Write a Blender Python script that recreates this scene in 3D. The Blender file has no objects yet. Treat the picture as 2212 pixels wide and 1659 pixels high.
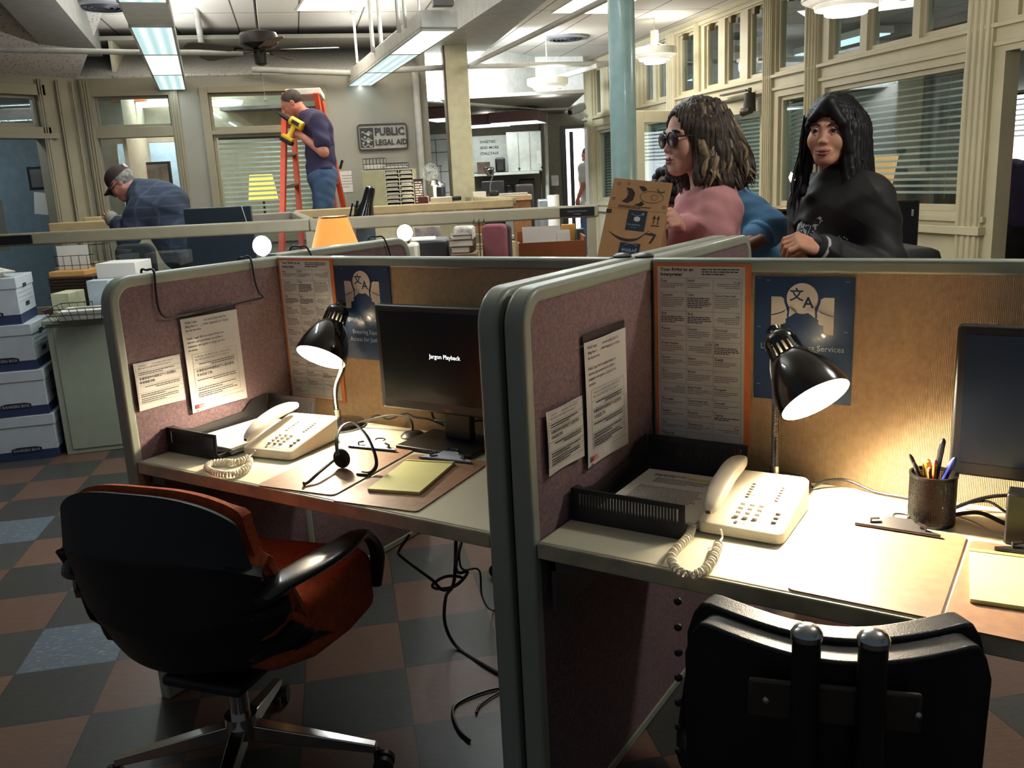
import bpy, bmesh, math, random
import numpy as np
from mathutils import Vector, Matrix
sc = bpy.context.scene
COL = sc.collection
R_ = math.radians
random.seed(7)
# ------------------------------------------------------------ camera
CAM = Vector((.8726, -2.0031, 1.4547)); YAW, PIT, ROL, FPX = .5727, -.228, -.0507, 1909.26
fw = Vector((-math.sin(YAW)*math.cos(PIT), math.cos(YAW)*math.cos(PIT), math.sin(PIT)))
rt = Vector((math.cos(YAW), math.sin(YAW), 0)); up = rt.cross(fw)
RT = rt*math.cos(ROL)+up*math.sin(ROL); UP = -rt*math.sin(ROL)+up*math.cos(ROL)
cd = bpy.data.cameras.new('camera'); cam = bpy.data.objects.new('camera', cd); COL.objects.link(cam)
cd.sensor_width = 36; cd.sensor_fit = 'HORIZONTAL'; cd.lens = FPX/2212*36; cd.clip_start = .05; cd.clip_end = 200
cam.matrix_world = Matrix(((RT.x, UP.x, -fw.x, CAM.x), (RT.y, UP.y, -fw.y, CAM.y), (RT.z, UP.z, -fw.z, CAM.z), (0, 0, 0, 1)))
sc.camera = cam
# ------------------------------------------------------------ look
sc.view_settings.view_transform = 'Standard'; sc.view_settings.look = 'None'
sc.view_settings.exposure = 0.95; sc.view_settings.gamma = 1.0; sc.view_settings.use_curve_mapping = False
w = bpy.data.worlds.new('World'); sc.world = w; w.use_nodes = True
w.node_tree.nodes['Background'].inputs[0].default_value = (.75, .85, 1, 1)
w.node_tree.nodes['Background'].inputs[1].default_value = .058
try:
    sc.cycles.max_bounces = 8; sc.cycles.sample_clamp_indirect = 6; sc.cycles.use_denoising = True
    sc.cycles.caustics_reflective = False; sc.cycles.caustics_refractive = False
except Exception: pass
# measuring helpers: where a sighted direction meets a distance, a level or a wall
def ray(x, y): return fw*FPX + RT*(x-1106) - UP*(y-829.5)
def at(x, y, s): return CAM + ray(x, y)*(s/FPX)
def atz(x, y, z): d = ray(x, y); return CAM + d*((z-CAM.z)/d.z)
def onplane(x, y, p0, n): d = ray(x, y); return CAM + d*((p0-CAM).dot(n)/d.dot(n))
# ------------------------------------------------------------ lamps of the room that are large
def area(name, loc, sx, sy, power, col=(1, 1, 1), rot=(0, 0, 0), spread=None):
    l = bpy.data.lights.new(name, 'AREA'); l.shape = 'RECTANGLE'; l.size = sx; l.size_y = sy; l.energy = power; l.color = col
    o = bpy.data.objects.new(name, l); COL.objects.link(o); o.location = loc; o.rotation_euler = rot
    if spread: l.spread = spread
    return o
def point(name, loc, power, col, rad=.03, parent=None):
    l = bpy.data.lights.new(name, 'POINT'); l.energy = power; l.color = col; l.shadow_soft_size = rad
    o = bpy.data.objects.new(name, l); COL.objects.link(o); o.location = loc
    if parent: o.parent = parent
    return o
# ------------------------------------------------------------ materials
def lin(c):
    c = tuple(v/255 for v in c)
    return tuple((v/12.92 if v <= .04045 else ((v+.055)/1.055)**2.4) for v in c)+(1,)
MATS = {}
def mat(name, col, rough=.5, metal=0, var=.06, scale=12, bump=0, bscale=300, emit=0, ecol=None, trans=0, coat=0, spec=None, rib=None, alpha=1, col2=None, cscale=None):
    if name in MATS: return MATS[name]
    m = bpy.data.materials.new(name); m.use_nodes = True; nt = m.node_tree; N = nt.nodes; L = nt.links
    b = N['Principled BSDF']; c = lin(col)
    b.inputs['Roughness'].default_value = rough; b.inputs['Metallic'].default_value = metal
    tc = N.new('ShaderNodeTexCoord')
    nz = N.new('ShaderNodeTexNoise'); nz.inputs['Scale'].default_value = cscale or scale; nz.inputs['Detail'].default_value = 4
    L.new(tc.outputs['Object'], nz.inputs['Vector'])
    mx = N.new('ShaderNodeMix'); mx.data_type = 'RGBA'
    c2 = lin(col2) if col2 else tuple(min(1, v*(1-var*2)) for v in c[:3])+(1,)
    c1 = c if col2 else tuple(min(1, v*(1+var*.6)) for v in c[:3])+(1,)
    mx.inputs[6].default_value = c1; mx.inputs[7].default_value = c2
    rmp = N.new('ShaderNodeMapRange'); rmp.inputs[1].default_value = .35; rmp.inputs[2].default_value = .65
    L.new(nz.outputs['Fac'], rmp.inputs[0]); L.new(rmp.outputs[0], mx.inputs[0]); L.new(mx.outputs[2], b.inputs['Base Color'])
    if bump:
        n2 = N.new('ShaderNodeTexNoise'); n2.inputs['Scale'].default_value = bscale; n2.inputs['Detail'].default_value = 3
        L.new(tc.outputs['Object'], n2.inputs['Vector']); bp = N.new('ShaderNodeBump'); bp.inputs['Strength'].default_value = bump; bp.inputs['Distance'].default_value = .002
        L.new(n2.outputs['Fac'], bp.inputs['Height']); L.new(bp.outputs[0], b.inputs['Normal'])
        if rib:
            wv = N.new('ShaderNodeTexWave'); wv.inputs['Scale'].default_value = rib; wv.bands_direction = 'X'; wv.inputs['Distortion'].default_value = 1.5; wv.inputs['Detail'].default_value = 2
            L.new(tc.outputs['Object'], wv.inputs['Vector']); ad = N.new('ShaderNodeMath'); ad.operation = 'ADD'
            L.new(n2.outputs['Fac'], ad.inputs[0]); L.new(wv.outputs['Fac'], ad.inputs[1]); L.new(ad.outputs[0], bp.inputs['Height'])
            m2 = N.new('ShaderNodeMix'); m2.data_type = 'RGBA'; m2.blend_type = 'MULTIPLY'; m2.inputs[0].default_value = .22
            L.new(mx.outputs[2], m2.inputs[6]); L.new(wv.outputs['Color'], m2.inputs[7]); L.new(m2.outputs[2], b.inputs['Base Color'])
    if emit: b.inputs['Emission Color'].default_value = lin(ecol or col); b.inputs['Emission Strength'].default_value = emit
    if trans: b.inputs['Transmission Weight'].default_value = trans
    if coat: b.inputs['Coat Weight'].default_value = coat; b.inputs['Coat Roughness'].default_value = .08
    if spec is not None: b.inputs['Specular IOR Level'].default_value = spec
    if alpha < 1: b.inputs['Alpha'].default_value = alpha
    MATS[name] = m; return m
def glass_mat(name, tint=(.9, .95, .95), gl=.12, rough=.02):
    if name in MATS: return MATS[name]
    m = bpy.data.materials.new(name); m.use_nodes = True; nt = m.node_tree; N = nt.nodes; L = nt.links; N.remove(N['Principled BSDF'])
    t = N.new('ShaderNodeBsdfTransparent'); t.inputs[0].default_value = tint+(1,)
    g = N.new('ShaderNodeBsdfGlossy'); g.inputs['Roughness'].default_value = rough; g.inputs[0].default_value = (.9, .95, 1, 1)
    f = N.new('ShaderNodeFresnel'); f.inputs[0].default_value = 1.5; a = N.new('ShaderNodeMath'); a.operation = 'ADD'; a.inputs[1].default_value = gl; a.use_clamp = True
    tc = N.new('ShaderNodeTexCoord'); nz = N.new('ShaderNodeTexNoise'); nz.inputs['Scale'].default_value = 1.6; bp = N.new('ShaderNodeBump'); bp.inputs['Strength'].default_value = .12
    L.new(tc.outputs['Object'], nz.inputs['Vector']); L.new(nz.outputs['Fac'], bp.inputs['Height']); L.new(bp.outputs[0], g.inputs['Normal'])
    x = N.new('ShaderNodeMixShader'); L.new(f.outputs[0], a.inputs[0]); ge = N.new('ShaderNodeNewGeometry'); iv = N.new('ShaderNodeMath'); iv.operation = 'SUBTRACT'; iv.inputs[0].default_value = 1; L.new(ge.outputs['Backfacing'], iv.inputs[1]); ml = N.new('ShaderNodeMath'); ml.operation = 'MULTIPLY'; L.new(a.outputs[0], ml.inputs[0]); L.new(iv.outputs[0], ml.inputs[1]); L.new(ml.outputs[0], x.inputs[0]); L.new(t.outputs[0], x.inputs[1]); L.new(g.outputs[0], x.inputs[2])
    L.new(x.outputs[0], N['Material Output'].inputs[0]); MATS[name] = m; return m
# ------------------------------------------------------------ mesh builder
def T(x=0, y=0, z=0): return Matrix.Translation((x, y, z))
def RX(a): return Matrix.Rotation(R_(a), 4, 'X')
def RY(a): return Matrix.Rotation(R_(a), 4, 'Y')
def RZ(a): return Matrix.Rotation(R_(a), 4, 'Z')
I4 = Matrix.Identity(4)
class MB:
    def __init__(s, M=None): s.v = []; s.f = []; s.M = M or I4
    def add(s, vs, fs, M=None):
        n = len(s.v); X = s.M @ M if M is not None else s.M
        s.v += [X @ Vector(p) for p in vs]; s.f += [tuple(i+n for i in f) for f in fs]; return s
    def box(s, x0, y0, z0, x1, y1, z1, M=None):
        return s.add([(x0, y0, z0), (x1, y0, z0), (x1, y1, z0), (x0, y1, z0), (x0, y0, z1), (x1, y0, z1), (x1, y1, z1), (x0, y1, z1)],
                     [(0, 3, 2, 1), (4, 5, 6, 7), (0, 1, 5, 4), (1, 2, 6, 5), (2, 3, 7, 6), (3, 0, 4, 7)], M)
    def cbox(s, cx, cy, cz, sx, sy, sz, M=None): return s.box(cx-sx/2, cy-sy/2, cz-sz/2, cx+sx/2, cy+sy/2, cz+sz/2, M)
    def tube(s, pts, r, n=10, closed=False, cap=True, M=None, flat=1):
        P = [Vector(p) for p in pts]; k = len(P); rr = r if isinstance(r, (list, tuple)) else [r]*k
        def tang(i):
            if closed: t = P[(i+1) % k]-P[i-1]
            else: t = P[min(i+1, k-1)]-P[max(i-1, 0)]
            return t.normalized() if t.length > 1e-9 else Vector((0, 0, 1))
        t = tang(0); nrm = t.orthogonal().normalized(); vs = []
        for i in range(k):
            t2 = tang(i); ax = t.cross(t2)
            if ax.length > 1e-6: nrm = Matrix.Rotation(t.angle(t2), 3, ax) @ nrm
            nrm = (nrm-t2*nrm.dot(t2)).normalized(); t = t2; b = t.cross(nrm)
            for j in range(n):
                a = 2*math.pi*j/n; vs.append(P[i]+nrm*math.cos(a)*rr[i]+b*math.sin(a)*rr[i]*flat)
        fs = []
        for i in range(k if closed else k-1):
            i2 = (i+1) % k
            for j in range(n): j2 = (j+1) % n; fs.append((i*n+j, i*n+j2, i2*n+j2, i2*n+j))
        if cap and not closed: fs.append(tuple(range(n-1, -1, -1))); fs.append(tuple((k-1)*n+j for j in range(n)))
        return s.add(vs, fs, M)
    def cyl(s, a, b, r0, r1=None, n=20, M=None): return s.tube([a, b], [r0, r1 if r1 is not None else r0], n, M=M)
    def lathe(s, prof, n=32, M=None, cap0=True, cap1=True):
        vs = []; fs = []
        for (r, z) in prof:
            for j in range(n): a = 2*math.pi*j/n; vs.append((r*math.cos(a), r*math.sin(a), z))
        for i in range(len(prof)-1):
            for j in range(n): j2 = (j+1) % n; fs.append((i*n+j, i*n+j2, (i+1)*n+j2, (i+1)*n+j))
        if cap0: fs.append(tuple(range(n-1, -1, -1)))
        if cap1: fs.append(tuple((len(prof)-1)*n+j for j in range(n)))
        return s.add(vs, fs, M)
    def prism(s, poly, z0, z1, M=None):
        n = len(poly); vs = [(x, y, z0) for x, y in poly]+[(x, y, z1) for x, y in poly]
        fs = [tuple(range(n-1, -1, -1)), tuple(range(n, 2*n))]+[(i, (i+1) % n, n+(i+1) % n, n+i) for i in range(n)]
        return s.add(vs, fs, M)
    def grid(s, fn, nu, nv, th=0, M=None):
        vs = [fn(i/nu, j/nv) for j in range(nv+1) for i in range(nu+1)]; w = nu+1
        fs = [(j*w+i, j*w+i+1, (j+1)*w+i+1, (j+1)*w+i) for j in range(nv) for i in range(nu)]
        if not th: return s.add(vs, fs, M)
        V = [Vector(p) for p in vs]; nn = [Vector() for _ in V]
        for f in fs:
            q = (V[f[2]]-V[f[0]]).cross(V[f[3]]-V[f[1]])
            for i in f: nn[i] += q
        o = len(V); V2 = [p-(q.normalized()*th if q.length > 0 else q) for p, q in zip(V, nn)]
        f2 = [tuple(i+o for i in reversed(f)) for f in fs]
        ring = [i for i in range(nu)]+[j*w+nu for j in range(nv)]+[nv*w+i for i in range(nu, 0, -1)]+[j*w for j in range(nv, 0, -1)]
        side = [(ring[k], ring[k]+o, ring[(k+1) % len(ring)]+o, ring[(k+1) % len(ring)]) for k in range(len(ring))]
        return s.add(V+V2, fs+f2+side, M)
    def ball(s, c, r, n=16, M=None):
        r = r if isinstance(r, (tuple, list)) else (r, r, r); prof = [(math.sin(math.pi*i/n)*1., -math.cos(math.pi*i/n)) for i in range(n+1)]
        vs = []; fs = []; m = n*2
        for a, z in prof:
            for j in range(m): t = 2*math.pi*j/m; vs.append((c[0]+max(a, 1e-4)*math.cos(t)*r[0], c[1]+max(a, 1e-4)*math.sin(t)*r[1], c[2]+z*r[2]))
        for i in range(n):
            for j in range(m): j2 = (j+1) % m; fs.append((i*m+j, i*m+j2, (i+1)*m+j2, (i+1)*m+j))
        return s.add(vs, fs, M)
    def text(s, body, size, M, bold=0, align='LEFT', sx=1, depth=0):
        v, f = textgeo(body, bold, align, depth); return s.add([(p[0]*size*sx, p[1]*size, p[2]*size) for p in v], f, M)
    def build(s, name, m, parent=None, bevel=0, smooth=35, seg=2, M=None, sub=0):
        me = bpy.data.meshes.new(name); me.from_pydata([tuple(p) for p in s.v], [], s.f); me.update()
        me.materials.append(m)
        if smooth:
            for p in me.polygons: p.use_smooth = True
            me.set_sharp_from_angle(angle=R_(smooth))
        o = bpy.data.objects.new(name, me); COL.objects.link(o)
        if parent is not None: o.parent = parent
        if M is not None: o.matrix_local = M
        if sub: q = o.modifiers.new('s', 'SUBSURF'); q.levels = sub; q.render_levels = sub
        if bevel:
            q = o.modifiers.new('b', 'BEVEL'); q.width = bevel; q.segments = seg; q.limit_method = 'ANGLE'; q.angle_limit = R_(40)
        return o
_TC = {}
def textgeo(body, bold, align, depth=0):
    k = (body, bold, align, depth)
    if k in _TC: return _TC[k]
    c = bpy.data.curves.new('t', 'FONT'); c.body = body; c.size = 1; c.offset = bold; c.align_x = align; c.resolution_u = 2; c.extrude = depth
    o = bpy.data.objects.new('t', c); COL.objects.link(o); bpy.context.view_layer.update()
    me = o.evaluated_get(bpy.context.evaluated_depsgraph_get()).to_mesh()
    r = ([tuple(v.co) for v in me.vertices], [tuple(p.vertices) for p in me.polygons])
    o.evaluated_get(bpy.context.evaluated_depsgraph_get()).to_mesh_clear()
    bpy.data.objects.remove(o); bpy.data.curves.remove(c); _TC[k] = r; return r
def rrect(w, h, r, n=6, x0=None, y0=None):
    x0 = -w/2 if x0 is None else x0; y0 = -h/2 if y0 is None else y0
    rs = r if isinstance(r, (tuple, list)) else (r,)*4; P = []
    for (cx, cy, a0, q) in ((x0+w, y0, 270, rs[0]), (x0+w, y0+h, 0, rs[1]), (x0, y0+h, 90, rs[2]), (x0, y0, 180, rs[3])):
        q = max(q, 1e-4); sx = -1 if cx > x0+w/2 else 1; sy = -1 if cy > y0+h/2 else 1
        for i in range(n+1): a = R_(a0+90*i/n); P.append((cx+sx*q+q*math.cos(a), cy+sy*q+q*math.sin(a)))
    return P
def thing(name, label, cat, loc=(0, 0, 0), rz=0, group=None, M=None):
    o = bpy.data.objects.new(name, None); COL.objects.link(o); o.empty_display_size = .05
    if M is not None: o.matrix_world = M
    else: o.location = loc; o.rotation_euler = (0, 0, R_(rz))
    o['label'] = label; o['category'] = cat
    if group: o['group'] = group
    return o
def tag(o, label, cat, group=None, kind=None):
    o['label'] = label; o['category'] = cat
    if group: o['group'] = group
    if kind: o['kind'] = kind
    return o
def struct(o, label=None, cat=None):
    o['kind'] = 'structure'
    if label: o['label'] = label; o['category'] = cat
    return o
def put(o, loc, rz=0): o.location = loc; o.rotation_euler = (0, 0, R_(rz)); return o
def kids(o): return [c for c in bpy.data.objects if c.parent == o]
def dup(o, label=None, loc=None, rz=None, M=None, parent=None):
    c = o.copy(); COL.objects.link(c)
    if parent is not None: c.parent = parent
    if label: c['label'] = label
    if loc is not None: c.location = loc
    if rz is not None: c.rotation_euler = (0, 0, R_(rz))
    if M is not None: c.matrix_world = M
    for k in kids(o): dup(k, parent=c)
    return c
def smooth_path(pts, n=8, closed=False):
    P = [Vector(p) for p in pts]; k = len(P); out = []
    for i in range(k if closed else k-1):
        p0 = P[i-1] if (closed or i > 0) else P[0]; p1 = P[i]; p2 = P[(i+1) % k]; p3 = P[(i+2) % k] if closed or i+2 < k else P[-1]
        for j in range(n):
            t = j/n; out.append(.5*((2*p1)+(-p0+p2)*t+(2*p0-5*p1+4*p2-p3)*t*t+(-p0+3*p1-3*p2+p3)*t**3))
    if not closed: out.append(P[-1])
    return out
# room axes: the hall is turned 46.7 degrees against the desks
A = 46.7
dR = Vector((math.cos(R_(A-90)), math.sin(R_(A-90)), 0)); nR = Vector((math.cos(R_(A)), math.sin(R_(A)), 0))   # along right wall (to the right), outward
dB = nR.copy(); nB = -dR                                                                                     # along back wall (to the right), outward
P_R = at(2092, 112, 6.2); P_R.z = 0
P_B = at(760, 300, 9.5); P_B.z = 0
def RW(x, y):                                   # sighting on the right wall -> (s, z)
    p = onplane(x, y, P_R, nR); return (p-P_R).dot(dR), p.z
def BW(x, y, off=0):
    p = onplane(x, y, P_B+nB*off, nB); return (p-P_B).dot(dB), p.z
def RWp(s, o=0, z=0): return P_R+dR*s+nR*o+Vector((0, 0, z))
def BWp(s, o=0, z=0): return P_B+dB*s+nB*o+Vector((0, 0, z))
CEIL = 3.12
# ------------------------------------------------------------ palette of the building
wall_m = mat('wall_paint', (158, 155, 142), .6, var=.03, scale=3)
trim_m = mat('cream_trim', (196, 188, 158), .45, var=.03, scale=5)
trimd_m = mat('olive_trim', (154, 146, 122), .5, var=.03, scale=5)
ceil_m = None
def floor_mat():
    m = bpy.data.materials.new('floor_tiles'); m.use_nodes = True; nt = m.node_tree; N = nt.nodes; L = nt.links; b = N['Principled BSDF']
    tc = N.new('ShaderNodeTexCoord'); mp = N.new('ShaderNodeMapping'); mp.vector_type = 'POINT'
    s = 1/.304; a = R_(-(A-3.4))
    # rotate the world into the tile grid, one unit to a tile
    ca, sa = math.cos(a), math.sin(a); ox, oy = -1.872, -.747
    mp.inputs['Rotation'].default_value = (0, 0, a); mp.inputs['Scale'].default_value = (s, s, s)
    mp.inputs['Location'].default_value = (-s*(ca*ox-sa*oy)+20, -s*(sa*ox+ca*oy)+20, 0)
    L.new(tc.outputs['Object'], mp.inputs['Vector'])
    fl = N.new('ShaderNodeVectorMath'); fl.operation = 'FLOOR'; L.new(mp.outputs[0], fl.inputs[0])
    sp = N.new('ShaderNodeSeparateXYZ'); L.new(fl.outputs[0], sp.inputs[0])
    def M(op, a_, b_=None, c_=None):
        n = N.new('ShaderNodeMath'); n.operation = op
        for i, v in enumerate((a_, b_, c_)):
            if v is None: continue
            if isinstance(v, (int, float)): n.inputs[i].default_value = v
            else: L.new(v, n.inputs[i])
        return n.outputs[0]
    ck = M('MODULO', M('ADD', sp.outputs[0], sp.outputs[1]), 2.0); ck = M('GREATER_THAN', ck, .5)
    wn = N.new('ShaderNodeTexWhiteNoise'); wn.noise_dimensions = '3D'; L.new(fl.outputs[0], wn.inputs['Vector'])
    nz = N.new('ShaderNodeTexNoise'); nz.inputs['Scale'].default_value = 9; nz.inputs['Detail'].default_value = 6; nz.inputs['Distortion'].default_value = .6
    st = N.new('ShaderNodeMapping'); st.inputs['Scale'].default_value = (1, 5, 1); L.new(mp.outputs[0], st.inputs['Vector']); L.new(st.outputs[0], nz.inputs['Vector'])
    def mixc(f, c1, c2):
        n = N.new('ShaderNodeMix'); n.data_type = 'RGBA'
        if isinstance(f, (int, float)): n.inputs[0].default_value = f
        else: L.new(f, n.inputs[0])
        for i, c in ((6, c1), (7, c2)):
            if isinstance(c, tuple): n.inputs[i].default_value = c
            else: L.new(c, n.inputs[i])
        return n.outputs[2]
    brown = mixc(nz.outputs['Fac'], lin((84, 62, 52)), lin((120, 92, 76)))
    grey = mixc(nz.outputs['Fac'], lin((44, 44, 42)), lin((74, 74, 70)))
    base = mixc(ck, brown, grey)
    blue = mixc(M('GREATER_THAN', nz.outputs['Fac'], .62), lin((84, 94, 102)), lin((128, 136, 140)))
    isx = M('COMPARE', sp.outputs[0], 20.0, .4); isy = M('COMPARE', sp.outputs[1], 20.0, .4)
    one = M('MULTIPLY', isx, isy)
    two = M('MULTIPLY', M('COMPARE', sp.outputs[0], 18.0, .4), M('COMPARE', sp.outputs[1], 24.0, .4))
    base = mixc(M('MAXIMUM', one, two), base, blue)
    var = N.new('ShaderNodeHueSaturation'); L.new(base, var.inputs['Color']); L.new(M('MULTIPLY_ADD', wn.outputs['Value'], .35, .8), var.inputs['Value'])
    fr = N.new('ShaderNodeVectorMath'); fr.operation = 'FRACTION'; L.new(mp.outputs[0], fr.inputs[0]); s2 = N.new('ShaderNodeSeparateXYZ'); L.new(fr.outputs[0], s2.inputs[0])
    e1 = M('LESS_THAN', s2.outputs[0], .012); e2 = M('LESS_THAN', s2.outputs[1], .012)
    L.new(mixc(M('MULTIPLY', M('MAXIMUM', e1, e2), .6), var.outputs[0], (.01, .01, .01, 1)), b.inputs['Base Color'])
    b.inputs['Roughness'].default_value = .38; b.inputs['Specular IOR Level'].default_value = .35
    bp = N.new('ShaderNodeBump'); bp.inputs['Strength'].default_value = .15; bp.inputs['Distance'].default_value = .003; L.new(nz.outputs['Fac'], bp.inputs['Height']); L.new(bp.outputs[0], b.inputs['Normal'])
    return m
def ceil_mat():
    m = bpy.data.materials.new('ceiling_board'); m.use_nodes = True; nt = m.node_tree; N = nt.nodes; L = nt.links; b = N['Principled BSDF']
    tc = N.new('ShaderNodeTexCoord'); mp = N.new('ShaderNodeMapping'); mp.inputs['Rotation'].default_value = (0, 0, R_(-A+1)); L.new(tc.outputs['Object'], mp.inputs['Vector'])
    br = N.new('ShaderNodeTexBrick'); br.offset = 0; br.inputs['Scale'].default_value = 1; br.inputs['Brick Width'].default_value = .61; br.inputs['Row Height'].default_value = 2.44
    br.inputs['Mortar Size'].default_value = .008; br.inputs['Color1'].default_value = lin((214, 210, 202)); br.inputs['Color2'].default_value = lin((206, 203, 196)); br.inputs['Mortar'].default_value = lin((96, 92, 86))
    L.new(mp.outputs[0], br.inputs['Vector']); L.new(br.outputs['Color'], b.inputs['Base Color']); b.inputs['Roughness'].default_value = .8
    return m
def perf_mat():
    m = bpy.data.materials.new('perforated_board'); m.use_nodes = True; nt = m.node_tree; N = nt.nodes; L = nt.links; b = N['Principled BSDF']
    tc = N.new('ShaderNodeTexCoord'); v = N.new('ShaderNodeTexVoronoi'); v.inputs['Scale'].default_value = 38; L.new(tc.outputs['Object'], v.inputs['Vector'])
    r = N.new('ShaderNodeValToRGB'); r.color_ramp.elements[0].position = .18; r.color_ramp.elements[0].color = lin((110, 106, 100)); r.color_ramp.elements[1].position = .3; r.color_ramp.elements[1].color = lin((192, 188, 182))
    L.new(v.outputs['Distance'], r.inputs[0]); L.new(r.outputs[0], b.inputs['Base Color']); b.inputs['Roughness'].default_value = .85
    return m
perf_m = perf_mat()
fl = MB().box(-17, -6, -.1, 7, 22, 0).build('floor', floor_mat(), smooth=0); struct(fl)
cl = MB().box(-17, -1.5, CEIL, 4, 22, CEIL+.12).build('ceiling', ceil_mat(), smooth=0); struct(cl)
def holes(mb, x0, x1, z0, z1, hs, y0, y1):
    xs = sorted({x0, x1}|{v for h in hs for v in h[:2] if x0 < v < x1})
    for a, b in zip(xs, xs[1:]):
        m = (a+b)/2; cut = sorted((h[2], h[3]) for h in hs if h[0] < m < h[1]); z = z0
        for c0, c1 in cut:
            if c0 > z: mb.box(a, y0, z, b, y1, c0)
            z = max(z, c1)
        if z < z1: mb.box(a, y0, z, b, y1, z1)
    return mb
MR = Matrix.Translation(P_R) @ RZ(A-90); MBk = Matrix.Translation(P_B) @ RZ(A); ML = Matrix.Translation((-7.63, 3.5, 0)) @ RZ(90)
# ------------------------------------------------------------ right wall, its transoms, windows and doors
TR = [(-7.71, -7.44), (-7.25, -6.95), (-6.8, -6.5), (-6.32, -6.02), (-5.83, -5.5), (-5.40, -5.08), (-4.74, -4.33), (-4.06, -3.73), (-3.58, -3.25), (-3.09, -2.77), (-2.55, -2.06), (-1.68, -1.24), (-1.15, -.6), (-.52, -.03), (.42, .95), (1.05, 1.6), (1.7, 2.3)]
LOW = [(-7.66, -6.9), (-6.7, -6.0), (-5.8, -4.95), (-2.49, -2.02), (-1.72, -.03)]
hs = [(a, b, 2.33, 3.0) for a, b in TR]+[(a, b, 1.06, 2.1) for a, b in LOW]+[(-4.42, -2.78, 0, 2.15), (.34, 1.62, 0, 2.12)]
wr = MB(); holes(wr, -8.22, 3.2, 0, CEIL, hs, 0, .12)
o = wr.build('wall_right', trim_m, smooth=0, M=MR); struct(o)
tr = MB()
for z0, z1, d in ((2.16, 2.19, .02), (2.28, 2.31, .035), (3.02, 3.06, .03), (.9, .96, .06), (.99, 1.03, .03), (0, .18, .02)):
    for a, b in ((-8.22, -4.5), (-2.7, .27)) if z1 < 2.1 else ((-8.22, 3.2),): tr.box(a, -d, z0, b, 0, z1)
o = tr.build('trim_1', trim_m, smooth=0, M=MR, bevel=.004); struct(o)
tr = MB()
for s, w2, z0 in ((-7.86, .22, 0), (-4.9, .24, 0), (-4.2, .12, 2.3), (-2.66, .16, 0), (-1.9, .2, 0), (.13, .24, 0), (1.85, .2, 0), (-5.95, .1, 2.3)):
    tr.box(s-w2/2, -.03, z0, s+w2/2, 0, 3.06)
    for k in (-.36, -.12, .12, .36): tr.tube([(s+k*w2, -.032, z0), (s+k*w2, -.032, 3.06)], w2*.07, 8)
o = tr.build('trim_2', trim_m, M=MR); struct(o)
gl_m = glass_mat('office_glass', (.86, .93, .93), .07)
def window(n, M, x0, x1, z0, z1, w2=.035, m=None, dep=.05, yo=.03, glass=True, gm=None):
    f = MB(); f.box(x0, yo, z0, x0+w2, yo+dep, z1).box(x1-w2, yo, z0, x1, yo+dep, z1).box(x0+w2, yo, z1-w2, x1-w2, yo+dep, z1).box(x0+w2, yo, z0, x1-w2, yo+dep, z0+w2*1.2)
    o = f.build('window_%d' % n, m or trim_m, smooth=0, M=M, bevel=.004); struct(o)
    if glass:
        g = MB().box(x0+w2, yo+dep*.4, z0+w2, x1-w2, yo+dep*.4+.005, z1-w2).build('pane', gm or gl_m, o, smooth=0); g.matrix_local = I4
    return o
wn = 1
for a, b in TR: window(wn, MR, a, b, 2.33, 3.0, .03); wn += 1
for a, b in LOW: window(wn, MR, a, b, 1.06, 2.1, .04); wn += 1
lt_m = mat('latch_metal', (120, 105, 80), .4, .8)
for a, b in TR[5:11]:
    q = MB().box((a+b)/2-.05, -.02, 2.985, (a+b)/2+.03, .03, 3.0).box((a+b)/2-.01, -.03, 2.93, (a+b)/2+.02, .028, 2.99).build('transom_latch', lt_m, smooth=0, M=MR)
    tag(q, 'small metal latch at the top of a transom pane in the long cream wall', 'latch', 'latches on the transom panes')
blind_m = mat('blind_slat', (176, 178, 166), .45, var=.03); cord_m = mat('blind_cord', (190, 186, 170), .8)
def blind(M, x0, x1, z0, z1, label, pitch=.042, tilt=32, yo=.14, name='venetian_blind', group='venetian blinds along the right wall', m=None):
    t = thing(name, label, 'blind', M=M @ T(x0, yo, z1), group=group); w2 = x1-x0; mb = MB(); n = int((z1-z0)/pitch)
    for i in range(n): mb.cbox(w2/2, 0, -.04-i*pitch, w2, .044, .0022, M=None) if tilt == 0 else mb.add(*_slat(w2, -.04-i*pitch, tilt))
    mb.build('slats', m or blind_m, t, smooth=0)
    MB().box(0, -.025, -.03, w2, .025, 0).build('head_rail', m or blind_m, t, smooth=0)
    c = MB()
    for k in (.15, .5, .85): c.cyl((w2*k, -.02, -.03), (w2*k, -.02, -(z1-z0)), .0012, n=5)
    c.build('cord', cord_m, t); return t
def _slat(w2, z, tilt):
    c, s = .022*math.cos(R_(tilt)), .022*math.sin(R_(tilt)); e = .001
    return [(0, -c, z-s-e), (w2, -c, z-s-e), (w2, c, z+s-e), (0, c, z+s-e), (0, -c, z-s+e), (w2, -c, z-s+e), (w2, c, z+s+e), (0, c, z+s+e)], [(0, 3, 2, 1), (4, 5, 6, 7), (0, 1, 5, 4), (2, 3, 7, 6), (1, 2, 6, 5), (3, 0, 4, 7)]
blind(MR, -7.64, -6.92, 1.1, 2.08, 'lowered pale blind in the farthest window of the long cream wall')
blind(MR, -6.68, -6.02, 1.1, 2.08, 'lowered pale blind in the second farthest window, behind the blue column')
blind(MR, -5.78, -4.97, 1.1, 2.08, 'lowered pale blind behind the open door leaf')
blind(MR, -2.47, -2.04, 1.1, 2.08, 'lowered pale blind in the narrow window between the two women')
blind(MR, -1.70, -.05, 1.14, 2.08, 'wide pale blind in the big window behind the dark haired woman', .05, 22)
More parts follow.
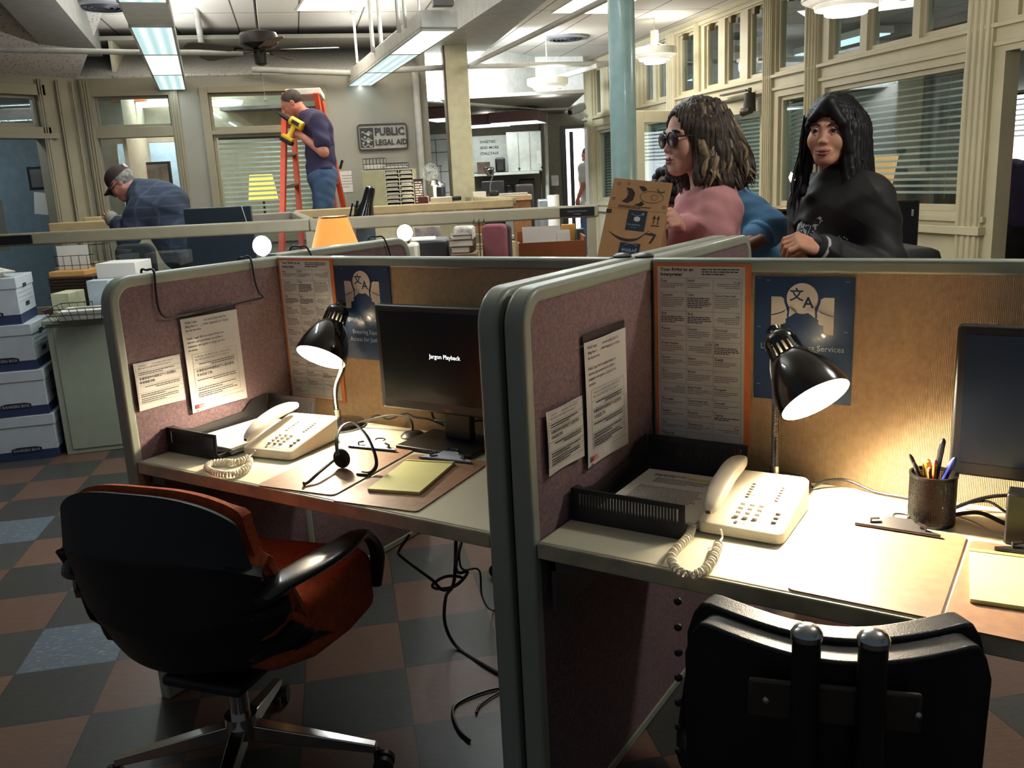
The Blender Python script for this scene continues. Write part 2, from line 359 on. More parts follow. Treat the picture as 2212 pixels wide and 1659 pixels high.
# doors
def leaf(name, w2, h, M, m=trim_m, label=None):
    o = MB().box(0, 0, 0, .12, .045, h).box(w2-.12, 0, 0, w2, .045, h).box(.12, 0, h-.13, w2-.12, .045, h).box(.12, 0, 0, w2-.12, .045, .95).build(name, m, smooth=0, M=M, bevel=.004); struct(o)
    MB().box(.12, .018, .95, w2-.12, .024, h-.13).build('pane', gl_m, o, smooth=0)
    MB().lathe([(.026, 0), (.028, .012), (.015, .02), (.02, .04), (.028, .05), (.02, .065), (.001, .068)], 14, M=T(.06, 0, 1.0) @ RX(90)).build('handle', mat('brass', (150, 120, 70), .3, .9), o)
    return o
leaf('door_1', .84, 2.13, MR @ T(-3.62, .04, 0))
hx = RWp(-4.42, -.02); fe = atz(1376, 239, 2.13); fe.z = 0; dv = (hx-fe)
leaf('door_2', .82, 2.13, Matrix.Translation(hx-dv.normalized()*.82) @ RZ(math.degrees(math.atan2(dv.y, dv.x))))
dk_m = mat('dark_iron', (58, 52, 46), .45, .5)
t = thing('door_closer', 'dark overhead door closer above the cream door behind the two women', 'door closer', M=MR @ T(-2.93, -.06, 2.1))
MB().cyl((0, 0, -.1), (0, 0, .08), .065, .055, 16).cyl((-.09, -.02, -.1), (.06, -.02, -.09), .045, .035, 14).build('body', dk_m, t)
MB().box(-.55, -.015, .1, .03, .0, .118).box(-.55, -.05, .1, .0, -.035, .118).cyl((0, 0, .07), (0, 0, .13), .02, n=10).build('arm', dk_m, t)
blind(MR @ T(-3.62, .0, 0), .14, .7, 1.0, 1.98, 'lowered pale blind behind the glass of the cream door with the closer')
# room behind the right wall
off_m = mat('office_wall', (112, 112, 100), .7, var=.05)
o = MB().box(-8, 3.3, 0, 4, 3.4, 3.1).box(-8.1, .12, 0, -8, 3.4, 3.1).box(-4.65, .14, 0, -4.6, 3.3, 3.1).box(4, .12, 0, 4.1, 3.4, 3.1).build('wall_office', off_m, smooth=0, M=MR); struct(o)
tube_m = mat('fluorescent_lens', (214, 238, 240), .4, emit=.7, ecol=(206, 236, 244))
tubeb_m = mat('fluorescent_bright', (240, 250, 250), .4, emit=3.2, ecol=(236, 248, 255))
body_m = mat('fixture_enamel', (206, 206, 200), .45)
def office_light(s, y, ln, label, h=2.75):
    t = thing('office_light', label, 'light', M=MR @ T(s, y, h), group='ceiling lights in the offices')
    MB().box(0, -.15, 0, ln, .15, .07).build('housing', body_m, t, bevel=.004); MB().box(.03, -.13, -.012, ln-.03, .13, .002).build('lens', tube_m, t)
    return t
office_light(-7.2, 1.4, 1.2, 'ceiling light inside the farthest office')
office_light(-5.6, 1.6, 1.2, 'ceiling light in the office behind the blue column')
office_light(-4.2, 1.5, 1.2, 'ceiling light in the office behind the double door')
office_light(-2.2, 2.2, 1.2, 'ceiling light in the office behind the narrow window')
office_light(-.9, 1.3, 1.2, 'ceiling light behind the big window of the near office')
office_light(1.0, 1.3, 1.2, 'ceiling light in the open room at the right edge', 2.72)
for s, pw in ((-6.6, 9), (-3.8, 8), (-1.2, 8)): area('office_lamp', RWp(s, 1.5, 2.7), 1.2, .3, pw, (.96, 1, .92))
# warm shaded lamp and boxes seen through the blind of the big window
AL = at(1897, 338, 8.3)
t = thing('table_lamp', 'amber drum shade lamp glowing behind the big blind', 'lamp', M=Matrix.Translation((AL.x, AL.y, .78)))
MB().lathe([(.13, .42), (.18, .72)], 28, cap0=False, cap1=False).build('lamp_shade', mat('amber_shade', (226, 160, 84), .8, emit=.35, ecol=(255, 190, 110)), t)
MB().lathe([(.08, 0), (.08, .02), (.025, .04), (.05, .18), (.02, .3), (.008, .55)], 18).build('base', dk_m, t)
o = MB().box(-1.25, -.4, .74, 1.25, .5, .78).box(-1.25, -.4, 0, -1.2, .5, .74).box(1.2, -.4, 0, 1.25, .5, .74).build('office_desk', mat('desk_brown', (92, 74, 58), .5), M=Matrix.Translation((AL.x, AL.y, 0)) @ RZ(A-90), smooth=0); tag(o, 'dim wooden desk behind the big blind', 'desk')
for i, (s, y, z, a, b, c, nm, lb, cl_) in enumerate(((-.55, 0, .78, .3, .3, .22, 'storage_box', 'pale carton on the desk behind the big blind', (178, 168, 140)), (-.2, .3, .78, .28, .2, .12, 'paper_pile', 'low stack of papers behind the big blind', (196, 190, 170)), (.75, .2, .78, .2, .2, .38, 'dark_carton', 'dark upright box behind the big blind near the fluted post', (60, 60, 58)))):
    o = MB().box(-a/2, -b/2, 0, a/2, b/2, c).build(nm, mat('bx%d' % i, cl_, .7), bevel=.006, M=Matrix.Translation((AL.x, AL.y, 0)) @ RZ(A-90) @ T(s, y, z)); tag(o, lb, 'papers' if 'paper' in nm else 'box')
# bright exterior window inside the room at the right edge
sky_m = mat('daylight_panel', (250, 252, 255), .5, emit=2.6, ecol=(240, 248, 255))
o = MB().box(-3.08, 3.22, 1.08, -1.9, 3.28, 2.1).build('window_40', sky_m, smooth=0, M=MR); struct(o)
o = MB().box(-2.7, 2.61, 0, 4, 2.66, 3.1).build('wall_far', off_m, smooth=0, M=MR @ T(3.0, 0, 0)); struct(o)
blind(MR, -3.08, -1.9, 1.62, 2.12, 'half raised blind against bright daylight in the room at the right edge', .055, 28, 3.16, group='blinds in the room at the right edge', m=mat('blind_dark', (96, 90, 80), .5))
# ------------------------------------------------------------ back wall
hb = [(-2.50, -1.79, 2.15, 2.45), (-2.52, -1.80, 0, 2.05), (-1.42, -.30, 1.0, 2.46)]
wb = MB(); holes(wb, -2.67, .79, 0, 2.63, hb, 0, .12); o = wb.build('wall_back', wall_m, smooth=0, M=MBk); struct(o)
tb = MB()
for a, b, z0, z1 in ((-2.62, -2.52, 0, 2.62), (-1.80, -1.71, 0, 2.62), (-2.52, -1.8, 2.05, 2.15), (-2.52, -1.8, 2.45, 2.62)): tb.box(a, -.03, z0, b, .0, z1)
for a, b, z0, z1 in ((-1.5, -1.42, .9, 2.52), (-.30, -.22, .9, 2.52), (-1.42, -.30, 2.46, 2.52), (-1.42, -.30, .92, 1.0), (-1.42, -.3, 2.05, 2.09)): tb.box(a, -.03, z0, b, .02, z1)
for x in (-2.60, -2.575, -2.55, -1.78, -1.755, -1.73): tb.tube([(x, -.032, 0), (x, -.032, 2.6)], .008, 6)
o = tb.build('trim_3', trimd_m, smooth=0, M=MBk, bevel=.003); struct(o)
window(50, MBk, -2.50, -1.79, 2.15, 2.45, .025, trimd_m); window(51, MBk, -1.42, -.30, 2.09, 2.46, .03, trimd_m); window(52, MBk, -1.42, -.30, 1.0, 2.05, .03, trimd_m)
blind(MBk, -1.38, -.34, 1.02, 2.05, 'lowered blind in the window behind the man on the ladder', .05, 25, group='blind of the back wall window')
# sloped perforated soffit between ceiling and back wall
p = [BWp(-2.75, 0, 2.62), BWp(.75, 0, 2.62), atz(760, 97, CEIL)+dB*.8, atz(250, 101, CEIL)-dB*.4]
o = MB().add([tuple(v) for v in p]+[tuple(v+Vector((0, 0, .03))) for v in p], [(0, 1, 2, 3), (7, 6, 5, 4), (0, 4, 5, 1), (1, 5, 6, 2), (2, 6, 7, 3), (3, 7, 4, 0)]).build('ceiling_slope', perf_m, smooth=0); struct(o)
# left wall
hl = [(-1.42, -.42, 2.16, 2.45), (-1.42, -.42, 0, 2.05)]
wl = MB(); holes(wl, -3.2, .03, 0, 2.63, hl, 0, .12); o = wl.build('wall_left', trimd_m, smooth=0, M=ML); struct(o)
tb = MB()
for a, b, z0, z1 in ((-1.5, -1.42, 0, 2.55), (-.42, -.34, 0, 2.55), (-1.5, -.34, 2.05, 2.16), (-1.5, -.34, 2.45, 2.55)): tb.box(a, -.03, z0, b, 0, z1)
for x in (-.40, -.375, -.22, -.2, -.06): tb.tube([(x, -.03, 0), (x, -.03, 2.6)], .01, 6)
tb.box(-3.2, -.05, 2.05, -.28, 0, 2.1)
o = tb.build('trim_4', trimd_m, smooth=0, M=ML, bevel=.003); struct(o); window(53, ML, -1.42, -.42, 2.16, 2.45, .03, trimd_m)
o = MB().add([(-7.63, .2, 2.63), (-7.63, 3.55, 2.63), (-6.9, 3.4, CEIL), (-6.7, .2, CEIL)], [(0, 1, 2, 3)]).build('ceiling_edge', perf_m, smooth=0); struct(o)
# rooms seen through the back wall
cream_m = mat('cream_wall', (204, 196, 170), .6); bluew_m = mat('blue_wall', (128, 150, 164), .6)
o = MB().box(-3.2, 1.9, 0, -1.95, 2.0, 3.0).box(-1.1, 1.9, 0, 1.0, 2.0, 3.0).box(-1.95, 1.9, 2.1, -1.1, 2.0, 3.0).box(-1.62, .15, 0, -1.58, 1.9, 3.0).build('wall_inner', cream_m, smooth=0, M=MBk @ T(-.7, 0, 0)); struct(o)
o = MB().box(-4.0, 3.2, 0, .5, 3.25, 3.0).build('wall_inner_far', mat('pale_blue_wall', (190, 214, 224), .6), smooth=0, M=MBk); struct(o)
o = MB().box(-4, .12, 3.0, .69, 3.3, 3.04).build('ceiling_back', wall_m, smooth=0, M=MBk); struct(o)
area('back_room_lamp', BWp(-2.1, 1.1, 2.8), .5, .5, 14, (1, .97, .9)); area('far_room_lamp', BWp(-2.0, 2.6, 2.8), .6, .4, 16, (.85, .95, 1))
area('window_room_lamp', BWp(-.7, 1.0, 2.8), .6, .6, 5, (.95, 1, .95))
o = MB().box(-3.5, 1.6, 0, 1.2, 1.7, 3).build('wall_side_room', bluew_m, smooth=0, M=ML); struct(o)
area('side_room_lamp', (-8.4, 2.6, 2.6), .5, .5, 7, (.8, .93, 1))
o = MB().box(0, 0, .0, .36, .02, .5).build('door_5', mat('door_grey', (120, 124, 118), .5), M=ML @ T(-.9, .7, 1.0)); struct(o)
# kitchen beyond the end of the back wall
PK = at(1060, 400, 14.2); PK.z = 0; hK = math.degrees(math.atan2(ray(1060, 400).y, ray(1060, 400).x))-90; MK = Matrix.Translation(PK) @ RZ(hK)
nK = Vector((math.cos(R_(hK+90)), math.sin(R_(hK+90)), 0)); dK = Vector((math.cos(R_(hK)), math.sin(R_(hK)), 0))
def KW(x, y, off=0): p = onplane(x, y, PK+nK*off, nK); return (p-PK).dot(dK), p.z
dx0, dz1 = KW(1217, 279); dx1, _ = KW(1268, 279)
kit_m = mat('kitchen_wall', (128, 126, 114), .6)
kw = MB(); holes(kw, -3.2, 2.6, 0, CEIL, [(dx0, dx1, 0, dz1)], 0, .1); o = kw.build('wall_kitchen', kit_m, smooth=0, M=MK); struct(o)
fr = MB().box(dx0-.05, -.04, 0, dx0+.03, .06, dz1+.05).box(dx0+.03, -.04, dz1, dx1, .06, dz1+.05).box(dx0+.1, .1, 0, dx0+.16, .14, dz1-.04).build('door_6', mat('black_frame', (30, 34, 36), .4), smooth=0, M=MK); struct(fr)
o = MB().box(-1, 2.2, 0, 4, 2.25, 3).build('wall_outdoor', mat('daylight_wall', (255, 255, 255), .5, emit=1.6, ecol=(245, 250, 255)), smooth=0, M=MK); struct(o)
area('doorway_daylight', PK+dK*(dx0+dx1)/2+nK*.9+Vector((0, 0, 1.4)), .8, 1.8, 16, (.92, .97, 1), (R_(90), 0, R_(hK+0)))
h0, h1, h2 = at(905, 222, 10.3), at(1160, 242, 12.7), at(1262, 229, 12.9)
zb = 2.4; hd = MB()
pts = [h0-(h1-h0)*.05]+[h0.lerp(h1, t_)-Vector((0, 0, 0)) for t_ in (.3, .6, .85)]+[h1, h1.lerp(h2, .5), h2]
for a, b in zip(pts, pts[1:]):
    q = (b-a).cross(Vector((0, 0, 1))).normalized()*-.12; a2, b2 = a+q, b+q
    hd.add([(a.x, a.y, zb), (b.x, b.y, zb), (b2.x, b2.y, zb), (a2.x, a2.y, zb), (a.x, a.y, CEIL), (b.x, b.y, CEIL), (b2.x, b2.y, CEIL), (a2.x, a2.y, CEIL)], [(0, 3, 2, 1), (4, 5, 6, 7), (0, 1, 5, 4), (1, 2, 6, 5), (2, 3, 7, 6), (3, 0, 4, 7)])
o = hd.build('wall_header', mat('header_white', (220, 220, 214), .7, bump=.2, bscale=60), smooth=0); struct(o)
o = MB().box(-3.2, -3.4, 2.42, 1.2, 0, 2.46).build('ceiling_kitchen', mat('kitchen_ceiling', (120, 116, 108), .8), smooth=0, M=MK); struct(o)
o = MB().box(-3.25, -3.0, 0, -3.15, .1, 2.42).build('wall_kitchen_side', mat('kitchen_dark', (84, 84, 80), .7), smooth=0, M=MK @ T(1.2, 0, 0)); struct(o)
# return wall at the end of the back wall with its service pipe
o = MB().box(.79, .0, 0, .85, 2.6, CEIL).build('wall_return', wall_m, smooth=0, M=MBk); struct(o)
pipe_m = mat('painted_pipe', (190, 190, 184), .5)
def pipe(pts, r, label, name='ceiling_pipe', group=None, m=pipe_m, n=12):
    o = MB().tube(pts, r, n).build(name, m); tag(o, label, 'pipe', group); return o
pipe([BWp(.725, -.05, 0), BWp(.725, -.05, 2.62)], .036, 'vertical painted pipe at the right end of the back wall', 'wall_pipe')
pipe([at(-40, 106, 6.6), at(290, 113, 6.9), at(525, 114, 7.2)], .022, 'long white pipe running across under the ceiling at upper left')
pipe([at(545, 150, 9.0), at(760, 158, 9.1), at(880, 150, 9.2), at(1012, 143, 9.8), at(1312, 137, 11.5)], .03, 'white pipe running across above the lit sign wall to the right')
pipe([at(1012, 143, 9.8), at(1180, 62, 7.6), at(1330, -12, 6.2)], .024, 'diagonal white pipe coming toward the viewer at top centre')
pipe([at(1190, 172, 11.8), at(1290, 142, 11.2), at(1312, 137, 11.5)], .035, 'short white pipe sloping into the corner above the camera')
pipe([at(417, -10, 7.9), at(430, 60, 8.6), at(436, 103, 9.2)], .03, 'white pipe running away under the ceiling left of the fan')
# beams and columns
beam_m = mat('beam_paint', (150, 150, 144), .6)
def beam(a0, a1, b0, b1, z, name, label):
    P = [atz(*a0, z), atz(*a1, z), atz(*b1, z), atz(*b0, z)]
    o = MB().add([tuple(p) for p in P]+[(p.x, p.y, CEIL) for p in P], [(0, 1, 2, 3), (0, 4, 5, 1), (1, 5, 6, 2), (2, 6, 7, 3), (3, 7, 4, 0)]).build(name, beam_m, smooth=0); struct(o, label, 'beam'); return o
beam((1085, 0), (870, 142), (1182, 0), (1010, 142), 2.86, 'beam', 'painted beam under the ceiling above the square column')
beam((-60, -60), (110, 122), (120, 0), (222, 122), 2.86, 'beam', 'painted beam under the ceiling at upper left')
pc = at(990, 240, 9.6)
o = MB().box(-.125, -.09, 0, .125, .09, 2.9).build('column', mat('column_cream', (190, 186, 156), .45), bevel=.012, M=Matrix.Translation((pc.x, pc.y, 0)) @ RZ(math.degrees(YAW)+8)); struct(o, 'square cream painted column in the middle of the hall', 'column')
o = MB().box(-.012, -.1, 0, .0, .1, 2.9).build('trim_5', mat('dark_edge', (90, 80, 66), .6), smooth=0, M=Matrix.Translation((pc.x, pc.y, 0)) @ RZ(math.degrees(YAW)+8) @ T(-.127, 0, 0)); struct(o)
pc = at(1345, 200, 5.6)
o = MB().cyl((0, 0, 0), (0, 0, CEIL), .083, n=40).build('column', mat('column_blue', (118, 142, 140), .35, coat=.2), M=Matrix.Translation((pc.x, pc.y, 0))); struct(o, 'round blue-green painted column behind the carton', 'column')
# ------------------------------------------------------------ ceiling fittings
FZ = 2.5
def mid(a, b): return (a+b)/2
f1a = mid(atz(344, 194, FZ), atz(402, 194, FZ)); f1b = mid(atz(275, 57, FZ), atz(378, 57, FZ))
f2a = mid(atz(747, 187, FZ), atz(800, 187, FZ)); f2b = mid(atz(911, 62, FZ), atz(989, 65, FZ))
def strip_light(a, b, label, lenses, power, h=.11, wd=.27, z=FZ, lm=None, end=None):
    d = (b-a).normalized(); L_ = (b-a).length; rz = math.degrees(math.atan2(d.y, d.x))
    t = thing('strip_light', label, 'light', M=Matrix.Translation((a.x, a.y, z)) @ RZ(rz))
    MB().box(0, -wd/2, .012, L_, wd/2, h).build('housing', body_m, t, bevel=.008)
    fr = MB(); 
    for s0, s1 in lenses:
        fr.box(s0, -wd/2, -.004, s0+.02, wd/2, .014).box(s1-.02, -wd/2, -.004, s1, wd/2, .014).box(s0, -wd/2, -.004, s1, -wd/2+.016, .014).box(s0, wd/2-.016, -.004, s1, wd/2, .014)
    fr.build('frame', body_m, t, smooth=0)
    for i, (s0, s1) in enumerate(lenses):
        o = MB().box(s0+.02, -wd/2+.016, -.002, s1-.02, wd/2-.016, .01).build('lens', lm[i] if lm else lens_m, t, smooth=0)
        l = area('strip_lamp', (0, 0, 0), (s1-s0)-.1, .012, power*(.3 if i == 0 else 1), (.86, .97, 1)); l.parent = t; l.location = ((s0+s1)/2, 0, -.006)
        l = area('strip_uplight', (0, 0, 0), (s1-s0)-.1, wd-.06, min(power, 9)*1.6*(.5 if i == 0 else 1), (.96, .98, .96)); l.parent = t; l.location = ((s0+s1)/2, 0, h+.01); l.rotation_euler = (R_(180), 0, 0)
    return t
def lens_mat(name, c1, c2, st):
    m = bpy.data.materials.new(name); m.use_nodes = True; nt = m.node_tree; N = nt.nodes; L = nt.links; b = N['Principled BSDF']
    tc = N.new('ShaderNodeTexCoord'); wv = N.new('ShaderNodeTexWave'); wv.bands_direction = 'Y'; wv.inputs['Scale'].default_value = 3.7; wv.inputs['Phase Offset'].default_value = 1.2
    L.new(tc.outputs['Object'], wv.inputs['Vector']); mx = N.new('ShaderNodeMix'); mx.data_type = 'RGBA'; mx.inputs[6].default_value = lin(c1); mx.inputs[7].default_value = lin(c2)
    L.new(wv.outputs['Fac'], mx.inputs[0]); L.new(mx.outputs[2], b.inputs['Emission Color']); b.inputs['Emission Strength'].default_value = st
    b.inputs['Base Color'].default_value = lin((200, 210, 210)); return m
lens_m = lens_mat('prismatic_lens', (176, 222, 226), (244, 255, 255), .5)
lensb_m = lens_mat('prismatic_lens_bright', (236, 250, 252), (255, 255, 255), .85)
L1 = (f1b-f1a).length; q = L1/3
strip_light(f1a, f1a+(f1b-f1a).normalized()*(L1+3.4), 'long fluorescent strip light hanging at upper left, seen end on', [(0.02, L1-2*q), (L1-2*q, L1-q), (L1-q, L1), (L1+.75, L1+2.0), (L1+2.0, L1+3.3)], 5, lm=[lens_m, lensb_m, lens_m, lens_m, lens_m])
L2 = (f2b-f2a).length; q = L2/3
strip_light(f2a, f2b, 'bright fluorescent strip light above the wall sign, three lenses long', [(.02, q), (q, 2*q), (2*q, L2-.03)], 3, h=.13, lm=[lens_m, lens_m, lensb_m])
d2 = (f2b-f2a).normalized()
strip_light(f2b+d2*.5+Vector((0, 0, .12)), f2b+d2*3.0, 'bright fluorescent strip light cut by the top edge, nearest the viewer', [(.03, 1.2), (1.2, 2.4)], 12, h=.13, z=FZ+.17, lm=[lensb_m, lensb_m])
rod_m = mat('rod_white', (196, 194, 186), .5)
def rods(pts, label, group):
    for i, (x, y, s, r) in enumerate(pts):
        p = at(x, y, s); o = MB().cyl((0, 0, 0), (0, 0, CEIL-p.z), r, n=10).cyl((0, 0, CEIL-p.z-.03), (0, 0, CEIL-p.z), r*2.4, n=14).build('hanger_rod', rod_m, M=Matrix.Translation(p)); tag(o, label, 'rod', group)
rods([(772, 136, 8.7, .012), (806, 113, 7.8, .018), (824, 101, 7.6, .018), (862, 70, 6.6, .016), (876, 60, 6.5, .013), (906, 30, 6.3, .008)], 'thin white rod holding up the strip light above the wall sign', 'hanger rods of the strip light above the sign')
MBx = Matrix.Translation(atz(942, 20, 2.63)+Vector((0, 0, 0)))
o = MB().box(-.07, -.04, 0, .07, .04, .16).build('junction_box', mat('junction_grey', (96, 98, 96), .5), M=Matrix.Translation(mid(f2b, f2b)+d2*.12+Vector((0, 0, .13))) @ RZ(45), smooth=0); tag(o, 'small dark junction box between the two bright strip lights', 'junction box')
# recessed panels
warm_m = mat('warm_panel', (255, 250, 236), .5, emit=2.4, ecol=(255, 240, 214))
def panel(cs, label, pw):
    P = [atz(*c, CEIL-.012) for c in cs]; c = sum(P, Vector())/4; t = thing('ceiling_panel_light', label, 'light', (c.x, c.y, CEIL))
    Q = [p-Vector((c.x, c.y, CEIL)) for p in P]; b = [Vector((p.x, p.y, -.002)) for p in Q]; u2 = [Vector((p.x*1.07, p.y*1.07, -.006)) for p in Q]; u3 = [Vector((p.x*1.07, p.y*1.07, .001)) for p in Q]
    MB().add([tuple(v-Vector((0, 0, .006))) for v in b]+[tuple(v) for v in b], [(0, 1, 2, 3), (4, 7, 6, 5), (0, 4, 5, 1), (1, 5, 6, 2), (2, 6, 7, 3), (3, 7, 4, 0)]).build('lens', warm_m, t, smooth=0)
    MB().add([tuple(v) for v in u2]+[tuple(v) for v in u3], [(0, 1, 2, 3), (7, 6, 5, 4), (0, 4, 5, 1), (1, 5, 6, 2), (2, 6, 7, 3), (3, 7, 4, 0)]).build('frame', body_m, t, smooth=0)
    l = area('panel_lamp', (0, 0, -.05), .5, 1, pw, (1, .93, .8)); l.parent = t
panel([(643, 24), (772, 23), (828, -14), (668, -14)], 'warm square ceiling panel light at the top edge, above the man on the ladder', 9)
panel([(1195, 29), (1254, 29), (1330, -10), (1258, -10)], 'left of two warm ceiling panel lights beside the blue column', 12)
panel([(1262, 30), (1322, 30), (1392, -8), (1336, -10)], 'warm ceiling panel light touching the blue column', 12)
# vents and spot
for x, y, lb in ((225, 10, 'round dark ceiling vent beside the long strip light at upper left'), (1225, 80, 'round dark ceiling vent left of the blue column')):
    p = atz(x, y, CEIL); t = thing('ceiling_vent', lb, 'vent', (p.x, p.y, CEIL))
    MB().lathe([(.28, 0), (.27, -.02), (.22, -.03), (.215, -.01)], 32, cap0=False, cap1=True).build('rim', mat('vent_grey', (120, 122, 126), .5), t)
    m = MB()
    for r in (.2, .15, .1, .05): m.lathe([(r, -.012), (r-.012, -.034), (r-.02, -.034), (r-.01, -.012)], 28, cap0=False, cap1=False)
    m.build('louvre', mat('vent_dark', (56, 58, 66), .5), t)
p = atz(1092, 125, CEIL); t = thing('spot_light', 'small glaring round spot light in the ceiling behind the square column', 'light', (p.x, p.y, CEIL-.01))
MB().lathe([(.14, 0), (.13, -.03), (.1, -.04)], 24, cap0=False, cap1=False).build('rim', body_m, t); MB().lathe([(.1, -.03), (.001, -.05)], 24, cap1=False).build('bulb', mat('spot_glow', (255, 255, 255), .5, emit=14, ecol=(220, 240, 255)), t)
l = area('header_wash', (0, 0, -.1), .5, .5, 45, (.86, .94, 1)); l.parent = t; l.location = (0, 0, -.12)
l = area('drum_wash', tuple(at(985, 120, 9.9)), .5, .4, 150, (.86, .94, 1), (R_(82), 0, YAW+.06))  # bare lamp without a fixture, added to brighten the white header
# pendants
pend_m = mat('pendant_enamel', (214, 212, 200), .4); glow_m = mat('pendant_glow', (255, 255, 250), .5, emit=1.5, ecol=(255, 250, 236))
def pendant(x, y, dpx, dia, label, p=None, pw=9):
    s = dia*FPX/dpx; p = p or at(x, y, s); t = thing('pendant_light', label, 'light', tuple(p), 0, 'ring pendants')
    r = dia/2
    MB().lathe([(r, .0), (r, .07), (r*.97, .075), (r*.8, .03), (r*.8, .0)], 48, cap0=False, cap1=False).build('outer_ring', pend_m, t)
    MB().lathe([(r*.98, -.003), (r*.76, -.03), (r*.74, -.03), (r*.9, .0)], 48, cap0=False, cap1=False).build('middle_ring', glow2_m, t)
    MB().lathe([(r*.72, -.03), (r*.7, -.055), (r*.5, -.06), (r*.5, -.03)], 48, cap0=False, cap1=False).build('inner_ring', glow2_m, t)
    MB().lathe([(r*.5, -.04), (r*.48, -.085), (r*.45, -.09), (.001, -.09)], 48, cap0=False, cap1=False).build('diffuser', glow_m, t)
    MB().cyl((0, 0, .12), (0, 0, .26), .045, .045, 20).lathe([(.05, 0), (.03, .06), (.028, .12)], 20).build('socket', pend_m, t)
    m = MB()
    for k in range(3): a = R_(120*k+20); m.cyl((0, 0, .13), (r*.92*math.cos(a), r*.92*math.sin(a), .07), .004, n=6)
    m.cyl((0, 0, .26), (0, 0, CEIL-p.z), .008, n=8); m.build('stem', pend_m, t)
    l = point('pendant_lamp', (0, 0, -.14), pw, (1, .95, .86), .1, t); l = point('pendant_uplight', (.09, 0, .11), 5, (1, .96, .9), .03, t); return t
glow2_m = mat('pendant_glow_soft', (230, 228, 215), .5, emit=.2, ecol=(255, 250, 236))
pendant(1183, 183, 88, .5, 'white ring pendant light left of the blue column')
pendant(1047, 219, 73, .5, 'smallest and farthest white ring pendant, beside the square column')
pendant(1414, 119, 96, .5, 'white ring pendant light just right of the blue column')
pendant(1828, -2, 186, .52, 'large white ring pendant cut by the top edge above the dark haired woman')
pendant(0, 0, 100, .52, 'added ring pendant, out of view above the top edge, lighting the two women', Vector((1.15, .62, 2.42)), 24)  # extra pendant out of view, added to light the women from the front
# ceiling fan
fp = at(560, 96, 7.2); t = thing('ceiling_fan', 'dark bronze ceiling fan with wooden blades hanging at upper left', 'fan', tuple(fp))
fan_m = mat('fan_bronze', (58, 52, 48), .35, .6); wood_m = mat('fan_blade_wood', (66, 46, 40), .45, var=.2, scale=30)
MB().lathe([(.02, .1), (.08, .1), (.145, .085), (.155, .06), (.155, .0), (.13, -.02), (.07, -.04)], 36).build('motor_housing', fan_m, t)
MB().lathe([(.05, -.04), (.055, -.1), (.05, -.15), (.02, -.165)], 24).build('switch_housing', fan_m, t)
MB().cyl((0, 0, .1), (0, 0, CEIL-fp.z), .012, n=10).cyl((0, 0, CEIL-fp.z-.05), (0, 0, CEIL-fp.z), .03, .05, 18).build('down_rod', fan_m, t)
for k in range(5):
    a = 8+72*k; pl = [(.16, -.025), (.24, -.06), (.6, -.068), (.63, -.05), (.64, 0), (.63, .05), (.6, .068), (.24, .06), (.16, .025)]
    b = MB(T(0, 0, -.045)).prism(pl, -.004, .004, M=RZ(a+math.degrees(YAW)) @ RX(11)).build('blade', wood_m, t)
    MB(T(0, 0, -.045)).box(.04, -.02, -.016, .22, .02, -.006, M=RZ(a+math.degrees(YAW)) @ RX(5)).build('blade_iron', fan_m, b, bevel=.002)
MB().cyl((0, 0, -.165), (0, 0, -.42), .0015, n=5).ball((0, 0, -.43), .014, 8).build('pull_chain', pipe_m, t)
# security camera
p = at(1245, 236, 12.4); t = thing('security_camera', 'small security camera at the far end of the cream wall', 'camera', tuple(p), hK)
MB().box(-.06, -.12, -.05, .06, .14, .05, M=RZ(-55) @ RX(20)).build('body', mat('camera_grey', (150, 152, 150), .4), t, bevel=.02); MB().cyl((0, -.125, 0), (0, -.14, 0), .035, n=16, M=RZ(-55) @ RX(20)).build('lens', mat('camera_lens', (14, 14, 16), .2), t)
MB().cyl((.05, .05, -.03), (.16, .12, -.1), .025, n=10).build('bracket', body_m, t)
# wall sign
s0, z1 = BW(770, 269); s1, _ = BW(878, 268); _, z0 = BW(775, 326); sw, sh = s1-s0, z1-z0
t = thing('wall_sign', 'framed raised letter sign on the back wall reading PUBLIC LEGAL AID', 'sign', M=MBk @ T((s0+s1)/2, -.012, (z0+z1)/2))
SG = t; blk = mat('sign_dark', (54, 50, 48), .5); XY = RX(90)
def ring2(w2, h2, r, wd, z0_, z1_, n=8):
    o_ = rrect(w2, h2, r, n); i_ = rrect(w2-2*wd, h2-2*wd, max(r-wd, .001), n); k = len(o_)
    vs = [(x, y, z0_) for x, y in o_]+[(x, y, z0_) for x, y in i_]+[(x, y, z1_) for x, y in o_]+[(x, y, z1_) for x, y in i_]; fs = []
    for i in range(k):
        j = (i+1) % k; fs += [(2*k+i, 2*k+j, 3*k+j, 3*k+i), (i, k+i, k+j, j), (i, j, 2*k+j, 2*k+i), (k+i, 3*k+i, 3*k+j, k+j)]
    return vs, fs
MB(XY).add(*ring2(sw, sh, .035, .014, 0, .02)).build('frame', blk, t)
MB(XY).prism(rrect(sw-.02, sh-.02, .03), -.004, .003).build('backing', mat('sign_board', (176, 174, 166), .6), t, smooth=0)
k = sw/.54
m = MB(XY); m.text('PUBLIC', .112*k, T(-.088*k, .016*k, .012), .034, sx=.90, depth=.008); m.text('LEGAL AID', .080*k, T(-.086*k, -.085*k, .012), .034, sx=.90, depth=.008); m.build('lettering', blk, t, smooth=0)
lg = MB(XY); bx = -.245*k
lg.box(bx, -.102*k, .002, bx+.145*k, .098*k, .012); lg.build('emblem', blk, t, smooth=0)
lg = MB(XY); wl_ = mat('sign_board', (176, 174, 166))
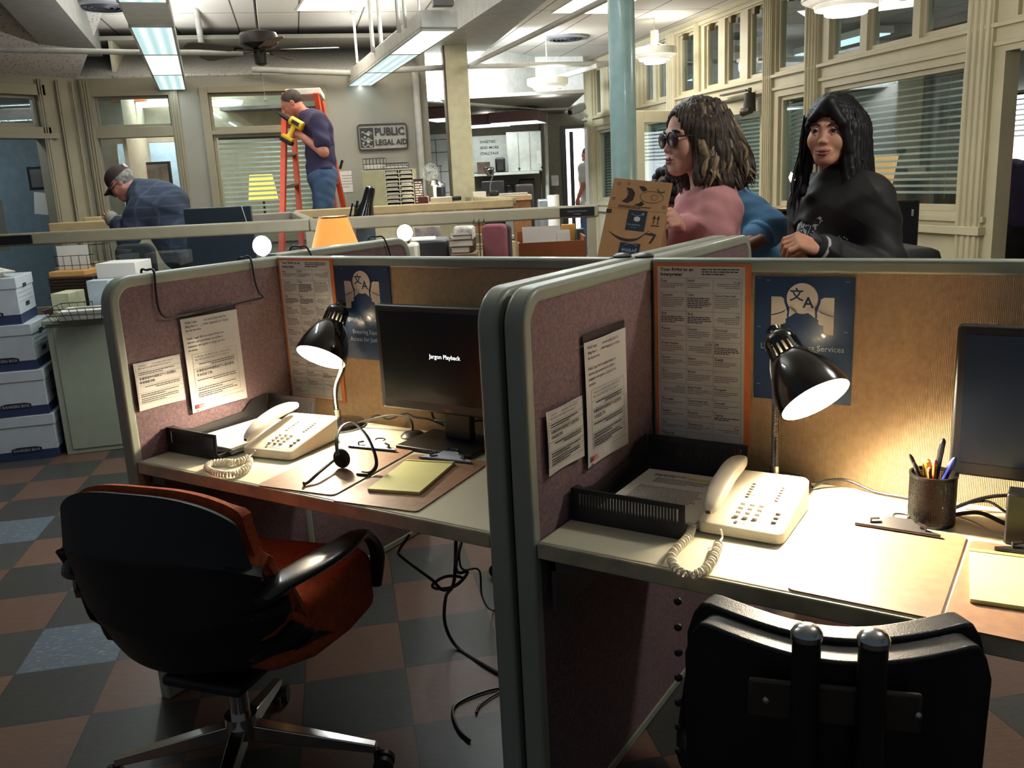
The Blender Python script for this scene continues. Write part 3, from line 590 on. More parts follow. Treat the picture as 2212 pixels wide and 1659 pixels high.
for cx, cy, r in ((.09, .03, .017), (.05, .0, .012), (.085, -.045, .018), (.03, -.06, .012)): lg.lathe([(r*k, .012), (r*k, .015)], 16, M=T(bx+cx*k, cy*k, 0))
for k0, c in enumerate(((.015, .04, .13, .055), (.01, -.03, .13, -.012), (.02, -.095, .13, -.08))):
    pts = [(bx+(c[0]+(c[2]-c[0])*i/12)*k, (c[1]+math.sin(i*.9+k0)*.012)*k) for i in range(13)]
    for (x_, y_), (x2, y2) in zip(pts, pts[1:]): lg.add([(x_, y_, .0135), (x2, y2, .0135), (x2, y2+.012*k, .0135), (x_, y_+.012*k, .0135)], [(0, 1, 2, 3)])
lg.build('emblem_figures', wl_, t, smooth=0)
# ------------------------------------------------------------ the four desk pod in front
frame_m = mat('panel_frame', (150, 156, 140), .4, var=.05, scale=6, coat=.1)
mauve_m = mat('mauve_fabric', (126, 102, 104), .95, col2=(102, 82, 86), cscale=160, bump=.5, bscale=420)
tan_m = mat('tan_ribbed_fabric', (206, 174, 134), .95, var=.06, scale=60, bump=.5, bscale=400, rib=95)
def partition(name, label, L_, H_, M, fab, rs, th=.045, fw_=.032, post=0):
    t = thing(name, label, 'partition', M=M); c = RX(90)
    o_ = rrect(L_, H_, rs, 8, 0, 0); i_ = rrect(L_-2*fw_, H_-2*fw_, [max(r-fw_, .002) for r in rs], 8, fw_, fw_); k = len(o_)
    vs = []; 
    for z in (0, -th): vs += [(x, y, z) for x, y in o_]+[(x, y, z) for x, y in i_]
    fs = []
    for i in range(k):
        j = (i+1) % k; fs += [(i, j, k+j, k+i), (2*k+i, 3*k+i, 3*k+j, 2*k+j), (i, 2*k+i, 2*k+j, j), (k+i, k+j, 3*k+j, 3*k+i)]
    MB(c).add(vs, fs).build('frame', frame_m, t, bevel=.009, seg=3)
    MB(c).prism(rrect(L_-2*fw_+.004, H_-2*fw_+.004, [max(r-fw_, .002) for r in rs], 8, fw_-.002, fw_-.002), -.003, -th+.003).build('fabric', fab, t)
    return t
PH = 1.249
e = .004; rr_ = .075
MXn = RZ(90)   # panels running along Y: local x -> +Y, thickness (local y 0..th) -> -X
partition('side_partition', 'mauve fabric partition at the left end of the near desks, hung with two notices', .64, PH, T(-1.293, -.6, 0) @ MXn, mauve_m, (e, e, rr_, e))
partition('side_partition', 'right one of the close pair of mauve partitions between the two near desks', 1.40, PH, T(0, -.6, 0) @ MXn, mauve_m, (e, rr_, rr_, e), .047)
partition('side_partition', 'left one of the close pair of mauve partitions between the two near desks', 1.40, PH, T(-.062, -.6, 0) @ MXn, mauve_m, (e, rr_, rr_, e), .047)
partition('side_partition', 'short mauve partition sticking out behind the left tan partition, carrying bent black wires', .72, PH, T(-1.4, .1, 0) @ MXn, mauve_m, (e, rr_, e, e))
partition('back_partition', 'tan ribbed partition behind the left desk with the text screen', 1.18, PH-.62, T(-1.293, 0, .62), tan_m, (e, e, e, e))
partition('back_partition', 'tan ribbed partition behind the right desk with the pencil cup', 1.75, PH-.62, T(.001, 0, .62), tan_m, (e, e, e, e))
m = MB()
for x in (-.03, -.09): m.lathe([(.022, 0), (.024, .006), (.015, .012), (.001, .014)], 18, M=T(x, .03, PH-.002))
o = m.build('connector_cap', mat('black_cap', (36, 38, 38), .4)); tag(o, 'dark plastic caps on top where the paired partitions cross the tan ones', 'cap')
# bent black wires hung over the partitions
wire_m = mat('black_wire', (26, 24, 24), .4)
def wire(pts, label, r=.0033):
    o = MB().tube(smooth_path(pts, 6), r, 8).build('wire_hanger', wire_m); tag(o, label, 'wire'); return o
X0 = -1.289
wire([(-1.345, -.455, 1.22), (-1.343, -.455, 1.256), (-1.32, -.455, 1.2565), (X0, -.455, 1.255), (X0+.004, -.46, 1.2), (X0+.008, -.462, 1.155), (X0+.012, -.452, 1.128), (X0+.016, -.42, 1.122), (X0+.02, -.3, 1.124), (X0+.02, -.15, 1.13), (X0+.02, -.094, 1.132), (X0+.014, -.102, 1.15), (X0+.006, -.106, 1.19), (X0, -.108, 1.255), (-1.32, -.11, 1.2565), (-1.343, -.11, 1.25), (-1.345, -.11, 1.22)], 'bent black wire frame hooked over the left mauve partition')
for y, lb in ((.22, 'nearer bent black wire hooked over the short partition behind'), (.63, 'farther bent black wire hooked over the short partition behind')):
    wire([(-1.455, y-.03, 1.2), (-1.45, y, 1.258), (-1.42, y+.01, 1.262), (-1.392, y+.02, 1.255), (-1.39, y+.05, 1.18), (-1.388, y+.06, 1.1)], lb)
# worktops
top_m = mat('worktop_laminate', (206, 202, 178), .42, var=.02, scale=4, coat=.05); edge_m = mat('worktop_edge', (182, 174, 142), .5, var=.12, scale=18)
for x0, x1, lb in ((-1.29, -.113, 'cream laminate worktop of the left near desk'), (.002, 1.7, 'cream laminate worktop of the right near desk')):
    t = thing('desk', lb, 'desk', (x0, -.592, .705)); w2 = x1-x0
    MB().box(0, .008, 0, w2, .575, .035).build('worktop', top_m, t, bevel=.004); MB().box(0, 0, .0005, w2, .008, .0345).build('edge_band', edge_m, t, bevel=.003)
    MB().box(.02, .02, -.12, .03, .5, 0).box(.02, .02, -.03, .08, .5, 0).build('bracket', mat('bracket_metal', (70, 68, 62), .5), t, smooth=0)
DZ = .7402
# ------------------------------------------------------------ paper goods
paper_m = mat('paper', (222, 218, 210), .6, var=.015); gloss_m = mat('laminated_paper', (216, 212, 204), .3, var=.015, coat=.35); ink_m = mat('ink', (52, 48, 48), .7); inkl_m = mat('ink_light', (110, 104, 102), .7); red_m = mat('red_ink', (170, 52, 48), .7)
def greek(mb, x, y, w2, n, lh, th, M=I4, right=False, z=.0004, last=.6, seed=0):
    rg = random.Random(seed+int(x*1e4)+int(y*1e4))
    for i in range(n):
        L_ = w2*(last if i == n-1 else rg.uniform(.86, 1)); px = x+(w2-L_ if right else 0); e_ = px+L_
        while px < e_:
            ww = min(rg.uniform(1.2, 4.6)*th*1.1, e_-px); mb.box(px, y-i*lh-th, 0, px+ww, y-i*lh, z, M=M); px += ww+th*.7
def line(mb, x0, y0, x1, y1, t=.0005, z=.0003): mb.box(min(x0, x1)-(t/2), min(y0, y1)-(t/2), 0, max(x0, x1)+t/2, max(y0, y1)+t/2, z)
# notices: built flat (x right, y up, z out of the sheet), then hung
def notice(label, M, small=False):
    W = .205 if not small else .152; H = .279 if not small else .134
    t = thing('notice_sheet', label, 'notice', M=M)
    def bend(u, v): x = u*W; y = -v*H; return (x, y, .003+.0025*math.sin(u*5.2+v*2.4)+.003*(1-v)*u)
    MB().grid(bend, 14, 18, .0006).build('sheet', gloss_m, t)
    tx = MB(T(0, 0, .0068)); lt = MB(T(0, 0, .0068)); rd = MB(T(0, 0, .0068))
    if not small:
        MB().box(0, 0, .0005, W, .018, .0015).build('tape_strip', mat('dark_tape', (52, 44, 44), .4), t, smooth=0)
        s = .0091
        for i, l_ in enumerate(('Public Legal Aid does not accept cash for', 'filing fees or any other expenses or charge', 'for its services.', '', 'Public Legal Aid no acepta dinero en', 'efectivo para presentar las tarifas o', 'cualquier otro gasto o cargo por sus', 'servicios.')):
            if l_: tx.text(l_, s, T(.012, -.0155-i*.0117, 0), .012, sx=.99)
        y0 = -.108
    else: y0 = -.002
    k = 1 if not small else .86; x0 = .022 if not small else .003; w2 = .162 if not small else .147
    rows = [('수수료 또는 기타 경비로 현금을 수령하지 않으며\n해당 서비스에 대해 비용을 청구하지 않습니다.', .0066, .026), (None, 2, .017), ('不接受现金申请费或任何其他费用;\n不收取服务费。', .0093, .030), (None, 2, .024), (None, 2, .014), (None, 3, .022)]
    y = y0
    for r_, s, h in rows:
        h *= k; line(lt, x0, y, x0+w2, y)
        if r_:
            for i, l_ in enumerate(r_.split('\n')): tx.text(l_, s*k, T(x0+.008, y-.011*k-i*.0115*k*(s/.0085), 0), .015 if s > .008 else .005, sx=1)
        else: greek(tx, x0+.008, y-.004, w2-.018, s, .0058*k, .0024*k, right=(h > .015 and s == 2), seed=int(y*1e4))
        y -= h
    line(lt, x0, y, x0+w2, y); line(lt, x0, y0, x0, y); line(lt, x0+w2, y0, x0+w2, y)
    if not small:
        lt.text('America\'s Partner for Equal Justice', .0056, T(.115, -.254, 0)); rd.box(.012, -.268, 0, .024, -.256, .0004); rd.text('PUBLIC', .0072, T(.0255, -.2615, 0), .02); rd.text('LEGAL AID', .0052, T(.0255, -.2675, 0), .02); greek(tx, .012, -.273, .016, 1, .004, .0022)
        rd.build('logo', red_m, t, smooth=0)
    tx.build('printed_text', ink_m, t, smooth=0); lt.build('ruled_lines', inkl_m, t, smooth=0)
    return t
onX = lambda y, z, x, tl=0: T(x, y, z) @ RZ(90) @ RX(90) @ RZ(tl)
notice('tall white notice about cash hanging below the bent black wire on the left mauve partition', onX(-.393, 1.108, -1.293+.0025))
notice('short clear sleeved notice on the left mauve partition beside the taller one', onX(-.562, 1.012, -1.293+.0025, -.5), True)
notice('tall white notice about cash on the mauve partition left of the right desk', onX(-.371, 1.108, .0025))
notice('short notice nearest the rounded corner on the mauve partition of the right desk', onX(-.54, .998, .0025), True)
# interpreter posters
orange_m = mat('orange_card', (222, 122, 62), .6); navy_m = mat('navy_poster', (34, 54, 86), .35, var=.02, coat=.3); pale_m = mat('poster_cream', (224, 208, 190), .6); ptxt_m = mat('poster_text', (196, 206, 214), .6)
NM = [('Shqip', 'አማርኛ', 'عربي'), ('Հայերեն', 'বাংলা', 'Criolu di Cabo Verdi'), ('中文', '中文', 'دری'), ('Français', 'Deutsch', 'Ελληνικά'), ('Kreyòl Ayisyen', 'עברית', 'हिंदी'), ('Hmoob', 'Italiano', '日本語'), ('ខ្មែរ', '한국어', 'ລາວ'), ('فارسی', 'Język Polski', 'Português'), ('Русский', 'Srpsko-Hrvatski jezik', 'Soomaali'), ('Español', 'Kiswahili', 'Tagalog'), ('ไทย', 'Українська', 'اردو'), ('Tiếng Việt', '', '')]
RH = [.034, .046, .036, .036, .036, .034, .038, .034, .030, .030, .028, .027]
RT_ = {(0, 2), (2, 2), (4, 1), (7, 0), (10, 2)}
def interpreter_poster(label, x, z, tilt=0):
    W, H = .238, .452; t = thing('interpreter_poster', label, 'poster', M=T(x, -.0006, z) @ RX(90) @ RZ(tilt))
    MB().box(0, -H, 0, W, 0, .0012).build('orange_backing', orange_m, t, smooth=0)
    MB().box(.008, -H+.003, .0012, W-.014, -.007, .002).build('sheet', gloss_m, t, smooth=0)
    tx = MB(T(.008, 0, .0021)); lt = MB(T(.008, 0, .0021))
    tx.text('Your Right to an', .0112, T(.008, -.0175, 0), .035, sx=1.1); tx.text('Interpreter', .0112, T(.008, -.0292, 0), .035, sx=1.1); greek(tx, .112, -.012, .094, 3, .0058, .0027)
    x0, x1 = .006, .208; y = -.034; cs = [x0, x0+.067, x0+.1345, x1]
    for ri, (names, h) in enumerate(zip(NM, RH)):
        line(lt, x0, y, x1, y)
        for ci, nme in enumerate(names):
            a, b = cs[ci]+.003, cs[ci+1]-.003
            if not nme: continue
            right = (ri, ci) in RT_; greek(lt, b-.008 if right else a, y-.002, .008, 1, .003, .0012)
            cmp = len(nme) > 16; tx.text(nme, .0072, T(b if right else a, y-.0098, 0), .025, 'RIGHT' if right else 'LEFT', .82 if cmp else 1)
            heavy = (ri, ci) in {(1, 1), (4, 2), (2, 0), (2, 1), (9, 2)}
            greek(tx if heavy else lt, a, y-.013, b-a-.001, max(2, int((h-.018)/.0044)), .0044, .0022 if heavy else .0015, right=right)
        y -= h
    line(lt, x0, y, x1, y)
    for c in cs: line(lt, c, -.034, c, y)
    line(lt, .001, -H+.012, .213, -H+.012, .0004)
    tx.build('printed_text', ink_m, t, smooth=0); lt.build('ruled_grid', inkl_m, t, smooth=0); return t
interpreter_poster('orange backed language list poster behind the right desk, above the black letter tray', .010, 1.238)
interpreter_poster('orange backed language list poster in the corner behind the left desk lamp', -1.285, 1.244)
def language_poster(label, x, z, W=.218, H=.285, tilt=0):
    t = thing('language_poster', label, 'poster', M=T(x, -.0006, z) @ RX(90) @ RZ(tilt)); k = W/.218
    MB().box(0, -H, 0, W, 0, .0012).build('sheet', navy_m, t, smooth=0)
    p = MB(T(0, 0, .0013)); cx, cy = .107*k, -.048*k
    # two people facing each other as pale blocks with a talk bubble between
    def arc(c, r, a0, a1, n=14): return [(c[0]+r*math.cos(R_(a0+(a1-a0)*i/n)), c[1]+r*math.sin(R_(a0+(a1-a0)*i/n))) for i in range(n+1)]
    fl_ = [(.038, -.045), (.060, -.045), (.067, -.050), (.070, -.060), (.072, -.072), (.0745, -.080), (.073, -.087), (.0745, -.092), (.070, -.097), (.072, -.101), (.069, -.106), (.060, -.108), (.058, -.128), (.038, -.128)]
    for mir in (0, 1):
        q = [((2*.107-a if mir else a)*k, b*k) for a, b in fl_]; MB(T(0, 0, .0013)).prism(q if not mir else q[::-1], 0, .0004).build('face_silhouette', pale_m, t, smooth=0)
    n_ = MB(T(0, 0, .0018)); n_.lathe([(.0405*k, 0), (.0405*k, .0003)], 40, M=T(cx, cy, 0))
    for mir in (0, 1):
        sg = -1 if mir else 1; pts = [(cx-sg*(.038+.03*i/10)*k, (-.075-.012*(i/10)**.6)*k) for i in range(11)]
        n_.tube([(a, b, .0002) for a, b in pts], .0016*k, 6, flat=.3)
    n_.build('outline', navy_m, t, smooth=0)
    b = MB(T(0, 0, .0023)); b.lathe([(.0345*k, 0), (.0345*k, .0003)], 40, M=T(cx, cy, 0))
    for sg in (-1, 1): b.prism([(cx+sg*.008*k, cy-.028*k), (cx+sg*.027*k, cy-.012*k), (cx+sg*.029*k, cy-.043*k)][::sg], 0, .0003)
    b.build('talk_bubble', pale_m, t, smooth=0)
    g = MB(T(0, 0, .0028)); g.text('文', .031*k, T(cx-.028*k, cy-.003*k, 0), .02); g.text('A', .034*k, T(cx+.002*k, cy-.02*k, 0), .02); g.build('bubble_letters', navy_m, t, smooth=0)
    s = MB(T(0, 0, .0014)); s.text('Language Access Services', .0188*k, T(.1075*k, -.166*k, 0), .002, 'CENTER', .96); s.text('Ensuring Equal', .0188*k, T(.1075*k, -.206*k, 0), .002, 'CENTER', .96); s.text('Access for Justice', .0188*k, T(.1075*k, -.229*k, 0), .002, 'CENTER', .96)
    s.build('printed_text', ptxt_m, t, smooth=0)
    st = MB(T(0, 0, .0014))
    for a, b_ in ((.006, -.004), (.026, -.008), (.198, -.009), (.006, -.115), (.198, -.12), (.006, -.25)): st.box(a*k, b_*k, 0, (a+.009)*k, (b_-.0008)*k, .0006)
    st.build('staples', mat('staple', (200, 200, 200), .3, .8), t, smooth=0)
    return t
language_poster('navy language access poster behind the right black desk lamp', .257, 1.2105)
language_poster('navy language access poster partly behind the left black screen', -1.045, 1.222, .218, .285)
# ------------------------------------------------------------ letter trays
blackp_m = mat('black_plastic', (34, 33, 34), .38, var=.1); 
def letter_tray(label, x, y, w2=.255, d=.36, rz=0):
    t = thing('letter_tray', label, 'letter tray', (x, y, DZ), rz)
    MB().box(.004, .01, .0, w2-.004, d-.01, .004).build('base', blackp_m, t, smooth=0)
    def wall(nm, yy, h, rake, n=32):
        m = MB(T(0, yy, 0) @ RX(rake)); w3 = w2-.03; m.box(0, 0, 0, w2, .004, h*.4).box(0, 0, h*.86, w2, .004, h); m.box(0, 0, h*.4, .014, .004, h*.86).box(w2-.014, 0, h*.4, w2, .004, h*.86)
        for i in range(1, n): q = .014+(w2-.028)*i/n; m.box(q-.0021, 0, h*.4, q+.0021, .004, h*.86)
        return m.build(nm, blackp_m, t, smooth=0)
    wall('front_wall', 0, .072, -3); wall('rear_wall', d, .085, -12, 36)
    sd = [(0, 0), (d, 0), (d+.012, .085), (d-.05, .08), (d-.09, .05), (.1, .045), (.055, .055), (.03, .07), (0, .072)]
    MB(T(0, 0, 0) @ RZ(90) @ RX(90)).prism(sd, -.004, 0).build('left_wall', blackp_m, t, smooth=0)
    MB().box(w2-.004, 0, 0, w2, d, .014).build('right_lip', blackp_m, t, smooth=0)
    return t
letter_tray('black slotted letter tray on the left desk under the notices', -1.284, -.49, .205, .37)
letter_tray('black slotted letter tray on the right desk holding printed sheets', .012, -.455, .25, .38)
def sheets(name, label, M, w2, h, n, col=None, lines=True, mark=False, cat='papers', group=None, z0=0):
    t = thing(name, label, cat, M=M, group=group); m = MB(); rg = random.Random(len(label))
    for i in range(n):
        a = rg.uniform(-1.3, 1.3); m.box(-w2/2, -h/2, i*.0011, w2/2, h/2, i*.0011+.0007, M=T(rg.uniform(-.003, .003), rg.uniform(-.003, .003), 0) @ RZ(a))
    m.build('sheets', col or paper_m, t, smooth=0); z = n*.0011+.0002
    if lines:
        g = MB(T(0, 0, z)); greek(g, -w2*.36, h*.40, w2*.4, 2, .008, .0035); greek(g, -w2*.3, h*.31, w2*.62, 4, .009, .0022); greek(g, -w2*.38, h*.10, w2*.76, 11, .0085, .002)
        g.build('printed_text', inkl_m, t, smooth=0)
    if mark: MB().box(.005, h*.36, z, .055, h*.375+.006, z+.0004).build('highlight', mat('highlighter', (214, 222, 96), .6), t, smooth=0)
    return t
sheets('paper_stack', 'printed sheets with a yellow highlighted line in the right black tray', T(.155, -.27, DZ+.005) @ RZ(1), .216, .279, 14, mark=True)
sheets('paper_stack', 'blank topped sheets lying in the left black tray', T(-1.165, -.30, DZ+.005) @ RZ(-2), .20, .279, 16, lines=False)
# ------------------------------------------------------------ telephones
phone_m = mat('phone_plastic', (226, 218, 198), .35, var=.02, coat=.15); key_m = mat('phone_key', (206, 198, 184), .4); keyd_m = mat('phone_key_grey', (150, 138, 126), .5)
def coil(name, parent, pts, turns, r, wr, m):
    P = smooth_path(pts, 24); L_ = [0]
    for a, b in zip(P, P[1:]): L_.append(L_[-1]+(b-a).length)
    N_ = turns*12; out = []; j = 0; t0 = (P[1]-P[0]).normalized(); n0 = Vector((0, 0, 1))
    for i in range(N_+1):
        s = L_[-1]*i/N_
        while j < len(P)-2 and L_[j+1] < s: j += 1
        f_ = (s-L_[j])/max(L_[j+1]-L_[j], 1e-9); c = P[j].lerp(P[j+1], f_); tg = (P[j+1]-P[j]).normalized(); b = tg.cross(n0).normalized(); n2 = b.cross(tg)
        a = 2*math.pi*turns*i/N_; out.append(c+b*math.cos(a)*r+n2*math.sin(a)*r)
    return MB().tube(out, wr, 6).build(name, m, parent)
def telephone(label, x, y, rz, cordpts, exitpts):
    t = thing('telephone', label, 'telephone', (x, y, DZ), rz); t.scale = (.84, 1, 1); W, D_ = .205, .225; XF = (T(x, y, DZ) @ RZ(rz) @ Matrix.Diagonal((.84, 1, 1, 1))).inverted()
    # wedge body: low in front, high behind
    def top(yy): return .026+.042*(yy/D_)
    vs = []; out = rrect(W, D_, .018, 5, 0, 0)
    n = len(out); vs = [(a, b, .004) for a, b in out]+[(a, b, top(b)-.003) for a, b in out]+[(W/2+(a-W/2)*.975, D_/2+(b-D_/2)*.975, top(b)) for a, b in out]
    fs = [tuple(range(n-1, -1, -1)), tuple(range(2*n, 3*n))]+[(i, (i+1) % n, n+(i+1) % n, n+i) for i in range(n)]+[(n+i, n+(i+1) % n, 2*n+(i+1) % n, 2*n+i) for i in range(n)]
    MB().add(vs, fs).build('body', phone_m, t)
    sl = math.degrees(math.atan(.042/D_)); K = T(0, 0, .026) @ RX(sl); k = MB(K); z = 0
    for r_ in range(4):
        for c in range(3): 
            o = MB(K).prism(rrect(.0125, .0085, .003, 3, .078+c*.0225, .034+r_*.0165), -.002, .0052).build('key', key_m, t, bevel=.0006)
    for r_ in range(3): MB(K).prism(rrect(.0125, .0055, .002, 3, .168, .034+r_*.0165), -.002, .0042).build('side_key', keyd_m, t)
    for c in range(2):
        for r_ in range(6): MB(K).prism(rrect(.009, .0045, .001, 2, .078+c*.072, .115+r_*.0108), -.002, .003).build('memory_key', keyd_m, t)
    dg = MB(K @ T(0, 0, .0055))
    for r_, row in enumerate(('*0#', '789', '456', '123')):
        for c, ch in enumerate(row): dg.text(ch, .0062, T(.0843+c*.0225, .0362+r_*.0165, 0), .02, 'CENTER')
    dg.build('key_digits', inkl_m, t, smooth=0)
    lg = MB(K @ T(0, 0, .0008)); lg.text('PLANTRONICS', .0074, T(.098, .014, 0), .02, sx=1.05); lg.lathe([(.0042, 0), (.0042, .0004)], 16, M=T(.0905, .0168, 0)); lg.build('maker_mark', ink_m, t, smooth=0)
    MB(K).prism(rrect(.055, .07, .004, 3, .088, .125), -.001, .0012).build('index_card', paper_m, t, smooth=0)
    # handset lying along the left side
    H_ = K @ T(.034, 0, .004)
    def hs(u, v):
        a = 2*math.pi*u; yy = -.006+v*.236; e_ = min(1, math.sin(math.pi*min(max(v, .004), .996))**.36); wv = .029 if (v < .3 or v > .72) else .0235; wv = .0245+.0055*abs(math.cos(math.pi*v))**1.2
        zc = .024+.017*math.sin(math.pi*v); hh = .020-.006*math.sin(math.pi*v)
        ca, sa = math.cos(a), math.sin(a); se = lambda q: math.copysign(abs(q)**.62, q)
        return (wv*e_*se(ca), yy, zc+hh*e_*se(sa))
    MB(H_).grid(hs, 32, 34).build('handset', phone_m, t, smooth=60)
    c = thing; o = coil('coiled_cord', t, cordpts, 46, .0072, .0025, phone_m); o.parent = None; o.parent = t; o.matrix_parent_inverse = I4; o.matrix_local = XF
    q = MB().tube(smooth_path(exitpts, 6), .0022, 7).build('cord_lead', phone_m, t); q.matrix_local = XF
    return t
cz = DZ+.011
rc = [atz(*p, cz) for p in ((1500, 1098), (1497, 1125), (1486, 1158), (1462, 1183), (1449, 1203), (1460, 1228), (1485, 1240), (1512, 1236), (1537, 1212), (1552, 1172))]
telephone('cream corded telephone on the right desk glowing under the lamp', .268, -.408, 1, rc, [rc[-1], atz(1559, 1160, DZ+.014), atz(1556, 1143, DZ+.03)])
lc = [atz(*p, cz) for p in ((520, 998), (515, 1014), (500, 1024), (470, 1029), (440, 1025), (425, 1016), (434, 1006), (460, 1003), (490, 1003), (518, 992))]
telephone('cream corded telephone on the left desk beside the black tray', -1.045, -.432, 7, lc, [lc[-1], atz(528, 984, DZ+.014), atz(533, 978, DZ+.022)])
# ------------------------------------------------------------ desk lamps
lampb_m = mat('lamp_black', (12, 12, 13), .16, coat=.6); inner_m = mat('lamp_lining', (236, 232, 222), .5); chrome_m = mat('chrome', (196, 192, 186), .16, 1, var=.02); bulb_m = mat('bulb_glow', (255, 250, 235), .5, emit=60, ecol=(255, 236, 200))
def desk_lamp(label, base, neck, head, n, power, col=(1, .84, .62), r0=.077):
    t = thing('desk_lamp', label, 'lamp', tuple(base)); B = Matrix.Translation(Vector(base)).inverted()
    MB().lathe([(.083, 0), (.084, .006), (.078, .016), (.05, .022), (.02, .026)], 40).build('base', lampb_m, t)
    pts = smooth_path([B @ Vector(p) for p in neck], 26); L_ = len(pts)
    pp = []; rad = []
    for i, (a, b) in enumerate(zip(pts, pts[1:])):
        for f_, q in ((0, .0072), (.5, .0088)): pp.append(a.lerp(b, f_)); rad.append(q)
    MB().tube(pp, rad, 12).build('gooseneck', chrome_m, t); MB().cyl(pts[0], pts[0]+Vector((0, 0, .03)), .0105, n=16).build('ferrule', chrome_m, t)
    n = Vector(n).normalized(); z = -n; x = z.orthogonal().normalized(); y = z.cross(x); Mh = Matrix((x, y, z)).transposed().to_4x4(); Mh.translation = B @ Vector(head)   # local +z runs up into the shade
    pr = [(r0, 0), (r0*.995, .012), (r0*.93, .04), (r0*.80, .07), (r0*.62, .098), (r0*.47, .112)]
    o = MB(Mh).lathe(pr, 48, cap0=False, cap1=False).build('lamp_shade', lampb_m, t)
    MB(Mh).lathe([(r*.97, h) for r, h in pr], 48, cap0=False, cap1=False).build('lining', inner_m, t)
    v = MB(Mh)
    for k in range(18):
        a = R_(20*k); c, s = math.cos(a), math.sin(a); q = MB(); q.box(-.0036, -.0012, 0, .0036, .0012, .034); v.add(q.v, q.f, M=T(c*r0*.46, s*r0*.46, .111) @ RZ(20*k+90) @ RX(-3))
    v.lathe([(r0*.475, .108), (r0*.48, .114), (r0*.45, .114)], 32, cap0=False, cap1=False); v.build('vent_ribs', lampb_m, t, smooth=0)
    MB(Mh).lathe([(r0*.45, .143), (r0*.46, .15), (r0*.42, .162), (r0*.27, .172), (r0*.2, .178), (r0*.2, .186), (r0*.1, .192), (.001, .193)], 32, cap0=False, cap1=False).build('cap', lampb_m, t)
    MB(Mh).lathe([(.001, .012), (.02, .018), (.029, .035), (.027, .055), (.014, .08), (.013, .12)], 24).build('bulb', bulb_m, t)
    MB(Mh).cyl((0, 0, .118), (0, 0, .145), .02, n=20).build('bulb_socket', inner_m, t)
    l = bpy.data.lights.new('bulb_light', 'SPOT'); l.energy = power; l.color = col; l.spot_size = R_(150); l.spot_blend = .6; l.shadow_soft_size = .028
    q = bpy.data.objects.new('bulb_light', l); COL.objects.link(q); q.parent = t; q.matrix_local = Mh @ T(0, 0, .008)
    return t
def camdir(a, b, c): return RT*a + UP*b - fw*c
hR = onplane(1762, 864, Vector((0, -.19, 0)), Vector((0, 1, 0))); nRl = camdir(.36, -.86, .50)
topR = hR - nRl.normalized()*.13
desk_lamp('black gooseneck desk lamp on the right desk shining over the telephone', (.335, -.092, DZ), [(.335, -.092, .765), (.334, -.092, .85), onplane(1676, 850, Vector((0, -.1, 0)), Vector((0, 1, 0))), onplane(1671, 790, Vector((0, -.115, 0)), Vector((0, 1, 0))), onplane(1678, 758, Vector((0, -.13, 0)), Vector((0, 1, 0))), topR-nRl.normalized()*.0+Vector((0, .01, 0))], hR, nRl, 30)
hL = at(693, 772, 2.62); nLl = camdir(-.27, -.93, .36); topL = hL-nLl.normalized()*.13
desk_lamp('black gooseneck desk lamp on the left desk beside the headset', (-1.0, -.092, DZ), [(-1.0, -.092, .765), (-1.0, -.092, .85), at(740, 795, 2.66), at(744, 745, 2.66), at(740, 715, 2.66), topL-nLl.normalized()*.02+Vector((0, .012, 0))], hL, nLl, 15)
# ------------------------------------------------------------ monitors
bez_m = mat('bezel_black', (22, 22, 24), .4); scr_m = mat('screen_off', (8, 9, 10), .22); scrb_m = mat('screen_bluish', (22, 27, 34), .25, emit=.012, ecol=(90, 120, 160)); white_e = mat('screen_text', (240, 240, 240), .5, emit=.9)
def monitor(label, cx, y, z0, w2, h, rz, sm, text=None):
    t = thing('monitor', label, 'monitor', (cx, y, DZ), rz); zz = z0-DZ
    MB().box(-w2/2, 0, zz, w2/2, .035, zz+h).build('case', bez_m, t, bevel=.006); b = .017
    MB().box(-w2/2+b, -.0012, zz+b+.012, w2/2-b, .001, zz+h-b).build('screen', sm, t, smooth=0)
    if text: m = MB(T(0, -.002, zz+h*.525) @ RX(90)); m.text(text, .0165, I4, .012, 'CENTER'); m.build('screen_text', white_e, t, smooth=0)
    m = MB(T(0, -.0012, zz+.009) @ RX(90)); m.text('DELL', .0115, I4, .02, 'CENTER', 1.1); m.build('maker_mark', mat('logo_copper', (150, 90, 66), .5), t, smooth=0)
    MB().box(-.045, .035, 0.012, .045, .06, zz+h*.6).build('neck', bez_m, t, bevel=.004)
    MB().box(-.135, -.075, 0, .12, .1, .012).build('foot', bez_m, t, bevel=.003)
    return t
monitor('black screen on the left desk showing the words Jargon Playback', -.548, -.128, .832, .475, .298, 0, scr_m, 'Jargon Playback')
monitor('dark bluish screen cut off at the right edge of the right desk', .935, -.115, .832, .49, .303, 0, scrb_m)
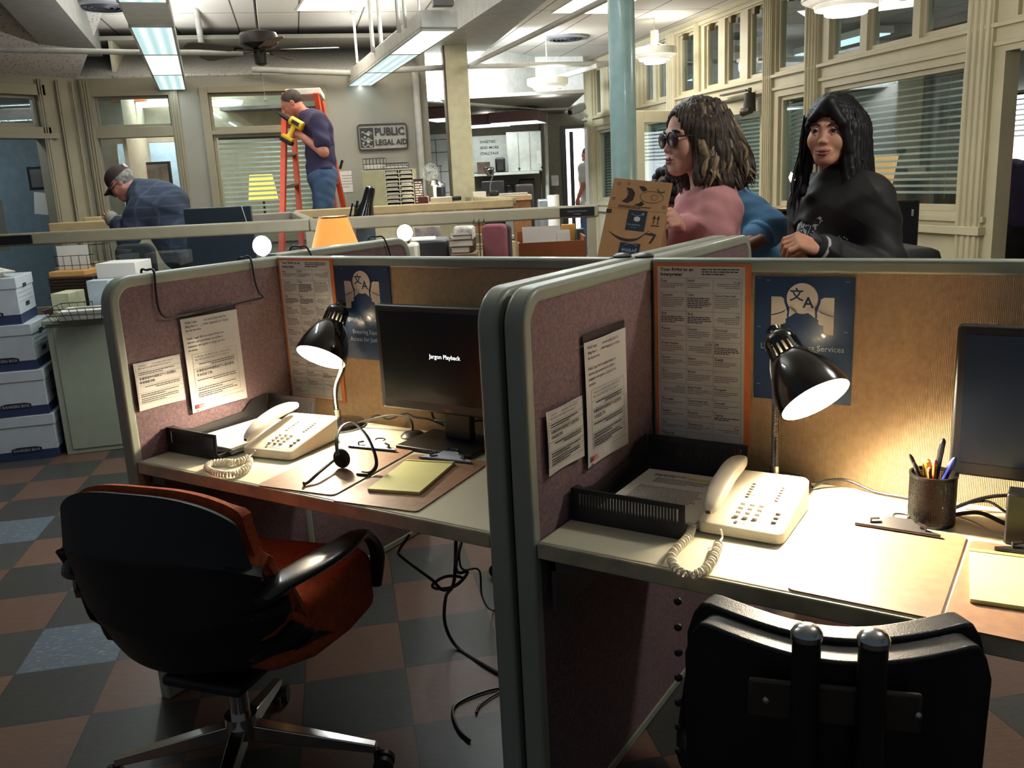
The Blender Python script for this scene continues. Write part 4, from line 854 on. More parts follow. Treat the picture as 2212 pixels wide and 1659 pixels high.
# ------------------------------------------------------------ clipboards, pads, cup
board_m = mat('hardboard', (150, 112, 84), .55, var=.08, scale=40); steel_m = mat('clip_steel', (150, 152, 158), .22, 1, var=.03); steeld_m = mat('clip_dark_steel', (112, 110, 108), .3, .9)
def clipboard(label, cx, cy, rz, w2=.235, h=.37, sm=None):
    t = thing('clipboard', label, 'clipboard', (cx, cy, DZ), rz); MB().prism(rrect(w2, h, .014, 5), 0, .003).build('board', board_m, t)
    y = h/2-.03; c = MB(); pr = [(-.078, -.004), (.078, -.004), (.078, .003), (.05, .012), (.03, .024), (.022, .036), (-.022, .036), (-.03, .024), (-.05, .012), (-.078, .003)]
    c.prism([(a, b*.9) for a, b in pr], 0, .0015, M=T(0, y, .006) @ RX(24)); c.tube([(-.078, y-.003, .007), (.078, y-.003, .007)], .004, 8)
    c.tube([(-.02, y+.026, .004), (.02, y+.026, .004)], .006, 8); c.build('clip', sm or steel_m, t)
    q = MB()
    for s in (-.05, .05): q.tube([(s, y+.004, .002), (s, y+.008, .018), (s*.7, y+.012, .02)], .003, 6)
    q.tube(smooth_path([(-.012, y+.03, .018), (-.014, y+.045, .02), (0, y+.052, .02), (.014, y+.045, .02), (.012, y+.03, .018)], 5), .0022, 6); q.build('clip_loop', sm or steel_m, t)
    return t
clipboard('brown clipboard lying under the right lamp, its dark clip touching the pencil cup', .617, -.395, -.5, .24, .37, steeld_m)
clipboard('brown clipboard at the right edge of the right desk under a yellow pad', .864, -.412, -1, .24, .37, steeld_m)
clipboard('brown clipboard under the headset on the left desk', -.715, -.395, 7, .235, .37)
clipboard('brown clipboard under the yellow pad on the left desk, bright steel clip', -.463, -.395, 7, .235, .37)
pad_m = mat('yellow_pad', (226, 224, 150), .7, var=.02); pada_m = mat('pad_edge', (186, 186, 110), .8)
def pad(label, cx, cy, rz, w2=.135, h=.22):
    t = thing('note_pad', label, 'note pad', (cx, cy, DZ+.0035), rz); MB().box(-w2/2, -h/2, 0, w2/2, h/2, .007).build('pages', pad_m, t, smooth=0); MB().box(-w2/2-.0005, h/2-.01, -.0005, w2/2+.0005, h/2+.001, .0085).build('binding', pada_m, t, smooth=0)
    m = MB(T(0, 0, .0073))
    for i in range(22): line(m, -w2/2+.002, h/2-.025-i*.0085, w2/2-.002, h/2-.025-i*.0085, .0003, .0001)
    m.build('ruled_lines', mat('pad_rule', (196, 200, 150), .7), t, smooth=0); return t
pad('yellow note pad on the clipboard of the left desk', -.478, -.385, 14.5, .135, .225)
pad('yellow note pad on the clipboard at the right edge', .835, -.388, 6, .15, .21)
# pencil cup
cup = (.668, -.155); t = thing('pencil_cup', 'black wire mesh pencil cup on the right desk', 'pencil cup', (cup[0], cup[1], DZ)); mesh_m = mat('black_mesh', (24, 24, 24), .35, .4)
m = MB(); r = .043; h = .102
for i in range(30):
    z = .006+(h-.012)*i/29; m.lathe([(r-.0007, z-.0011), (r+.0007, z-.0011), (r+.0007, z+.0011), (r-.0007, z+.0011), (r-.0007, z-.0011)], 44, cap0=False, cap1=False)
for i in range(66): a = 2*math.pi*i/66; m.tube([(r*math.cos(a), r*math.sin(a), .004), (r*math.cos(a), r*math.sin(a), h-.004)], .0011, 4)
m.build('mesh_wall', mesh_m, t, smooth=0)
MB().lathe([(r-.002, h-.004), (r+.0025, h-.004), (r+.0025, h+.002), (r-.002, h+.002), (r-.002, h-.004)], 40, cap0=False, cap1=False).build('rim', mesh_m, t); MB().lathe([(r+.001, 0), (r+.001, .007), (.001, .004)], 40).build('base', mesh_m, t)
def pen(name, label, a, b, r, col, tipc=None, cat='pen', rough=.4, tip=.018):
    A_, B_ = Vector(a), Vector(b); d = (B_-A_).normalized(); t = thing(name, label, cat, tuple(A_)); B_ = B_-A_
    MB().tube([Vector(), B_*.55, B_], [r, r, r], 12).build('barrel', col, t); MB().tube([B_, B_+d*tip*.6, B_+d*tip], [r*1.02, r*.9, r*.35], 12).build('tip' if cat != 'pencil' else 'eraser', tipc or col, t); return t
cx, cy = cup; z0 = DZ+.008
pk = lambda dx, dy, dz: (cx+dx, cy+dy, DZ+dz)
pen('ballpoint_pen', 'black clicker pen leaning left in the pencil cup', pk(.01, .01, .01), pk(-.038, -.004, .122), .0045, mat('pen_black', (30, 30, 32), .3))
pen('ballpoint_pen', 'short black pen leaning low at the left rim of the pencil cup', pk(.02, 0, .01), pk(-.028, -.012, .108), .0055, mat('pen_black', (30, 30, 32), .3))
pen('highlighter', 'yellow highlighter standing in the pencil cup', pk(.004, .012, .01), pk(-.014, .004, .118), .0085, mat('pen_yellow', (240, 196, 80), .5), tip=.012)
pen('pencil', 'orange pencil with pink eraser at the front of the pencil cup', pk(.0, .02, .01), pk(-.006, -.018, .112), .0042, mat('pencil_orange', (216, 132, 60), .5), mat('eraser_pink', (206, 120, 110), .7), 'pencil', tip=.008)
pen('pencil', 'taller orange pencil with red eraser in the middle of the pencil cup', pk(.0, .01, .01), pk(.002, -.008, .126), .0042, mat('pencil_orange', (216, 132, 60), .5), mat('eraser_red', (180, 70, 74), .7), 'pencil', tip=.008)
pen('marker', 'tall thin black marker standing highest in the pencil cup', pk(-.008, .01, .01), pk(.012, .004, .165), .0058, mat('pen_black', (30, 30, 32), .3), tip=.01)
pen('ballpoint_pen', 'blue pen leaning right in the pencil cup', pk(-.012, .006, .01), pk(.031, -.006, .126), .006, mat('pen_blue', (52, 60, 150), .35))
# headset on the left desk
t = thing('headset', 'black telephone headset standing on the left clipboards', 'headset', (0, 0, 0))
q = lambda x, y, z: tuple(atz(x, y, z))
c0 = Vector(q(738, 990, DZ+.03)); pc = [q(730, 985, DZ+.045), q(727, 950, DZ+.075), q(738, 922, DZ+.095), q(762, 914, DZ+.098), q(790, 938, DZ+.08), q(808, 975, DZ+.05), q(813, 1005, DZ+.022), q(800, 1022, DZ+.008), q(782, 1022, DZ+.006)]
MB().tube(smooth_path(pc, 8), .0055, 8, flat=.5).build('headband', blackp_m, t)
MB().ball(tuple(c0), (.026, .016, .026), 14).build('ear_cushion', mat('foam_black', (24, 23, 24), .9), t)
MB().tube(smooth_path([tuple(c0+Vector((-.02, -.005, -.004))), q(690, 1020, DZ+.02), q(668, 1040, DZ+.01), q(657, 1046, DZ+.008)], 6), [.004]*17+[.006, .007], 8).build('microphone_boom', blackp_m, t)
MB().box(-.018, -.008, 0, .018, .008, .006, M=T(*q(785, 1026, DZ+.003)) @ RZ(10)).build('temple_pad', blackp_m, t, bevel=.003)
# small black desk puck and cables
cab_m = mat('black_cable', (20, 20, 22), .4)
t = thing('cable_puck', 'small black dome base with a cable behind the left headset', 'cable base', (-.715, -.085, DZ)); MB().lathe([(.036, 0), (.036, .004), (.026, .013), (.01, .017), (.001, .017)], 28).build('dome', blackp_m, t)
MB().tube(smooth_path([(0, 0, .014), (-.01, .01, .04), (-.04, .02, .05), (-.11, .02, .045), (-.2, .01, .02), (-.24, .0, .006)], 8), .0035, 8).build('lead', cab_m, t)
def cable(label, pts, r=.004, m=None, name='cable', group=None):
    o = MB().tube(smooth_path(pts, 8), r, 8).build(name, m or cab_m); tag(o, label, 'cable', group); return o
cable('black cable running from the left lamp base behind the headset', [(-.93, -.05, DZ+.006), (-.9, -.03, DZ+.03), (-.86, -.02, DZ+.02), (-.8, -.01, DZ+.04), (-.76, -.015, DZ+.035), (-.7, -.01, DZ+.03), (-.62, -.005, DZ+.005)], .003)
cable('black cable looping under the left screen', [(-.7, -.015, DZ+.09), (-.69, -.015, DZ+.04), (-.66, -.02, DZ+.035), (-.58, -.02, DZ+.04), (-.5, -.015, DZ+.05), (-.42, -.01, DZ+.01), (-.36, -.01, DZ+.05), (-.37, -.01, DZ+.1)], .0035)
cable('black cable hanging straight down behind the left screen', [(-.65, -.012, DZ+.11), (-.63, -.014, DZ+.05), (-.58, -.03, DZ+.006), (-.5, -.03, DZ+.006)], .0035)
cable('black cable from the right lamp base to the pencil cup', [(.415, -.07, DZ+.008), (.44, -.05, DZ+.02), (.48, -.03, DZ+.02), (.54, -.04, DZ+.006), (.6, -.05, DZ+.006), (.68, -.06, DZ+.006)], .0032)
cable('upper black cable looping under the right screen', [(.70, -.09, DZ+.01), (.75, -.06, DZ+.03), (.8, -.05, DZ+.04), (.86, -.05, DZ+.035), (.92, -.04, DZ+.08), (.95, -.04, DZ+.12)], .004)
cable('middle black cable curving under the right screen', [(.71, -.06, DZ+.01), (.76, -.06, DZ+.025), (.8, -.07, DZ+.01), (.84, -.05, DZ+.012), (.88, -.03, DZ+.05), (.93, -.03, DZ+.09)], .003)
cable('lower black cable running right behind the pencil cup', [(.7, -.12, DZ+.006), (.75, -.12, DZ+.02), (.8, -.14, DZ+.012), (.86, -.16, DZ+.005), (.95, -.16, DZ+.005)], .0045)
cable('thin white cable behind the pencil cup on the right desk', [(.55, -.13, DZ+.003), (.6, -.1, DZ+.006), (.68, -.1, DZ+.003), (.74, -.13, DZ+.004), (.8, -.19, DZ+.004), (.86, -.19, DZ+.003)], .0016, mat('white_cable', (210, 205, 195), .5))
o = MB().box(0, 0, 0, .05, .05, .1).build('speaker', bez_m, bevel=.004, M=T(.80, -.215, DZ)); tag(o, 'small black upright box under the right screen at the frame edge', 'speaker')
# cables under the left desk
fl_c = lambda *P: [tuple(p) for p in P]
F = lambda x, y, z=.006: tuple(atz(x, y, z))
cable('thick black cable hanging under the left desk and running to the partition', [(-.62, -.02, .69), (-.62, -.03, .5), (-.62, -.06, .3), F(963, 1290, .2), F(962, 1350, .08), F(990, 1400), F(1060, 1445), F(1115, 1470)], .0055)
cable('looped black cable bundle under the left desk', [(-.56, -.04, .69), (-.57, -.04, .52), at(985, 1225, 2.25), at(1010, 1235, 2.25), at(985, 1265, 2.25), at(945, 1272, 2.25), at(935, 1262, 2.25), at(965, 1245, 2.25), at(1000, 1250, 2.25), at(960, 1275, 2.25), at(930, 1250, 2.25), at(870, 1205, 2.35), at(862, 1190, 2.4), at(885, 1155, 2.4)], .004)
cable('thin black cable dropping to the floor near the caster', [at(998, 1172, 2.3), at(992, 1200, 2.3), at(1000, 1230, 2.3), at(1035, 1232, 2.4), at(1042, 1290, 2.5), F(1065, 1318), F(1115, 1298)], .0028)
cable('black cable lying in a bent loop on the floor by the partition foot', [F(1120, 1482), F(1060, 1490), F(1000, 1512), F(978, 1535), F(990, 1575), F(1015, 1600)], .0045)
cable('second black cable branching from the floor loop', [F(1120, 1488), F(1085, 1492), F(1040, 1520), F(1028, 1540)], .0035)
# ------------------------------------------------------------ chairs at the near desks
orange_f = mat('orange_wool', (180, 82, 40), .95, var=.12, scale=60, bump=.6, bscale=500); shell_m = mat('chair_shell', (22, 23, 25), .55, bump=.1, bscale=500)
def lerp_tab(tab, v):
    for (a, pa), (b, pb) in zip(tab, tab[1:]):
        if v <= b: t_ = (v-a)/(b-a); t_ = t_*t_*(3-2*t_)*.5+t_*.5; return tuple(x+(y-x)*t_ for x, y in zip(pa, pb))
    return tab[-1][1]
def bucket_chair(label, loc, rz):
    t = thing('swivel_chair', label, 'chair', loc, rz)
    tab = [(0, (-.265, .865, .245, .05)), (.2, (-.30, .73, .28, .10)), (.42, (-.285, .56, .30, .15)), (.58, (-.22, .43, .30, .15)), (.72, (-.09, .365, .295, .11)), (.86, (.08, .35, .29, .06)), (1, (.25, .355, .27, .04))]
    def pos(u, v, off):
        y, z, hw, wrap = lerp_tab(tab, v); y2, z2, _, _ = lerp_tab(tab, min(v+.01, 1)); y1, z1, _, _ = lerp_tab(tab, max(v-.01, 0))
        ty, tz = y2-y1, z2-z1; L_ = math.hypot(ty, tz) or 1; ny, nz = -tz/L_, ty/L_       # inward: forward for the back, up for the seat
        uu = abs(u); w_ = wrap*uu**2.1+off; zz = -.055*uu**3 if v < .12 else -.055*uu**3*max(0, 1-(v-.12)/.3)
        return (u*hw*(1-.06*uu**4), y+ny*w_, z+nz*w_+zz)
    MB().grid(lambda a, b: pos(1-2*a, b, 0), 30, 40, .014).build('shell', shell_m, t, smooth=70, bevel=.004)
    def cush(a, b): u = (1-2*a)*.985; e_ = 1-max(0, (abs(u)-.86)/.14)**2; x, y, z = pos(u, b*.60, .024+.018*e_); return (x, y, z+(.012 if b < .03 else 0))
    MB().grid(cush, 34, 44, .022).build('upholstery', orange_f, t, smooth=70, bevel=.008, seg=3)
    MB().prism([(-.20, -.12), (.20, -.12), (.265, -.03), (.282, .10), (.275, .24), (.22, .275), (-.22, .275), (-.275, .24), (-.282, .10), (-.265, -.03)], .392, .55).build('seat_cushion', orange_f, t, bevel=.03, seg=4)
    for s in (1, -1):
        P = smooth_path([(s*.268, -.215, .632), (s*.285, -.17, .652), (s*.305, -.09, .656), (s*.315, .02, .652), (s*.312, .12, .645), (s*.302, .19, .61), (s*.29, .24, .54), (s*.268, .25, .45)], 7); n = len(P)
        if s < 0: P = [Vector((p.x*.9, p.y, p.z)) for p in P]
        V_ = []; F_ = []; m_ = 14
        for i, p in enumerate(P):
            tg = (P[min(i+1, n-1)]-P[max(i-1, 0)]).normalized(); sd = Vector((1, 0, 0)); up_ = sd.cross(tg).normalized(); f_ = i/(n-1); hw = .020+.020*math.sin(math.pi*min(1, f_/.6)) if f_ < .6 else .020; th_ = .012
            for j in range(m_): a = 2*math.pi*j/m_; c_, s_ = math.cos(a), math.sin(a); V_.append(p+sd*hw*math.copysign(abs(c_)**.7, c_)+up_*th_*math.copysign(abs(s_)**.7, s_))
        for i in range(n-1):
            for j in range(m_): j2 = (j+1) % m_; F_.append((i*m_+j, i*m_+j2, (i+1)*m_+j2, (i+1)*m_+j))
        F_ += [tuple(range(m_-1, -1, -1)), tuple((n-1)*m_+j for j in range(m_))]
        MB().add(V_, F_).build('armrest', mat('arm_rubber', (26, 27, 29), .32, coat=.2), t, smooth=60)
    MB().cyl((0, 0, .15), (0, 0, .34), .024, n=20).cyl((0, 0, .13), (0, 0, .19), .04, n=20).build('column', chrome_m, t); MB().box(-.11, -.13, .325, .11, .11, .352).build('seat_plate', shell_m, t, bevel=.01)
    for k in range(4):
        a = 20+90*k; m = MB(RZ(a)); m.add([(.03, -.02, .165), (.03, .02, .165), (.03, .02, .12), (.03, -.02, .12), (.33, -.012, .085), (.33, .012, .085), (.33, .012, .062), (.33, -.012, .062)], [(0, 1, 2, 3), (7, 6, 5, 4), (0, 4, 5, 1), (1, 5, 6, 2), (2, 6, 7, 3), (3, 7, 4, 0)])
        L_ = m.build('leg', chrome_m, t, bevel=.003); c = MB(RZ(a) @ T(.33, 0, 0)); c.cyl((0, 0, .03), (0, 0, .07), .009, n=10)
        for s in (-.014, .014): c.cyl((.015, s-.008, .026), (.015, s+.008, .026), .026, n=18)
        c.build('caster', dk_m, L_)
    return t
ch = bucket_chair('orange wool swivel chair with black shell pulled up to the left near desk', (-.80, -.735, 0), 13)
# black padded chair at the right desk, seen from behind
vinyl_m = mat('black_vinyl', (17, 17, 18), .42, bump=.25, bscale=350, coat=.1); post_m = mat('post_steel', (46, 44, 42), .4, .6); cap_m = mat('cap_steel', (176, 182, 186), .2, 1)
t = thing('office_chair', 'black padded chair with two capped steel posts in front of the right desk', 'chair', (.528, -.462, 0), 17)
def bk(u, v):
    x = (u-.5)*.455; a = abs(2*u-1); y = -.30+.10*(1-a**2.0)*-.35-.0+.05*a**2; z = .40+.345*v; z += (.012*math.sin(min(a, 1)*math.pi*.5)**2-.07*max(0, (a-.86)/.14)**2)*v
    return (x*(1-.05*(1-v)**2*0), y+.02*(1-v), z)
MB().grid(lambda a, b: bk(1-a, b), 36, 20, -.05).build('backrest', vinyl_m, t, smooth=60, bevel=.018, seg=4)
MB().grid(lambda a, b: tuple(Vector(bk(1-a, b))+Vector((0, .045, .012*b))), 36, 20, -.04).build('back_cushion', vinyl_m, t, smooth=60, bevel=.016, seg=4)
MB().prism(rrect(.50, .46, .06, 6), .41, .485, M=T(0, .02, 0)).build('seat', vinyl_m, t, bevel=.02, seg=3)
for x in (-.045, .045):
    o = MB().tube(smooth_path([(x, -.2, .30), (x, -.345, .34), (x, -.356, .5), (x, -.352, .795)], 6), .0205, 18).build('post', post_m, t); MB(T(x, -.352, .795)).lathe([(.0225, -.006), (.023, .002), (.018, .010), (.009, .014), (.001, .015)], 24, cap0=False).build('cap', cap_m, o)
MB().box(-.125, -.345, .645, .115, -.335, .71).build('bracket', mat('bracket_bronze', (72, 66, 58), .45, .5), t, bevel=.006)
for i in range(9): MB(T(-.235+.004*i*(i > 6), -.272, .79-i*.045) @ RX(90)).lathe([(.007, 0), (.006, .003), (.001, .005)], 12, cap0=False).build('stud', post_m, t)
for x in (-.1, .11): MB(T(x, -.346, .677) @ RX(90)).lathe([(.006, 0), (.005, .002), (.001, .004)], 12, cap0=False).build('screw', cap_m, t)
MB().cyl((0, 0, .1), (0, 0, .41), .03, n=20).build('column', post_m, t)
for k in range(5):
    L_ = MB(RZ(20+72*k)).add([(.02, -.025, .13), (.02, .025, .13), (.02, .025, .08), (.02, -.025, .08), (.30, -.015, .08), (.30, .015, .08), (.30, .015, .058), (.30, -.015, .058)], [(0, 1, 2, 3), (7, 6, 5, 4), (0, 4, 5, 1), (1, 5, 6, 2), (2, 6, 7, 3), (3, 7, 4, 0)]).build('leg', post_m, t, bevel=.004); MB(RZ(20+72*k) @ T(.3, 0, 0)).cyl((0, -.02, .027), (0, .02, .027), .027, n=18).build('caster', dk_m, L_)
# plain chair on the far side of the pod (its caster shows under the desk)
def task_chair(label, loc, rz, m, zt=.95, zb=.55, w2=.42):
    t = thing('task_chair', label, 'chair', loc, rz)
    MB(T(0, -.24, 0)).prism(rrect(w2, zt-zb, .05, 6, -w2/2, zb), -.03, .03, M=RX(90)).build('backrest', m, t, bevel=.02, seg=3); MB().prism(rrect(.48, .46, .07, 6), .42, .49).build('seat', m, t, bevel=.02, seg=3)
    MB().tube(smooth_path([(0, -.05, .4), (0, -.26, .42), (0, -.285, .6), (0, -.28, zb+.15)], 5), .018, 10).build('spine', post_m, t); MB().cyl((0, 0, .08), (0, 0, .42), .026, n=18).build('column', post_m, t)
    for k in range(5):
        L_ = MB(RZ(72*k+8)).box(.02, -.018, .07, .29, .018, .095).build('leg', post_m, t, bevel=.006); c = MB(RZ(72*k+8) @ T(.285, 0, 0)); c.cyl((0, -.024, .028), (0, -.008, .028), .028, n=16).cyl((0, .008, .028), (0, .024, .028), .028, n=16).cyl((0, 0, .03), (0, 0, .08), .01, n=8); c.build('caster', dk_m, L_)
    return t
task_chair('dark chair beyond the near desks, its caster showing under the left desk', (-.60, .62, 0), 188, mat('chair_charcoal', (50, 50, 54), .9), .9)
# ------------------------------------------------------------ cartons, cabinet, file piles at left
HD = math.degrees(YAW)
box_m = mat('carton_white', (176, 184, 190), .65, var=.03); bnd_m = mat('carton_navy', (36, 50, 84), .6); hole_m = mat('carton_hole', (18, 20, 26), .8); blk_t = mat('carton_label', (24, 26, 34), .6)
def archive_box(label, loc, rz):
    t = thing('archive_box', label, 'storage box', loc, rz); w2, d, h = .33, .405, .262
    MB().box(-w2, 0, 0, 0, d, h-.01).build('body', box_m, t, bevel=.002)
    MB().box(-w2-.001, -.001, .002, .001, d+.001, .055).build('band', bnd_m, t, smooth=0)
    MB().box(-w2-.005, -.005, h-.062, .005, d+.005, h).build('lid', box_m, t, bevel=.003)
    m = MB(T(-.165, -.0016, .062) @ RX(90)); m.prism([(-.08, -.017), (.08, -.017), (.08, .008), (.05, .016), (-.05, .016), (-.08, .008)], 0, .0012); m.build('maker_label', blk_t, t, smooth=0)
    m = MB(T(-.165, -.0032, .053) @ RX(90)); m.text('BANKERS BOX', .0205, I4, .02, 'CENTER', 1.05); m.build('maker_name', mat('carton_print', (150, 156, 166), .6), t, smooth=0)
    sd = MB(T(.0012, 0, 0)); sd.box(0, .16, .085, .001, .25, .11).build('hand_hole', hole_m, t, smooth=0); MB(T(.006, 0, 0)).box(0, .14, h-.066, .001, .22, h-.045).build('lid_notch', hole_m, t, smooth=0)
    ln = MB(T(.0012, 0, 0))
    for z in (.12, .145, .17): ln.box(0, .03, z, .0006, .37, z+.0015)
    ln.build('form_lines', mat('carton_line', (120, 126, 134), .7), t, smooth=0)
    return t
cb = atz(137, 985, 0); ru = Vector((math.cos(R_(A)), math.sin(R_(A)), 0)); rv = Vector((-math.sin(R_(A)), math.cos(R_(A)), 0))
offs = [(-.02, 0), (-.035, .0), (-.06, .01), (-.10, .02)]
for i, lb in enumerate(('lowest of the four stacked white archive boxes', 'second from the floor of the four stacked white archive boxes', 'third from the floor of the four stacked white archive boxes', 'topmost of the four stacked white archive boxes, loose papers on its lid')):
    p = cb+ru*offs[i][0]+rv*offs[i][1]; archive_box(lb, (p.x, p.y, i*.2635), A+(0, 1, -1, 2)[i])
cab_g = mat('cabinet_grey_green', (150, 158, 140), .45, var=.03)
t = thing('filing_cabinet', 'pale grey-green metal cabinet right of the archive boxes, a wire basket on top', 'cabinet', (cb.x+.02*ru.x, cb.y+.02*ru.y, 0), A)
MB().box(.0, .01, 0, .9, .46, .775).build('body', cab_g, t, bevel=.004); MB().box(-.015, -.01, .775, .915, .48, .80).build('top', cab_g, t, bevel=.004)
MB().box(.035, .004, .03, .87, .012, .755).build('door', cab_g, t, bevel=.003)
def wire_basket(label, loc, rz, w2=.33, d=.26, h=.075, m=None, name='wire_basket', n=9, flare=.03):
    t = thing(name, label, 'wire basket', loc, rz); b = MB(); r = .0018
    def ring(z, f): 
        P = [(-w2/2-f, -d/2-f, z), (w2/2+f, -d/2-f, z), (w2/2+f, d/2+f, z), (-w2/2-f, d/2+f, z)]; b.tube(P, r*1.4, 6, closed=True)
    ring(.003, 0); ring(h*.5, flare*.5); ring(h, flare)
    for i in range(n+1):
        x = -w2/2+w2*i/n; b.tube([(x*(1+2*flare/w2), -d/2-flare, h), (x, -d/2, .003), (x, d/2, .003), (x*(1+2*flare/w2), d/2+flare, h)], r, 5)
    for i in range(5):
        y = -d/2+d*i/4; b.tube([(-w2/2-flare, y*(1+2*flare/d), h), (-w2/2, y, .003), (w2/2, y, .003), (w2/2+flare, y*(1+2*flare/d), h)], r, 5)
    b.build('wires', m or wire_m, t); return t
bp = atz(185, 693, .803)+rv*.14; wire_basket('black wire basket of papers on the grey-green cabinet', (bp.x, bp.y, .8015), A-4)
sheets('paper_stack', 'white papers piled in the wire basket on the grey-green cabinet', Matrix.Translation((bp.x, bp.y, .807)) @ RZ(A-2), .28, .215, 46)
tp = cb+ru*-.3+rv*.12
for i, (dx, dy, a, lb) in enumerate(((.0, .0, 8, 'loose sheets on the lid of the topmost archive box'), (-.02, .05, 30, 'crumpled upper sheets on the lid of the topmost archive box'))): sheets('paper_stack', lb, Matrix.Translation((tp.x+dx, tp.y+dy, 1.056+i*.026)) @ RZ(A+a) @ RX(2*i), .22, .28, 22 if i == 0 else 8)
# helper: upright thing whose front is seen between two sightings at a distance, standing on a given level
def stand(name, label, cat, x0, x1, yt, s, zb, th, m, group=None, bevel=.004, parts=None, rz=0, build=True):
    a, b = at(x0, yt, s), at(x1, yt, s); c = (a+b)/2; w2 = (b-a).length; h = c.z-zb
    t = thing(name, label, cat, (c.x, c.y, zb), HD+rz, group)
    if parts: parts(t, w2, h, th)
    else: MB().box(-w2/2, 0, 0, w2/2, th, h).build('body' if not isinstance(m, str) else m, m, t, bevel=bevel)
    return t
def solo(name, label, cat, x0, x1, yt, s, zb, th, m, group=None, bevel=.004, rz=0):
    a, b = at(x0, yt, s), at(x1, yt, s); c = (a+b)/2; w2 = (b-a).length; h = max(c.z-zb, .004)
    o = MB().box(-w2/2, 0, 0, w2/2, th, h).build(name, m, bevel=min(bevel, h*.3)); put(o, (c.x, c.y, zb), HD+rz); tag(o, label, cat, group); return o, h
beige_m = mat('rail_beige', (146, 138, 116), .5, var=.04); wood2 = mat('wood_orange', (168, 116, 70), .5, var=.12, scale=20); brown_f = mat('folder_brown', (96, 62, 46), .8, var=.1); steelg = mat('steel_grey', (110, 112, 110), .4, .4)
def table(label, x0, x1, yt, s, th, m, z=.74, name='desk', rz=0):
    a, b = at(x0, yt, s), at(x1, yt, s); c = (a+b)/2; w2 = (b-a).length
    t = thing(name, label, 'desk', (c.x, c.y, 0), HD+rz); MB().box(-w2/2, 0, z-.03, w2/2, th, z).build('worktop', m, t, bevel=.004)
    for x in (-w2/2+.03, w2/2-.06): MB().box(x, .03, 0, x+.03, th-.03, z-.03).build('leg', m, t, smooth=0)
    return t
table('shelf table behind the archive boxes loaded with brown files', 90, 300, 640, 5.45, .5, brown_f, .80)
rg = random.Random(3)
o, h1 = solo('file_pile', 'thick pile of brown files behind the grey-green cabinet', 'files', 104, 200, 598, 5.5, .80, .34, brown_f)
m = MB()
for i in range(10): m.box(-.14+rg.uniform(-.01, .01), -.012, .01+i*h1/10, .14+rg.uniform(-.015, .01), -.002, .01+i*h1/10+.006)
q = m.build('file_edges', mat('folder_edge', (58, 42, 36), .8), o, smooth=0)
zt = .80+h1
solo('folder', 'orange-tan folder lying on the pile of brown files', 'folder', 104, 182, 586, 5.5, zt, .3, mat('manila_orange', (214, 160, 92), .7))
solo('paper_stack', 'tall white stack of bound papers beside the rounded partition corner', 'papers', 205, 291, 568, 5.3, .99, .25, paper_m)
solo('black_bag', 'dark fabric bag under the tall white paper stack', 'bag', 195, 300, 590, 5.35, .80, .24, mat('bag_black', (34, 34, 36), .9), bevel=.04)
solo('paper_stack', 'pale loose sheets spilling beside the dark bag', 'papers', 185, 232, 606, 5.15, .80, .1, mat('paper_blue', (176, 190, 196), .7))
solo('paper_stack', 'cream booklet on the shelf left of the dark bag', 'papers', 108, 148, 634, 5.2, .80, .2, mat('cream_paper', (196, 196, 160), .7))
def holder(t, w2, h, th):
    MB().box(-w2/2, th*.4, .02, w2/2, th*.42, h).build('sheet', paper_m, t, smooth=0); b = MB()
    for z in (.02, .06, .12): b.tube([(-w2/2-.01, 0, z), (w2/2+.01, 0, z), (w2/2+.01, th, z), (-w2/2-.01, th, z)], .002, 5, closed=True)
    for i in range(5): x = -w2/2+w2*i/4; b.tube([(x, 0, .12), (x, 0, 0), (x, th, 0), (x, th, .12)], .0018, 5)
    b.build('wire_frame', wire_m, t)
stand('letter_holder', 'wire letter holder with a big white form, seen through the glass at left', 'letter holder', 115, 183, 531, 5.55, zt+.003, .08, None, parts=holder)
def rack(t, w2, h, th):
    b = MB()
    for i in range(4):
        z = h*i/3.2; b.tube([(-w2/2, 0, z), (w2/2, 0, z), (w2/2, th, z), (-w2/2, th, z)], .0022, 5, closed=True)
    for x in (-w2/2, 0, w2/2):
        for y in (0, th): b.tube([(x, y, 0), (x, y, h)], .0022, 5)
    b.build('wire_frame', wire_m, t); MB().box(-w2/2+.01, .01, .004, w2/2-.01, th-.01, .05).build('papers', paper_m, t, smooth=0)
stand('wire_rack', 'tall wire rack with tiers right of the white form, seen through the glass', 'wire rack', 190, 224, 520, 5.7, .80, .2, None, parts=rack)
